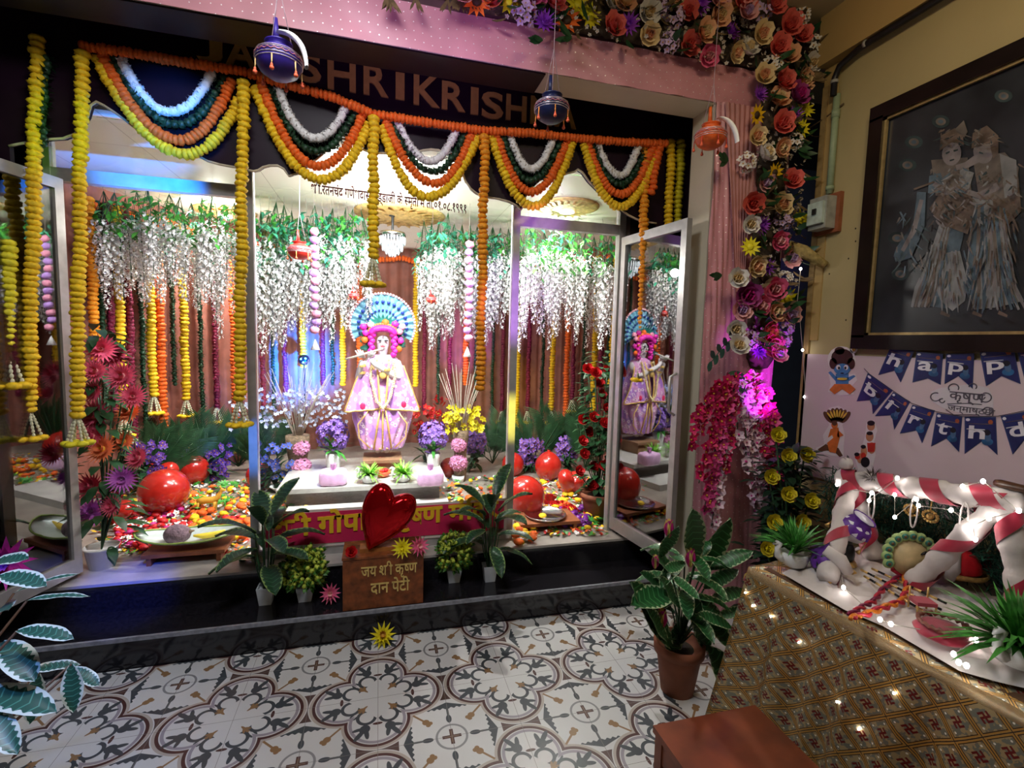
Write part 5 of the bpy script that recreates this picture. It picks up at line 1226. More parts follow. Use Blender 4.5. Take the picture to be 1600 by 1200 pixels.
# dark base, sprays and leaves
base = MB()
for i in range(60):
    t = i/59
    if t < .55: p = V((.35+1.9*t/.55, 2.43, 3.29)); rr = .10
    else: p = V((2.17, 2.43, 3.28-1.66*(t-.55)/.45)); rr = .10
    base.ball(p-ao, (rr, .03, rr), 8, 5, None, lambda q, a: .15*sin(5*q+i))
base.build('moss_base', mat('dried_moss', (.07, .05, .03), .9, vary=.5, scale=30), arch)
sp = MB(); lv = MB(); dr = MB()
for i in range(900):
    t = random.random()
    if t < .5: p = V((rnd(.45, 2.35), 2.40-rnd(0, .06), rnd(3.14, 3.42)))
    else: p = V((rnd(2.0, 2.32), 2.38-rnd(0, .06), rnd(1.66, 3.2)))
    c = p-ao
    if i < 620: orchid(sp, c, (rnd(-1, 1), -1, rnd(-1, 1)), .013)
    elif i < 740: lv.petal(c, (rnd(-1, 1), rnd(-1, 0), rnd(-1, .6)), (0, -1, .3), .09, .035, .4, .15, 3, .05)
    else: dr.petal(c, (rnd(-1, 1), rnd(-.6, 0), rnd(-1, .2)), (0, -1, .3), .08, .02, .5, .2, 3, .05)
for (px, py) in ((1300, 40), (1285, 75), (1310, 30), (1300, 100), (1278, 60), (1262, 118)):
    p = at(px, py, Y=2.34)-ao
    for k in range(7): dr.petal(p, (1, rnd(-.4, .4), rnd(-.5, .9)), (0, -1, 0), rnd(.06, .13), .035, .3, .2, 3, .05)
for (px, py) in ((1325, 50), (1342, 98), (1330, 106), (1270, 238), (1265, 228), (870, 62), (915, 58), (1160, 250), (1150, 430)):
    p = at(px-22, py, Y=2.33)-ao
    for k in range(5): lv.petal(p, (1 if px > 1200 else -1, rnd(-.3, .3), rnd(-.8, .5)), (0, -1, 0), rnd(.06, .10), .028, .3, .1, 3, .05)
for px in (606, 612, 700, 712, 720, 735, 650, 880, 890):
    p = at(px, rnd(-12, 0), Y=2.40)-ao
    for k in range(5): dr.petal(p, (rnd(-.5, .5), -.3, -1), (0, -1, 0), .11, .012, .2, .1, 3, .05)
sp.build('gypsophila_sprays', [mat('dried_white_spray', (.50, .45, .40), .7, vary=.3), GHEART], arch); lv.build('leaves', DGRN, arch); dr.build('dried_leaves', mat('dried_brown_leaf', (.14, .09, .04), .8, vary=.4), arch)
# dried horn shaped pod jutting out to the right, and green sprig to the left
a = at(1232, 384, Y=2.36)-ao; b = at(1290, 415, Y=2.22)-ao
MB().tube([a, a.lerp(b, .4)+V((0, 0, .012)), b], [.030, .036, .022], 12).build('dried_pod', mat('dried_pod', (.38, .28, .10), .8, vary=.3, scale=50, bump=.4), arch)
g = MB(); base_ = at(1150, 525, Y=2.37)-ao; e = at(1112, 565, Y=2.33)-ao
g.tube([base_, base_.lerp(e, .5)+V((0, 0, .02)), e], .003, 5)
for k in range(9):
    t = k/8; p = base_.lerp(e, t); s = 1 if k % 2 else -1; g.petal(p, (-.7, -.2, s*.8-.2), (0, -1, 0), .07, .035, .2, .1, 4, .05)
g.build('leafy_sprig', mat('blue_green_leaf', (.03, .09, .07), .4, vary=.3), arch)
# magenta and white orchid falls under the arrangement
OM = [mat('orchid_magenta', (.62, .06, .24), .5, vary=.3), GHEART]; OW = [mat('orchid_white', (.80, .60, .70), .5, vary=.15), MAG]; OR_ = [mat('orchid_crimson', (.52, .01, .10), .5, vary=.3), GHEART]
def fall(label, strands, mats_of):
    p0 = at(strands[0][0], strands[0][1], Y=2.34); g = thing('orchid_fall', label, 'flowers', p0, 'silk orchid falls at the foot of the arrangement'); st = MB(); hub = MB(); hub.ball((0, 0, 0), (.05, .04, .04), 10, 6)
    for i in range(16): hub.petal((0, 0, 0), (cos(i*2.4), sin(i*2.4)*.6, -.3), (0, 0, 1), .10, .03, -.4, .1, 3, .05)
    hub.build('calyx', DGRN, g)
    groups = {}
    for (x0, y0, x1, y1, k) in strands:
        a = at(x0, y0, Y=2.34)-p0; b = at(x1, y1, Y=2.30)-p0; L = (b-a).length; n = int(L/.028)
        c1 = a.lerp(b, .3)+V(((b.x-a.x)*.35, -.03, .06)); pts = [a.lerp(c1, t).lerp(c1.lerp(b, t), t) for t in [i/12 for i in range(13)]]; st.tube(pts, .003, 5)
        mb = groups.setdefault(k, MB())
        for i in range(n*2):
            t = .12+.88*i/(n*2); j = min(11, int(t*12)); q = pts[j].lerp(pts[j+1], t*12-j)+V((rnd(-1, 1), rnd(-1, .4), rnd(-1, 1)))*.026*(1.2-t*.4); orchid(mb, q, (rnd(-.8, .8), -1, rnd(-.7, .5)), rnd(.028, .042))
    for k, mb in groups.items(): mb.build({'m': 'magenta_orchids', 'w': 'white_orchids', 'r': 'crimson_orchids'}[k], {'m': OM, 'w': OW, 'r': OR_}[k], g)
    st.build('stems', DGRN, g)
fall('crimson and pink orchid fall hanging on the left face of the pillar', [(1148, 590, 1075, 705, 'r'), (1148, 590, 1092, 755, 'r'), (1148, 590, 1108, 780, 'm'), (1148, 590, 1125, 700, 'm'), (1148, 595, 1085, 660, 'r'), (1148, 595, 1130, 740, 'r'), (1148, 590, 1100, 800, 'm'), (1148, 590, 1120, 650, 'r'), (1140, 640, 1112, 822, 'w')], None)
fall('white and magenta orchid fall hanging on the right side of the pillar', [(1152, 592, 1165, 740, 'w'), (1152, 592, 1185, 700, 'w'), (1152, 592, 1205, 730, 'm'), (1152, 592, 1190, 790, 'w'), (1152, 592, 1212, 690, 'm'), (1152, 592, 1200, 770, 'r'), (1152, 592, 1175, 660, 'w'), (1152, 592, 1215, 785, 'r'), (1152, 592, 1180, 800, 'w'), (1152, 592, 1150, 700, 'w'), (1165, 592, 1190, 640, 'w'), (1160, 600, 1205, 660, 'r'), (1152, 592, 1195, 620, 'm')], None)
# ================================================================ right wall: painting, board, banner, cut-outs, pipe, switch box
XW = 2.4
def wpt(px, py, off): return at(px, py, X=XW-off)
def card(mb, pts, off, th=.0015):
    P = [wpt(x, y, off) for x, y in pts]; P = [V((XW-off, p.y, p.z)) for p in P]; mb.poly(P, (-1, 0, 0), th)
def ellpts(cx, cy, rx, ry, an=0, n=20): return [(cx+rx*cos(t)*cos(an)-ry*sin(t)*sin(an), cy+rx*cos(t)*sin(an)+ry*sin(t)*cos(an)) for t in [2*pi*i/n for i in range(n)]]
# framed painting
pz1, pz0, py1, py0 = 2.79, 1.715, 1.955, .86      # top, bottom, far end, near end
def pic(a, b, off): return V((XW-off, py1+(py0-py1)*a, pz0+(pz1-pz0)*b))
g = thing('framed_painting', 'large dark framed painting of an embracing couple in flowing robes', 'painting', (XW-.03, 1.4, 2.25)); go = g.location.copy()
FR = mat('black_frame_wood', (.010, .006, .006), .25, vary=.3, scale=10); GLT = mat('gold_slip', (.42, .30, .13), .35, metal=.4)
mb = MB(); w = .058
for lo, hi in (((XW-.045, py0-w, pz1-w*.2), (XW-.003, py1+w, pz1+w)), ((XW-.045, py0-w, pz0-w), (XW-.003, py1+w, pz0+w*.2)), ((XW-.045, py1-w*.2, pz0), (XW-.003, py1+w, pz1)), ((XW-.045, py0-w, pz0), (XW-.003, py0+w*.2, pz1))): mb.box(V(lo)-go, V(hi)-go)
mb.build('frame', FR, g, False)
mb = MB(); s = .012
a0, a1, b0, b1 = py0+s, py1-s, pz0+s, pz1-s
for lo, hi in (((XW-.032, a0, b1-s), (XW-.02, a1, b1)), ((XW-.032, a0, b0), (XW-.02, a1, b0+s)), ((XW-.032, a1-s, b0), (XW-.02, a1, b1)), ((XW-.032, a0, b0), (XW-.02, a0+s, b1))): mb.box(V(lo)-go, V(hi)-go)
mb.build('gold_slip', GLT, g, False)
CAN = mat('painted_canvas_dark', (.028, .032, .040), .28, vary=.5, scale=4)
MB().box(V((XW-.014, py0, pz0))-go, V((XW-.010, py1, pz1))-go).build('canvas', CAN, g, False)
# generic couple painted in muted tones: layered strokes, px coordinates of the photograph
T1 = mat('paint_grey_beige', (.13, .11, .10), .5, vary=.4, scale=14); T2 = mat('paint_steel_blue', (.07, .105, .14), .5, vary=.5, scale=14); T3 = mat('paint_pale_grey', (.20, .205, .22), .5, vary=.3, scale=14); T4 = mat('paint_taupe', (.11, .08, .065), .5, vary=.5, scale=18); T5 = mat('paint_dark_teal', (.03, .05, .055), .5, vary=.4, scale=12); T6 = mat('paint_skin_grey', (.19, .17, .18), .5, vary=.2, scale=20)
pn = {k: MB() for k in range(6)}; order = [0]
def stroke(k, pts, _=None):
    order[0] += 1; P = []
    for x, y in pts:
        q = wpt(x, y, .014+order[0]*.00012); P.append(V((XW-.0142-order[0]*.00012, q.y, q.z))-go)
    pn[k].poly(P, (-1, 0, 0), .0001)
def limb(k, pts, w):
    """tapering brush stroke"""
    n = len(pts); L = []; R_ = []
    for i, (x, y) in enumerate(pts):
        x0, y0 = pts[max(0, i-1)]; x1, y1 = pts[min(n-1, i+1)]; d = math.hypot(x1-x0, y1-y0) or 1; ww = w[i] if isinstance(w, (list, tuple)) else w*(1-.6*i/(n-1)); L.append((x-(y1-y0)/d*ww, y+(x1-x0)/d*ww)); R_.append((x+(y1-y0)/d*ww, y-(x1-x0)/d*ww))
    stroke(k, L+R_[::-1])
for cx, cy in ((1428, 222), (1418, 258), (1402, 372), (1407, 428), (1568, 150), (1470, 190)):
    stroke(4, ellpts(cx, cy, 14, 10)); stroke(0, ellpts(cx, cy, 8, 6)); stroke(1, ellpts(cx, cy, 4, 3))
# robes
stroke(1, [(1478, 320), (1512, 318), (1505, 370), (1490, 430), (1478, 482), (1430, 475), (1448, 450), (1462, 400)]); stroke(2, [(1478, 395), (1500, 392), (1512, 440), (1508, 470), (1488, 486), (1470, 470), (1462, 450)])
for i in range(6): limb(2 if i % 2 else 0, [(1482-i*2, 350), (1472-i*4, 410), (1462-i*6, 450), (1450-i*5, 480)], [4, 3, 3, 2])
stroke(2, [(1520, 300), (1562, 300), (1572, 400), (1590, 450), (1600, 470), (1560, 480), (1522, 484), (1508, 440), (1515, 370)]); stroke(1, [(1520, 320), (1540, 318), (1536, 400), (1520, 470), (1508, 450), (1516, 380)])
for i in range(8): limb((0, 1, 2, 5)[i % 4], [(1530+i*5, 320), (1528+i*7, 400), (1530+i*8, 450), (1526+i*11, 484)], [2.5, 3, 3, 2])
stroke(3, [(1470, 300), (1515, 296), (1524, 330), (1512, 366), (1470, 350), (1452, 326)]); stroke(3, [(1550, 260), (1590, 262), (1596, 330), (1575, 352), (1552, 330)])
limb(1, [(1440, 300), (1436, 350), (1412, 395), (1400, 405)], [7, 9, 14, 6]); limb(5, [(1440, 312), (1428, 360), (1410, 392)], [3, 4, 3])
stroke(0, [(1455, 250), (1512, 246), (1518, 300), (1462, 306)]); stroke(2, [(1500, 262), (1522, 270), (1512, 302), (1498, 300)]); stroke(1, [(1452, 275), (1470, 270), (1478, 300), (1450, 302)]); stroke(0, [(1520, 246), (1570, 238), (1592, 262), (1585, 310), (1530, 312)]); stroke(2, [(1562, 240), (1588, 250), (1590, 300), (1570, 310)])
limb(5, [(1460, 285), (1480, 300), (1502, 292)], [6, 5, 4]); limb(5, [(1560, 290), (1530, 306), (1506, 298)], [6, 5, 4]); limb(5, [(1530, 246), (1510, 258), (1494, 262)], [7, 5, 4])
stroke(5, ellpts(1487, 240, 15, 19, .15)); stroke(5, ellpts(1536, 238, 15, 18, -.25)); stroke(3, [(1468, 236), (1470, 212), (1492, 200), (1505, 214), (1506, 226), (1488, 222)]); stroke(0, [(1492, 202), (1506, 188), (1512, 206), (1506, 216)]); stroke(3, [(1518, 232), (1520, 208), (1542, 196), (1560, 212), (1560, 240), (1552, 248), (1546, 224)])
limb(4, [(1478, 240), (1484, 237)], [1.5, 1]); limb(4, [(1490, 236), (1497, 234)], [1.5, 1]); limb(4, [(1530, 238), (1536, 240)], [1.5, 1]); limb(4, [(1484, 251), (1491, 249)], [1.2, .8])
limb(3, [(1428, 296), (1460, 284)], [1.5, 1.5])
random.seed(21)
def dabs(n, x0, x1, y0, y1, ks, L=16, w=1.6, lean=.12):
    for i in range(n):
        x = rnd(x0, x1); y = rnd(y0, y1); k = random.choice(ks); l = L*rnd(.5, 1.3); a = rnd(-lean, lean)+(x-(x0+x1)/2)/(x1-x0)*.5
        limb(k, [(x, y), (x+a*l*.6, y+l*.5), (x+a*l*1.4, y+l)], [w*rnd(.5, 1), w*rnd(.7, 1.3), .3])
dabs(60, 1446, 1512, 376, 470, (0, 1, 2, 2, 3), 24); dabs(80, 1514, 1585, 320, 466, (0, 1, 2, 1, 3), 26); dabs(46, 1458, 1518, 300, 350, (0, 3, 4, 5), 9, 1.4, 1.2); dabs(40, 1455, 1515, 262, 300, (0, 2, 3, 1), 8, 1.3, 1.5); dabs(46, 1525, 1592, 252, 345, (0, 3, 2, 4), 9, 1.5, 1.5); dabs(30, 1470, 1508, 200, 226, (0, 3, 4), 5, 1.1, 2); dabs(30, 1520, 1560, 200, 226, (0, 3, 4), 5, 1.1, 2); dabs(26, 1398, 1440, 330, 420, (0, 1, 4), 16, 1.4, 1)
for x in (1470, 1520, 1560): limb(3, [(x, 488), (x+14, 494)], [3, 2])
for k, m in enumerate((T1, T2, T3, T4, T5, T6)): pn[k].build('painted_strokes', m, g, False)
# pinkish white flex board under the painting
g = link('wall_board', None); 
bd = MB().box((2.385, .2, .93), (2.399, 2.318, 1.622)); tag(bd.build('flex_board', mat('pinkish_white_flex', (.62, .50, .54), .45, vary=.03, scale=2), None, False), 'plain pinkish white board covering the lower wall behind the banner', 'board'); bpy.data.objects.remove(g)
MB_ = MB().box((2.385, 2.3, .2), (2.4, 2.335, 3.1)); o = MB_.build('trim_9', mat('door_edge_wood', (.30, .2, .08), .6), None, False); o['kind'] = 'structure'
# bunting
NAVY = mat('navy_flag', (.016, .022, .12), .45, vary=.35, scale=8); NAVE = mat('navy_flag_edge', (.03, .05, .16), .4); FW = mat('white_print', (.72, .70, .78), .5, vary=.05); FBL = mat('sea_blue_print', (.02, .10, .25), .5, vary=.4, scale=20); FSK = mat('blue_grey_print', (.07, .14, .28), .5, vary=.2); FHA = mat('black_hair_print', (.01, .01, .02), .5); FOR = mat('rust_print', (.35, .08, .03), .5)
flags = [('h', (1392.5, 540), (1428.7, 548.7), (1372.5, 586), (1407.5, 597.5), (1397.5, 579), 'upper'), ('a', (1432.5, 549.5), (1473.7, 552.5), (1426, 597.5), (1470, 601.2), (1450, 591.2), 'upper'), ('p', (1478.7, 552.5), (1522.5, 552), (1476, 600), (1520, 607.5), (1497.5, 587.5), 'upper'), ('p', (1531, 550), (1583.7, 541.2), (1541, 603), (1595, 600), (1565, 587.5), 'upper'), ('y', (1587, 538), (1640, 528), (1602, 596), (1655, 590), (1625, 576), 'upper'),
         ('b', (1356, 583), (1395, 610), (1338.7, 627), (1364, 647), (1362, 625), 'lower'), ('i', (1396, 612.5), (1422.5, 627.5), (1367.5, 650), (1397.5, 671.2), (1393.7, 648.7), 'lower'), ('r', (1426, 632.5), (1461, 641.2), (1406.2, 677.5), (1441, 692.5), (1432.5, 672.5), 'lower'), ('t', (1463.7, 645), (1503.7, 651.2), (1455, 697.5), (1498.7, 706.2), (1478.7, 685), 'lower'), ('h', (1507.5, 651.2), (1556.2, 651.2), (1507.5, 708.7), (1558.7, 711), (1535, 688.7), 'lower'), ('d', (1563.7, 650), (1605, 642.5), (1582.5, 710), (1630, 700), (1602.5, 685), 'lower')]
FG = {'upper': 'flags of the upper bunting row', 'lower': 'flags of the lower bunting row'}
cnt = {}
for ch, tl, tr_, bl, br, nt, row in flags:
    cnt[(ch, row)] = cnt.get((ch, row), 0)+1
    lab = 'navy swallow tail flag with letter '+ch+(' second of its letter' if cnt[(ch, row)] > 1 else (' first of its letter' if ch == 'p' else ''))+' in the '+row+' bunting'
    o0 = wpt(*tl, .018); g = thing('bunting_flag', lab, 'flag', o0, FG[row])
    def L_(x, y, off): q = wpt(x, y, off); return V((XW-off, q.y, q.z))-o0
    mb = MB(); mb.poly([L_(*q, .016) for q in (tl, tr_, br, nt, bl)], (-1, 0, 0), .0015); mb.build('card', NAVE, g, False)
    cx = sum(q[0] for q in (tl, tr_, br, nt, bl))/5; cy = sum(q[1] for q in (tl, tr_, br, nt, bl))/5
    ins = [(cx+(x-cx)*.93, cy+(y-cy)*.93) for x, y in (tl, tr_, br, nt, bl)]
    mb = MB(); mb.poly([L_(*q, .0178) for q in ins], (-1, 0, 0), .0003); mb.build('printed_field', NAVY, g, False)
    def bl_(u, v): return (tl[0]*(1-u)*(1-v)+tr_[0]*u*(1-v)+bl[0]*(1-u)*v+br[0]*u*v, tl[1]*(1-u)*(1-v)+tr_[1]*u*(1-v)+bl[1]*(1-u)*v+br[1]*u*v)
    def spot(u, v, ru, rv, off, m, nm):
        mb = MB(); mb.poly([L_(*bl_(u+ru*cos(t), v+rv*sin(t)), off) for t in [2*pi*i/14 for i in range(14)]], (-1, 0, 0), .0002); return mb.build(nm, m, g, False)
    spot(.70, .66, .18, .10, .0182, FBL, 'printed_water'); spot(.72, .52, .10, .14, .0185, FSK, 'printed_face'); spot(.70, .42, .11, .08, .0188, FHA, 'printed_hair'); spot(.82, .14, .08, .06, .0185, FOR, 'printed_mark'); spot(.10, .08, .07, .04, .0185, FW, 'white_rivet')
    a, b = bl_(.06, .58), bl_(.60, .60); A = L_(*a, .019); B = L_(*b, .019); up = L_(*bl_(.1, .2), .019)-A
    hgt = .052 if row == 'upper' else .05; me_h = {'h': 1.15, 'b': 1.15, 't': 1.1, 'd': 1.15, 'p': 1., 'a': .8, 'i': 1.05, 'r': .8, 'y': 1.}[ch]
    wdt = (B-A).length*{'i': .35, 't': .7, 'r': .75}.get(ch, .95)
    flat_text('letter', ch, 1, FW, g, A+(B-A)*.08+up.normalized()*(-.012 if ch in 'py' else 0), (B-A), up.normalized(), .0006, .02, (wdt, hgt*me_h*.95))
    mb = MB(); q0 = A+up.normalized()*hgt*.78; mb.tube([q0+(B-A)*-.05, q0+(B-A)*1.0], .0022, 4); mb.build('head_line', FW, g)
    mb = MB(); mb.tube([L_(*bl_(.1, .18), .019), L_(*bl_(.9, .20), .019)], .0007, 4); mb.build('gold_line', GLT, g)
for row, pts in (('upper', [(1366, 539), (1392, 541), (1430, 549), (1476, 553), (1525, 552), (1585, 540), (1640, 526)]), ('lower', [(1350, 576), (1358, 584), (1396, 611), (1424, 630), (1462, 643), (1505, 651), (1560, 650), (1610, 640)])):
    p = [wpt(x, y, .02) for x, y in pts]; o = MB().tube([q-p[0] for q in p], .0014, 5).build('bunting_ribbon', mat('dark_ribbon', (.03, .03, .06), .5), None, True, p[0]); tag(o, 'thin dark ribbon carrying the '+row+' row of flags', 'ribbon')
# calligraphy sticker
c = thing('calligraphy_sticker', 'silver grey calligraphy sticker with curls between the bunting rows', 'sticker', wpt(1505, 628, .004)); co = c.location.copy()
SG = mat('silver_grey_vinyl', (.10, .09, .12), .4, vary=.2); SGL = mat('sticker_white', (.62, .58, .64), .4, vary=.03)
mb = MB(); card(mb, [(1455, 612), (1470, 606), (1490, 604), (1515, 600), (1545, 606), (1552, 622), (1552, 645), (1540, 650), (1500, 645), (1475, 638), (1458, 628)], .0155, .0008); mb.v = [tuple(V(q)-co) for q in mb.v]; mb.build('backing', SGL, c, False)
def on(px, py): q = wpt(px, py, .017); return V((XW-.017, q.y, q.z))-co
flat_text('lettering', 'कृष्ण', 1, SG, c, on(1482, 629), (0, -1, 0), (0, 0, 1), .0005, .01, (.13, .05)); flat_text('lettering', 'जन्माष्टमी', 1, SG, c, on(1480, 644), (0, -1, 0), (0, 0, 1), .0005, .01, (.17, .042))
mb = MB()
for cx, cy, r, a0_, a1_ in ((1462, 620, 8, .5, 5.2), (1472, 626, 4, 0, 5), (1540, 621, 9, -2, 4), (1534, 620, 5, 0, 5), (1543, 642, 7, -3, 3), (1490, 606, 8, 2.5, 6.8), (1520, 604, 6, 3, 7)): mb.tube([on(cx+r*cos(a0_+(a1_-a0_)*i/14), cy+r*.8*sin(a0_+(a1_-a0_)*i/14)) for i in range(15)], .0022, 5)
mb.tube([on(1480, 631), on(1512, 630), on(1534, 632)], .0016, 5).tube([on(1478, 640), on(1490, 648), on(1530, 648)], .0016, 5); mb.build('curls', SG, c)
# stick-on figures (card cut-outs)
def figure(label, cat, px, py, layers, name='wall_cutout'):
    o0 = wpt(px, py, .016); g = thing(name, label, cat, o0, 'printed card cut-outs on the board')
    for i, (nm, m, shapes) in enumerate(layers):
        mb = MB()
        for s_ in shapes: 
            P = []; off = .0152+.0009*i
            for x, y in s_: q = wpt(x, y, off); P.append(V((XW-off, q.y, q.z))-o0)
            mb.poly(P, (-1, 0, 0), .0009)
        mb.build(nm, m, g, False)
def E_(cx, cy, rx, ry, an=0): return ellpts(cx, cy, rx, ry, an, 16)
CW = mat('card_white', (.72, .66, .68), .5, vary=.03); CB = mat('card_blue_skin', (.06, .20, .48), .5, vary=.1); CH = mat('card_brown_hair', (.05, .018, .015), .5, vary=.2); CO = mat('card_orange', (.62, .16, .03), .5, vary=.15); CY = mat('card_yellow', (.7, .45, .06), .5); CK = mat('card_black', (.012, .01, .014), .5); CBR = mat('card_brown', (.11, .05, .025), .5, vary=.2); CSK = mat('card_skin', (.5, .22, .12), .5); CR = mat('card_red', (.5, .03, .02), .5)
figure('card cut-out of a dancing blue skinned child with brown curls', 'cut-out', 1315, 580, [
    ('card', CW, [E_(1315, 562, 22, 21), [(1294, 580), (1300, 592), (1312, 586), (1336, 584), (1340, 594), (1330, 604), (1334, 616), (1312, 618), (1294, 612), (1298, 600)], E_(1334, 545, 6, 7)]),
    ('skin', CB, [E_(1316, 574, 14, 12), [(1306, 584), (1326, 584), (1326, 602), (1306, 602)], [(1294, 582), (1298, 580), (1308, 590), (1306, 596)], [(1337, 588), (1334, 586), (1324, 590), (1326, 596)], E_(1302, 608, 4, 3), E_(1330, 608, 4, 3)]),
    ('hair', CH, [E_(1316, 558, 17, 13), E_(1302, 568, 6, 9), E_(1330, 568, 6, 9), E_(1312, 548, 8, 6)]),
    ('trousers', CO, [[(1304, 600), (1328, 600), (1337, 608), (1328, 616), (1316, 608), (1304, 616), (1296, 609)]]),
    ('face', CB, [E_(1316, 577, 12, 9)]), ('eyes', CW, [E_(1310, 574, 3.4, 4), E_(1322, 574, 3.4, 4)]), ('pupils', CK, [E_(1311, 575, 1.6, 2.2), E_(1321, 575, 1.6, 2.2), E_(1316, 583, 3, .8)]), ('ornaments', CY, [E_(1316, 592, 8, 2), E_(1334, 545, 3, 4)])])
figure('card cut-out of a small dancer beneath a many hooded serpent', 'cut-out', 1305, 675, [
    ('card', CW, [[(1290, 650), (1296, 637), (1310, 634), (1324, 642), (1326, 652), (1316, 664), (1320, 680), (1318, 700), (1318, 714), (1300, 712), (1276, 706), (1275, 700), (1288, 694), (1286, 680), (1296, 664)]]),
    ('serpent_hoods', CBR, [E_(1308-14+4.6*i, 652-4*sin(pi*i/6), 4.5, 11, (i-3)*.22) for i in range(7)]+[[(1278, 702), (1290, 694), (1310, 700), (1317, 712), (1312, 714), (1304, 706), (1292, 704), (1280, 706)]]),
    ('hood_marks', CY, [E_(1308-12+4*i, 649-3*sin(pi*i/6), 1.4, 6, (i-3)*.22) for i in range(7)]),
    ('dancer', CO, [E_(1304, 664, 5, 6), [(1298, 670), (1310, 668), (1312, 684), (1306, 708), (1296, 706), (1292, 690)], [(1310, 672), (1318, 680), (1310, 684), (1308, 680)]]), ('sash', CW, [[(1288, 688), (1300, 680), (1302, 684), (1290, 694)]]), ('head', CBR, [E_(1304, 661, 4, 4)])])
figure('card cut-out of a tower of children reaching up', 'cut-out', 1358, 690, [
    ('card', CW, [[(1354, 660), (1366, 657), (1371, 672), (1366, 690), (1368, 712), (1362, 736), (1342, 738), (1336, 716), (1346, 700), (1352, 682)]]),
    ('bodies', CSK, [E_(1361, 666, 6, 7), E_(1359, 682, 6, 8), E_(1350, 706, 5, 10), E_(1362, 700, 6, 9), E_(1344, 716, 5, 8)]), ('clothes', CR, [[(1355, 692), (1368, 692), (1366, 706), (1356, 706)], E_(1349, 712, 4, 5), E_(1340, 714, 4, 4)]), ('hair', CK, [E_(1361, 661, 6, 4), E_(1359, 677, 5, 3), E_(1349, 698, 4, 3), E_(1339, 710, 4, 3), E_(1352, 722, 7, 8)])])
# pipe, conduit, MCB box
P_ = [at(1311, 118, X=XW-.03), at(1313, 145, X=XW-.03)]
cp = thing('black_pipe', 'black pipe running along the wall top and bending down', 'pipe', (XW-.045, 2.16, 3.15))
MB().tube([(0, -2.2, .07), (0, -.06, .03), (0, .05, .0), (0, .075, -.05), (0, .075, -.14)], .016, 12).build('pipe', mat('black_pvc', (.012, .01, .012), .4), cp)
MB().tube([(0, -.1, .034), (0, -.085, .034)], .019, 12).tube([(0, .075, -.06), (0, .075, -.075)], .019, 12).build('clip', mat('grey_clip', (.35, .34, .32), .5), cp)
cd = thing('conduit', 'pale green vertical conduit on the wall above the switch box', 'conduit', (XW-.02, 2.235, 2.50))
MB().tube([(0, 0, -.0), (0, 0, .52)], .017, 12).build('conduit_pipe', mat('pale_green_pvc', (.30, .38, .24), .5, vary=.1), cd); MB().tube([(0, 0, .40), (0, 0, .44)], .021, 12).tube([(0, 0, .02), (0, 0, .04)], .021, 12).build('coupler', mat('pale_green_pvc', (.30, .38, .24), .5), cd)
b = thing('switch_box', 'grey circuit breaker box on wooden backing below the conduit', 'switch box', (XW, 2.235, 2.40))
MB().box((-.025, -.075, -.115), (-.001, .075, .095)).build('wooden_board', mat('switch_board_wood', (.28, .09, .04), .5, vary=.2, scale=20), b, False)
MB().box((-.09, -.055, -.095), (-.026, .055, .075)).build('enclosure', mat('grey_enclosure', (.34, .34, .30), .5), b, False); MB().box((-.11, -.048, -.07), (-.091, .048, .045)).build('breaker', mat('pale_breaker', (.52, .62, .56), .4), b, False); MB().box((-.118, -.012, -.02), (-.111, .012, .01)).build('lever', mat('black_lever', (.02, .02, .02), .4), b, False)
cb = MB().tube([(0, 0, 0), (0, .12, -.03), (-.03, .2, -.06)], .004, 6); tag(cb.build('cable', mat('brown_cable', (.10, .06, .03), .6), None, True, (XW-.01, 2.2, 2.96)), 'thin brown cable running from the conduit behind the flowers', 'cable')
# stains and screw holes on the wall
for i, (px, py) in enumerate(((1355, 318), (1337, 357), (1337, 377), (1326, 404), (1349, 443), (1348, 465), (1296, 428), (1322, 500))):
    q = wpt(px, py, 0); mb = MB(); mb.ball((0, 0, 0), (.002, .004, .005), 8, 5)
    tag(mb.build('plug_hole', mat('plug_hole', (.03, .02, .015), .9), None, True, (XW-.001, q.y, q.z)), 'tiny dark screw hole in the cream wall between painting and door', 'hole', 'screw holes in the cream wall')
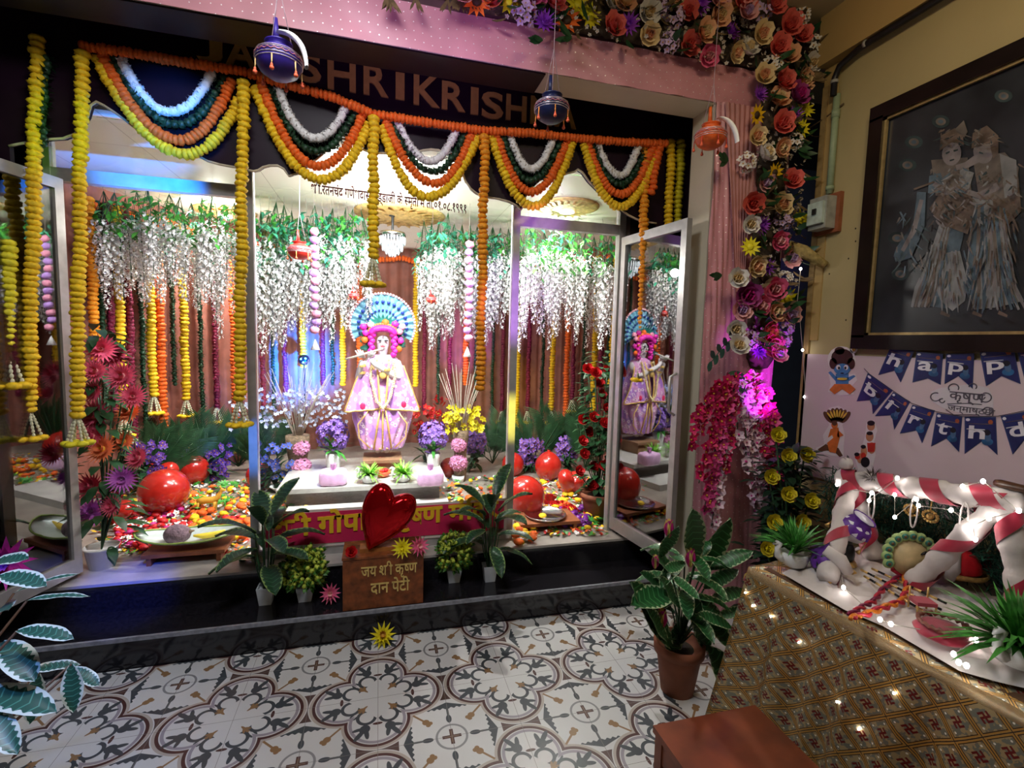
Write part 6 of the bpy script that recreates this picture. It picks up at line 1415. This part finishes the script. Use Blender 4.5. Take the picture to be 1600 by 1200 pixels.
# ================================================================ table with brocade cloth
ZT_ = .75
def brocade():
    m = bpy.data.materials.new('gold_brocade'); m.use_nodes = True; t = m.node_tree; bs = t.nodes['Principled BSDF']
    a_ = t.nodes.new('ShaderNodeAttribute'); a_.attribute_name = 'cloth'; sp_ = t.nodes.new('ShaderNodeSeparateXYZ'); t.links.new(a_.outputs['Vector'], sp_.inputs[0])
    U = E(t, sp_.outputs[0]); W = E(t, sp_.outputs[1]); s_ = .112
    a = ((U+W)/s_+50).frac(); b = ((U-W)/s_+50).frac(); p = a-.5; q = b-.5; M = p.abs().max(q.abs())
    nz = t.nodes.new('ShaderNodeTexNoise'); nz.inputs['Scale'].default_value = 60; t.links.new(a_.outputs['Vector'], nz.inputs['Vector']); N_ = E(t, nz.outputs[0])
    c = blend(t, (.42, .31, .15), (.24, .18, .10), N_.gt(.52)); c = blend(t, c, (.20, .20, .15), M.lt(.36)*N_.gt(.5))
    c = blend(t, c, (.030, .015, .01), between(M, .40, .425)); c = blend(t, c, (.50, .26, .05), between(M, .425, .48)); c = blend(t, c, (.035, .02, .01), M.gt(.485))
    k = .035; R_ = .17       # auspicious motif: cross with bent arms
    sw = p.abs().lt(k)*q.abs().lt(R_)+q.abs().lt(k)*p.abs().lt(R_)+between(p, 0, R_)*(q-R_+k).abs().lt(k)+between(p*-1, 0, R_)*(q+R_-k).abs().lt(k)+between(q*-1, 0, R_)*(p-R_+k).abs().lt(k)+between(q, 0, R_)*(p+R_-k).abs().lt(k)
    c = blend(t, c, (.16, .012, .01), sw.min(1.))
    sq = (hyp(p.abs()-.28, q.abs()-.28)).lt(.035); c = blend(t, c, (.9, .85, .7), sq)
    t.links.new(c, bs.inputs['Base Color']); bs.inputs['Metallic'].default_value = .35; bs.inputs['Roughness'].default_value = .38
    bp = t.nodes.new('ShaderNodeBump'); bp.inputs['Strength'].default_value = .35; bp.inputs['Distance'].default_value = .004; t.links.new(M.v, bp.inputs['Height']); t.links.new(bp.outputs[0], bs.inputs['Normal']); return m
BRO = brocade()
A_ = V((1.50, 1.66)); B_ = V((1.66, .30)); 
tb = thing('display_table', 'table against the right wall hidden under the gold brocade cloth', 'table', (2.0, 1.1, 0))
TW = mat('table_wood', (.12, .06, .03), .6, vary=.2)
tvs = [(1.54, 1.62), (1.70, .32), (2.37, .32), (2.37, 1.74)]
MB().add([(x-2, y-1.1, z) for z in (.70, .738) for x, y in tvs], [(3, 2, 1, 0), (4, 5, 6, 7), (0, 1, 5, 4), (1, 2, 6, 5), (2, 3, 7, 6), (3, 0, 4, 7)]).build('tabletop', TW, tb, False)
for x, y in ((1.6, 1.56), (1.74, .38), (2.32, .38), (2.32, 1.66)): MB().box((x-2-.025, y-1.1-.025, 0), (x-2+.025, y-1.1+.025, .70)).build('leg', TW, tb, False)
# cloth: a top sheet and a skirt that falls with folds, flaring a little at the floor
cm = MB(); cu = []
edge = []            # outline going wall-far -> far corner -> near corner
P0 = V((2.375, 1.78)); n1, n2 = 34, 70
for i in range(n1): edge.append(P0.lerp(A_, i/n1))
for i in range(n2+1): edge.append(A_.lerp(B_, i/n2))
arc = [0]
for i in range(1, len(edge)): arc.append(arc[-1]+(edge[i]-edge[i-1]).length)
cen = V((2.15, 1.05)); NT, NS = 6, 20
rows = []
for j in range(NT+NS+1):
    for i, e in enumerate(edge):
        if j <= NT:
            t = j/NT; p = V((2.375, e.y*.5+cen.y*.5)).lerp(e, t) if True else e; z = .744+.006*sin(p.x*21)*sin(p.y*17)-(.012 if j == NT else 0); cm.v.append((p.x, p.y, z)); cu.append((p.y*1., p.x*1., 0))
        else:
            s_ = (j-NT)/NS; nx = (e-cen).normalized(); k = min(1, s_*2.5)
            kc = max(0, 1-abs(arc[i]-(A_-P0).length)/.16)
            fl = .035*s_+.085*s_*kc+(.017*sin(arc[i]*24+1.3*sin(arc[i]*7))*k+.010*sin(arc[i]*47+s_*3)*k)*(1-.3*kc); q = e+V((nx.x, nx.y))*fl
            z = .732-(.732-.004)*s_; cm.v.append((q.x, q.y, z)); base = cu[NT*len(edge)+i]; cu.append((arc[i], -.73*s_-1.0, 0))
n = len(edge)
for j in range(NT): 
    for i in range(n): pass
for j in range(NT+NS):
    for i in range(n-1): cm.f.append((j*n+i, j*n+i+1, (j+1)*n+i+1, (j+1)*n+i)); cm.m.append(0)
me = cm.mesh('tablecloth', BRO); at_ = me.attributes.new('cloth', 'FLOAT_VECTOR', 'POINT'); at_.data.foreach_set('vector', [c for q in cu for c in q])
tag(link('tablecloth', me), 'gold brocade cloth with diamond checks draped over the table to the floor', 'tablecloth')
# little brown stool in front
st_w = mat('red_brown_wood', (.17, .040, .014), .38, vary=.35, scale=7)
g = thing('wooden_stool', 'red brown wooden stool with plain square top in the lower right', 'stool', (1.16, 1.08, 0))
MB().box((-.215, -.36, .275), (.22, .365, .30)).box((-.208, -.35, .268), (.212, .357, .275)).build('seat', st_w, g, False)
for x in (-.19, .19):
    for y in (-.33, .335): MB().box((x-.02, y-.02, 0), (x+.02, y+.02, .27)).build('leg', st_w, g, False)
MB().box((-.2, .325, .19), (.2, .345, .268)).box((-.205, -.33, .19), (-.19, .335, .268)).build('apron', st_w, g, False)
# cotton wool snow on the table
COT = mat('cotton_snow', (.56, .51, .49), .95, vary=.06, scale=14, bump=.5)
mb = MB()
cot = [at(*q, Z=.76) for q in ((1222, 893), (1260, 915), (1320, 950), (1380, 975), (1440, 1010), (1500, 1045), (1560, 1062), (1640, 1080))]
def cf(u, v):
    t = u*(len(cot)-1); i = min(len(cot)-2, int(t)); p = cot[i].lerp(cot[i+1], t-i); w = V((2.36, p.y+.16*(1-u), 0)); q = V((p.x, p.y, 0)).lerp(w, v); e = sin(pi*min(1, v*6)/2)
    return (q.x, q.y, .753+e*(.020+.014*sin(q.x*23+q.y*9)*sin(q.y*27)+.009*sin(q.x*61+3*sin(q.y*11))*sin(q.y*53)+.004*sin(q.x*120)*sin(q.y*130)))
mb.grid(cf, 110, 80); tag(mb.build('cotton_sheet', COT), 'lumpy white cotton wool sheet spread over the brocade on the table', 'cotton')
# ================================================================ things on the table
TZ = .785
def onT(px, py, z=TZ): q = at(px, py, Z=z); return V((q.x, q.y, z))
VEL = mat('crimson_velvet', (.36, .012, .04), .5, vary=.25, sheen=.4, scale=12); LACE = mat('gold_lace', (.65, .42, .14), .35, metal=.5, vary=.3, scale=80)
# cradle: two leaning pairs of posts and a cross bar wrapped in cotton and crimson ribbon
cr = thing('cradle_frame', 'cradle frame wrapped in white cotton and crimson ribbon with lights', 'cradle', (2.1, 1.3, TZ)); co = cr.location.copy()
L0 = at(1330, 752, Y=1.62); R0_ = at(1588, 768, X=L0.x-.0)
barL = V((L0.x, 1.62, L0.z)); barR = at(1572, 778, X=barL.x+.01)
def wrap(mb, rb, a, b, r, turns=5):
    N = max(24, turns*12); pts = [a.lerp(b, i/N) for i in range(N+1)]; mb.tube(pts, [r*(1+.12*sin(i*.9)+.06*sin(i*2.3)) for i in range(N+1)], 14)
    d = (b-a).normalized(); R = aim(d)
    def rf(u, v):
        q = 2*pi*turns*u; p = a.lerp(b, u)+d*(v-.5)*r*1.7; return p+R@V((cos(q), sin(q), 0))*r*1.17
    rb.grid(rf, turns*20, 3)
cot_, rib = MB(), MB()
lg = [onT(1292, 905), onT(1366, 872)]; rg = [onT(1490, 900), onT(1588, 905)]
rg[0] = V((barR.x-.05, barR.y+.22, TZ)); rg[1] = V((barR.x-.02, barR.y-.10, TZ)); 
wrap(cot_, rib, barL-co+V((0, .05, .0)), barR-co+V((0, -.05, 0)), .038, 4)
cot_.build('cross_bar', COT, cr); rib.build('ribbon', VEL, cr)
for a, b in ((barL, lg[0]), (barL, lg[1]), (barR, rg[0]), (barR, rg[1])):
    m1, m2 = MB(), MB(); wrap(m1, m2, a-co, b-co, .034, 2); m1.build('post', COT, cr); m2.build('ribbon', VEL, cr)
for px, py in ((1590, 762), (1455, 764)):
    q = at(px, py, X=barL.x)-co; MB().tube([q+V((0, .06, .0)), q+V((0, .045, .0)), q+V((0, -.05, .0)), q+V((0, -.06, 0))], [.010, .014, .012, .016], 10).build('wooden_finial', mat('dark_turned_wood', (.07, .03, .015), .35, vary=.3), cr)
for i in range(3):
    q = barL.lerp(barR, .24+.30*i)-co; MB().tube([q+V((-.04, .012*sin(a)*(1 if a < 6 else 0), -.085+.06*cos(a))) for a in [i_*6.283/18 for i_ in range(19)]], .0028, 6).build('cotton_loop', COT, cr)
# dark artificial pine behind the cradle
g = thing('pine_garland', 'dark green artificial pine mass behind the cradle', 'greenery', (2.27, 1.50, TZ)); mb = MB()
for i in range(5200):
    p = V((rnd(-.10, .08), rnd(-.62, .46), rnd(.0, .25))); mb.petal(p, (rnd(-1, .3), rnd(-1, 1), rnd(-.4, 1)), (0, 0, 1), .06, .014, -.2, .05, 1, .3)
mb.build('needles', mat('dark_pine', (.016, .075, .05), .5, vary=.5), g); MB().tube([(.03, -.55, .03), (.03, 0, .06), (.03, .42, .03)], .012, 6).build('wire_branch', DGRN, g)
# swan pots with grass
DG2 = mat('grass_green', (.06, .26, .04), .45, vary=.5)
q = onT(1240, 884, .765); g = thing('swan_pot_plant', 'grass plant in white double swan pot at the far corner of the table', 'plant', q, 'grass plants in white swan pots on the table'); swanpot(g, 1.0); g.rotation_euler = (0, 0, -.2)
mb = MB(); spiky(mb, (0, 0, .05), .15, 150, .11, .075, 1.1); mb.build('grass', DG2, g)
q = onT(1580, 1040, .77); g = thing('swan_pot_plant', 'large grass plant in white swan pot at the right edge of the photo', 'plant', V((q.x+.02, q.y, .77)), 'grass plants in white swan pots on the table'); swanpot(g, 1.15)
mb = MB(); spiky(mb, (0, 0, .05), .19, 170, .11, .085, .55); mb.build('grass', DG2, g)
# rose bush with yellow roses standing on the floor behind the table
g = thing('yellow_rose_bush', 'tall dark bush with yellow roses between the pillar and the table', 'plant', (2.10, 2.05, 0)); gp = g.location.copy(); lf = MB(); st = MB()
for px, py in ((1212, 680), (1228, 713), (1257, 711), (1228, 772), (1264, 782), (1206, 815), (1196, 856), (1250, 815), (1202, 745)):
    p = at(px, py, Y=rnd(1.95, 2.05))-gp; mb = MB(); rose(mb, (0, 0, 0), (-.3, -1, .3), .044); mb.build('yellow_rose', [mat('lemon_rose', (.62, .52, .03), .5, vary=.2), YEL2], g, True, p); st.tube([(0, 0, .1), V((p.x*.3, p.y*.3, p.z*.6)), p], .005, 5)
for i in range(700):
    z = rnd(.15, 1.12); o = V((rnd(-1, 1), rnd(-1, 1), rnd(-.2, .5))); w = rnd(.03, .16); lf.petal(V((0, .03, z))+V((o.x*w*1.1, o.y*w*.7, 0)), o, (0, 0, 1), .075, .04, -.3, .15, 3, .05)
lf.build('leaves', mat('bush_dark_leaf', (.012, .038, .018), .45, vary=.5), g); st.build('stems', DGRN, g); claypot(g, .12, .2)
# small decorated pots, plate, cushion, etc.
WBALL = mat('white_pot_glaze', (.72, .70, .76), .35, vary=.05); PURP = mat('purple_net_cover', (.10, .02, .25), .5, vary=.4, scale=40); BLKP = mat('black_green_pot', (.012, .02, .022), .3, vary=.3)
def minipot(label, loc, R, m, cover, tilt=0, tass=True):
    g = thing('decorated_pot', label, 'pot', loc, 'small decorated pots on the table'); g.rotation_euler = (tilt, tilt*.6, 0)
    MB().lathe([(R*.3, -R*.85), (R*.8, -R*.5), (R, 0), (R*.85, R*.5), (R*.5, R*.75), (R*.5, R*.9), (R*.65, R)], (0, 0, 0), 26).build('pot_body', m, g)
    MB().lathe([(R*1.02, -R*.05), (R*.92, R*.42), (R*.55, R*.78), (R*.72, R*1.04)], (0, 0, 0), 26, None, lambda q, z: .05*sin(9*q), False).build('net_cover', cover, g)
    if tass:
        for k in range(4):
            q = k*1.57+.5; mb = MB(); mb.tube([(R*cos(q), R*sin(q), 0), (R*1.12*cos(q), R*1.12*sin(q), -R*.8)], R*.03, 5); mb.lathe([(R*.04, 0), (R*.16, -R*.3), (.001, -R*.32)], (R*1.12*cos(q), R*1.12*sin(q), -R*.75), 8); mb.build('gold_bell', LACE, g)
    return g
q = at(1333, 826, Y=1.50); minipot('white pot with purple net cover hanging from the left of the cradle', q, .062, WBALL, PURP, .5)
MB_h = MB().tube([(0, 0, .05), (.0, .05, .2)], .002, 5)
q = onT(1292, 892); g = minipot('black pot with white cotton at the front left of the cotton sheet', q+V((0, 0, .04)), .06, BLKP, PURP, -.5)
f = MB(); f.tube([(-.02, -.05, .05), (.0, -.07, .0), (.01, -.06, -.05)], [.02, .026, .02], 10); f.build('cotton_wool', COT, g)
q = at(1322, 864, Y=1.52); g = thing('black_beaded_doll', 'dark beaded ornament hanging below the purple net pot', 'ornament', q); mb = MB(); mb.ball((0, 0, 0), (.035, .03, .05), 12, 8).ball((0, 0, .055), (.022, .022, .022), 10, 6); mb.build('dark_body', BLKP, g); MB().lathe([(.036, -.03), (.042, -.045), (.02, -.05)], (0, 0, 0), 14).build('gold_hem', LACE, g)
# peacock feather plate
q = onT(1420, 905); g = thing('peacock_plate', 'cream plate ringed with green peacock feather eyes standing on edge', 'ornament', q+V((.0, 0, .085)), None, -.5)
mb = MB(); Rq = Matrix.Rotation(radians(78), 3, 'X'); mb.lathe([(.001, -.004), (.068, -.004), (.072, .002), (.001, .004)], (0, 0, 0), 30, Rq); mb.build('disc', mat('cream_disc', (.55, .42, .22), .5), g)
mb = MB(); m2 = MB(); m3 = MB()
for i in range(13):
    a = radians(-25)+radians(225)*i/12; c = Rq@V((.082*cos(a), .082*sin(a), .006)); mb.ball(c, (.021, .008, .021), 10, 6); m2.ball(c+V((0, -.007, 0)), (.012, .004, .012), 8, 5); m3.ball(c+V((0, -.010, 0)), (.006, .003, .006), 8, 5)
mb.build('feather_rim', mat('pale_green_feather', (.30, .42, .16), .5, vary=.2), g); m2.build('feather_eye', mat('teal_eye', (.03, .16, .12), .4), g); m3.build('eye_centre', mat('gold_eye', (.10, .05, .02), .4), g)
# black swan
q = onT(1452, 905); g = thing('black_swan', 'black swan figurine in front of the peacock plate', 'figurine', q); BLK = mat('glossy_black', (.01, .009, .01), .15)
mb = MB(); mb.ball((.02, 0, .025), (.045, .022, .022), 14, 8); mb.tube([(-.015, 0, .03), (-.032, 0, .05), (-.03, 0, .075), (-.016, 0, .09), (-.02, 0, .108), (-.036, 0, .108), (-.055, 0, .102)], [.014, .010, .008, .008, .010, .008, .002], 10); mb.petal((.05, 0, .035), (1, 0, .6), (0, 0, 1), .05, .03, .4, .3, 3); mb.build('body', BLK, g)
# red cushion dish with white fur edge and little table leg
q = onT(1494, 905); g = thing('red_fur_hat', 'red satin mound with white fur edge and gold rim', 'cushion', q+V((0, 0, .02)), None, .3); mb = MB(); mb.grid(lambda u, v: (.085*sin(v*1.5)*cos(2*pi*u)*(1+.04*sin(9*2*pi*u)), .07*sin(v*1.5)*sin(2*pi*u), .02+.085*cos(v*1.5)), 32, 10, cu=True); mb.build('satin_dome', mat('red_satin', (.45, .012, .02), .3, vary=.2), g)
MB().lathe([(.03, .0), (.086, .008), (.092, .02), (.088, .028)], (0, 0, 0), 30, cap=False).build('gold_rim', LACE, g); mb = MB(); mb.tube([(-.08, .0, .0), (-.085, -.01, .04), (-.06, .0, .09), (-.02, .0, .115)], [.016, .022, .022, .012], 10); mb.build('fur_edge', COT, g); MB().tube([(0, 0, -.02), (0, 0, .01)], [.02, .008], 10).build('foot', LACE, g)
# bolster with turned end, red ribbon
q = onT(1545, 900); g = thing('bolster', 'white cylindrical bolster with dark turned wooden end', 'bolster', q+V((0, 0, .045)), None, -1.2); MB().tube([(-.08, 0, 0), (.09, 0, 0)], .042, 18).build('cushion', COT, g); mb = MB(); mb.tube([(-.085, 0, 0), (-.10, 0, 0), (-.105, 0, 0)], [.044, .040, .02], 20); mb.build('wooden_end', mat('dark_turned_wood', (.07, .03, .015), .35), g); MB().tube([(-.02, 0, 0), (.01, 0, 0)], .0435, 18).build('red_band', VEL, g)
# crimson velvet cap, red braids, gold anklets, gilded sticks
q = onT(1472, 992); g = thing('velvet_cap', 'crimson velvet cap with lace rim near the table edge', 'cap', q); mb = MB(); mb.lathe([(.068, 0), (.072, .010), (.058, .026), (.025, .032), (.001, .030)], (0, 0, 0), 32, None, lambda q_, z: .03*sin(7*q_)); mb.build('velvet_crown', VEL, g)
mb = MB(); N = 40; mb.tube([(.06*cos(2*pi*i/N)*(1+.05*(i % 2)), .06*sin(2*pi*i/N), .034+.008*(i % 2)) for i in range(N)], .006, 6, True); mb.build('lace_rim', mat('maroon_gold_lace', (.18, .06, .04), .4, vary=.4, scale=60), g)
def braid(label, pts, r, m1, m2):
    P = [onT(*q_) for q_ in pts]; o = P[0]; g = thing('tinsel_braid', label, 'braid', o, 'red tinsel braids')
    S_ = []
    for i in range(len(P)-1):
        for k in range(8): S_.append(P[i].lerp(P[i+1], k/8)-o)
    for s_, m in ((0, m1), (1, m2)):
        mb = MB(); mb.tube([p+V((r*cos(i*.9+pi*s_), r*sin(i*.9+pi*s_)*.6, .012+r*sin(i*.9+pi*s_)*.6)) for i, p in enumerate(S_)], r*.8, 6); mb.build('tinsel_strand', m, g)
RT = mat('red_tinsel', (.50, .02, .05), .35, metal=.3, vary=.3, scale=80); OT = mat('orange_tinsel', (.75, .22, .02), .35, metal=.3, vary=.3, scale=80); PT_ = mat('plum_tinsel', (.20, .01, .06), .35, metal=.3, vary=.3)
braid('orange and red tinsel braid looping down to the table edge', ((1412, 905), (1418, 925), (1408, 945), (1380, 955), (1345, 968), (1328, 972)), .008, OT, RT)
braid('plum and red tinsel braid left of the orange one', ((1405, 905), (1380, 925), (1365, 945), (1345, 955), (1325, 968)), .007, PT_, RT)
q = onT(1410, 900); g = thing('tinsel_bow', 'red and orange tinsel bow lying before the peacock plate', 'bow', q); mb = MB()
for s_ in (-1, 1): mb.tube([(0, 0, .01), (s_*.03, .02, .03), (s_*.055, 0, .03), (s_*.03, -.02, .012), (0, 0, .01)], .007, 7)
mb.build('loops', RT, g); mb = MB(); mb.petal((0, 0, .015), (1, -.2, .1), (0, 0, 1), .09, .05, .1, .2, 3); mb.petal((0, 0, .015), (.6, -.8, .1), (0, 0, 1), .07, .04, .1, .2, 3); mb.build('tails', VEL, g); mb = MB(); mb.ball((0, 0, .015), .012, 8, 6); mb.build('knot', OT, g)
for i, (a, b, lab) in enumerate((((1345, 895), (1470, 958), 'upper'), ((1350, 905), (1455, 968), 'middle'), ((1362, 893), (1478, 948), 'topmost'))):
    A = onT(*a); B = onT(*b); g = thing('gilded_stick', lab+' of the thin gold and black dance sticks on the cotton', 'stick', A, 'gilded sticks on the cotton'); mb = MB(); k = 10
    for j in range(k): mb.k = j % 2; mb.tube([(B-A)*(j/k)+V((0, 0, .012)), (B-A)*((j+1)/k)+V((0, 0, .012))], .0045, 7)
    mb.build('banded_rod', [LACE, BLK], g)
q = at(1432, 800, X=2.05); 
for dx, lab in ((-.02, 'left'), (.05, 'right')):
    g = thing('beaded_ornament', lab+' of two beaded gold ornaments hanging under the cradle bar', 'ornament', V((2.05, q.y-dx, q.z)), 'beaded gold ornaments'); mb = MB()
    for i in range(14): a = 2*pi*i/14; mb.ball((0, .026*cos(a), .020*sin(a)), .0065, 7, 5)
    mb.ball((0, 0, 0), (.012, .014, .012), 8, 6); mb.build('bead_ring', LACE, g); MB().tube([(0, 0, .02), (0, .0, .065)], .003, 5).build('bead_chain', LACE, g)
# gold chair of doll size
q = onT(1440, 955); g = thing('tiny_gold_throne', 'tiny gold framed seat with crimson cushion beside the velvet cap', 'toy seat', q, None, -.4)
MB().box((-.03, -.025, .028), (.03, .025, .04)).build('cushion', VEL, g, False)
for x in (-.028, .028):
    for y in (-.022, .022): MB().tube([(x, y, 0), (x, y, .03 if y < 0 else .075)], .003, 6).build('leg', LACE, g)
# furry white animal at the left end of the bar, and twig
q = barL+V((0, .03, .06)); g = thing('plush_calf', 'small white plush calf perched at the left end of the cradle bar', 'toy', q); mb = MB(); mb.tube([(.03, .03, .0), (0, 0, .008), (-.03, -.03, .02), (-.04, -.045, .035)], [.02, .028, .022, .014], 12); mb.build('body', COT, g); MB().petal((-.035, -.04, .04), (0, .5, 1), (-1, 0, 0), .02, .012, .1, .1, 2).petal((-.045, -.035, .04), (-1, .2, .5), (0, 0, 1), .02, .012, .1, .1, 2).build('ears', mat('grey_ear', (.12, .1, .1), .7), g)
q = barL+V((-.01, -.10, .07)); g = thing('twig_nest', 'small clump of dark feathery twigs on the cradle bar', 'twigs', q); mb = MB()
for i in range(120): mb.petal((0, 0, -.03), (rnd(-1, 1), rnd(-1, 1), rnd(0, 1)), (0, 0, 1), .055, .003, -.2, .05, 2, .2)
mb.build('twigs', mat('dark_twigs', (.06, .04, .035), .8, vary=.4), g)
# fairy lights
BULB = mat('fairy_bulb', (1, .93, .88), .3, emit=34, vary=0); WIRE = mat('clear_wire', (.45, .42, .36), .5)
def fairy(label, pts, r=.0065, bulbs=None, wire_m=WIRE):
    g = thing('fairy_lights', label, 'string lights', pts[0]); o = pts[0]
    MB().tube([p-o for p in pts], .0016, 5).build('wire', wire_m, g)
    for p in (bulbs or pts): mb = MB(); mb.ball((0, 0, 0), (r, r, r*1.3), 8, 6); mb.build('bulb', BULB, g, True, p-o)
    return g
fairy('fairy lights hanging down the door edge beside the pillar', [at(x, y, Y=2.30) for x, y in ((1251, 420), (1246, 470), (1250, 500), (1254, 547), (1258, 600), (1257, 620), (1263, 681), (1275, 720), (1300, 742))], .006, [at(x, y, Y=2.30) for x, y in ((1251, 420), (1254, 547), (1257, 620), (1263, 681))])
fb = [(1308, 757), (1330, 765), (1362, 770), (1402, 747), (1358, 782), (1398, 773), (1398, 808), (1432, 780), (1435, 790), (1486, 797), (1520, 820), (1524, 843), (1510, 826), (1545, 810), (1592, 798), (1536, 752), (1504, 760)]
fairy('fairy lights wound around the cradle frame', [at(x, y, X=barL.x-.05) for x, y in fb], .0065)
fairy('fairy lights lying along the table edge on the cotton', [onT(x, y, .80) for x, y in ((1308, 850), (1318, 918), (1375, 968), (1392, 975), (1500, 995), (1525, 1000), (1490, 1022), (1498, 1035), (1510, 1040))], .0065)
fairy('fairy lights tucked in the black pot and cradle post', [at(x, y, X=1.9) for x, y in ((1300, 852), (1302, 862), (1325, 905))], .006)
# peace lily like plant in clay pot by the table
q = at(1072, 1098, Z=0); g = thing('clay_pot_plant', 'broad leaved plant with pink buds in clay pot before the pillar', 'plant', (q.x+.01, q.y+.09, 0)); gp = g.location.copy(); claypot(g, .112, .245)
lf = LeafMB(); st = MB()
LV = [((1040, 1000), (1010, 960), .30), ((1050, 930), (990, 955), .3), ((1060, 900), (1012, 878), .2), ((1085, 880), (1080, 805), .3), ((1095, 900), (1138, 820), .3), ((1030, 870), (1060, 830), .2), ((1110, 940), (1160, 930), .3), ((1080, 930), (1100, 1010), .4), ((1105, 1010), (1155, 1100), .5), ((1110, 890), (1172, 870), .3), ((1060, 950), (1030, 910), .2), ((1045, 1010), (985, 925), .3),
      ((1090, 960), (1135, 985), .3), ((1070, 880), (1040, 900), .2), ((1055, 985), (1060, 1035), .3), ((1100, 920), (1150, 900), .25), ((1090, 870), (1110, 850), .2), ((1040, 925), (1000, 905), .2), ((1120, 965), (1165, 960), .2), ((1070, 960), (1048, 1030), .2), ((1050, 900), (1085, 940), .2), ((1095, 930), (1128, 1005), .3)]
for i, (a, b, cu_) in enumerate(LV):
    Y = gp.y-.02+rnd(-.12, .10); A = at(*a, Y=Y)-gp; B = at(*b, Y=Y-rnd(0, .12))-gp; d = B-A; L = d.length*1.12
    lf.blade(A, d+V((0, 0, .25*L)), (0, -.6, 1) if abs(d.z) < d.length*.8 else (0, -1, .2), L, max(.055, L*.36), cu_, wave=.003, cup=.1); st.tube([(0, 0, .22), V((A.x*.4, A.y*.5, max(.3, A.z*.75))), A], .004, 5)
for i in range(16):
    q_ = i*2.4; z = .35+.35*i/16; o = V((cos(q_), sin(q_), 0)); lf.blade(V((0, 0, z))+o*.03, o+V((0, 0, .5)), (0, 0, 1), .2, .07, 1.2, wave=.003)
lf.build('leaves', VAR3, g); st.build('stems', DGRN, g)
for px, py, r in ((1045, 826, .04), (1079, 872, .042), (1034, 967, .045), (1024, 878, .03), (1168, 905, .03)):
    p = at(px, py, Y=gp.y-.10)-gp; mb = MB()
    for k in range(6): mb.k = k % 2; mb.petal(p+V((0, 0, -r)), (cos(k*1.05)*.45, sin(k*1.05)*.45, 1), (cos(k*1.05+pi), sin(k*1.05+pi), .1), r*2, r*1.1, .25, .25, 4, .15)
    mb.build('pink_bud', [MAG, mat('bud_yellow', (.7, .55, .15), .5)], g)

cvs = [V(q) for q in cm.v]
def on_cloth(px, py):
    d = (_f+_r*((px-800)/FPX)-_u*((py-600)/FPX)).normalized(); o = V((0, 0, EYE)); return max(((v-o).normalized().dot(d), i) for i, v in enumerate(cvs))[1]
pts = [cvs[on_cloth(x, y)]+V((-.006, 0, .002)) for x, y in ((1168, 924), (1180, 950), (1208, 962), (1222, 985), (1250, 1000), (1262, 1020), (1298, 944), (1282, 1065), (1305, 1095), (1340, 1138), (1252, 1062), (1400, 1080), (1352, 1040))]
g = thing('fairy_lights', 'tiny glowing beads standing in for sequin glints on the front of the brocade cloth', 'string lights', pts[0])
for p in pts: mb = MB(); mb.ball((0, 0, 0), (.0034, .0034, .004), 8, 6); mb.build('bulb', BULB, g, True, p-pts[0])  # glowing balls stand in for sequins glinting on the cloth
# little stage lamp whose blue glow falls on the curtain
g = thing('stage_lamp', 'small stage lamp with blue lenses before the curtain left of the deity', 'lamp', (-.76, 5.55, 1.40)); bl = mat('blue_lens', (.04, .35, 1), .3, emit=40, vary=0)
MB().lathe([(.05, -.06), (.055, 0), (.05, .05), (.02, .07)], (0, 0, 0), 18, Matrix.Rotation(radians(90), 3, 'X')).build('lamp_can', BLK, g); mb = MB()
for x, z in ((-.02, .01), (.02, .015), (0, -.02)): mb.ball((x, -.062, z), .011, 8, 5)
mb.build('lens_cluster', bl, g); MB().tube([(0, 0, -.05), (0, 0, F0-1.40)], .008, 8).build('stand', BLK, g)
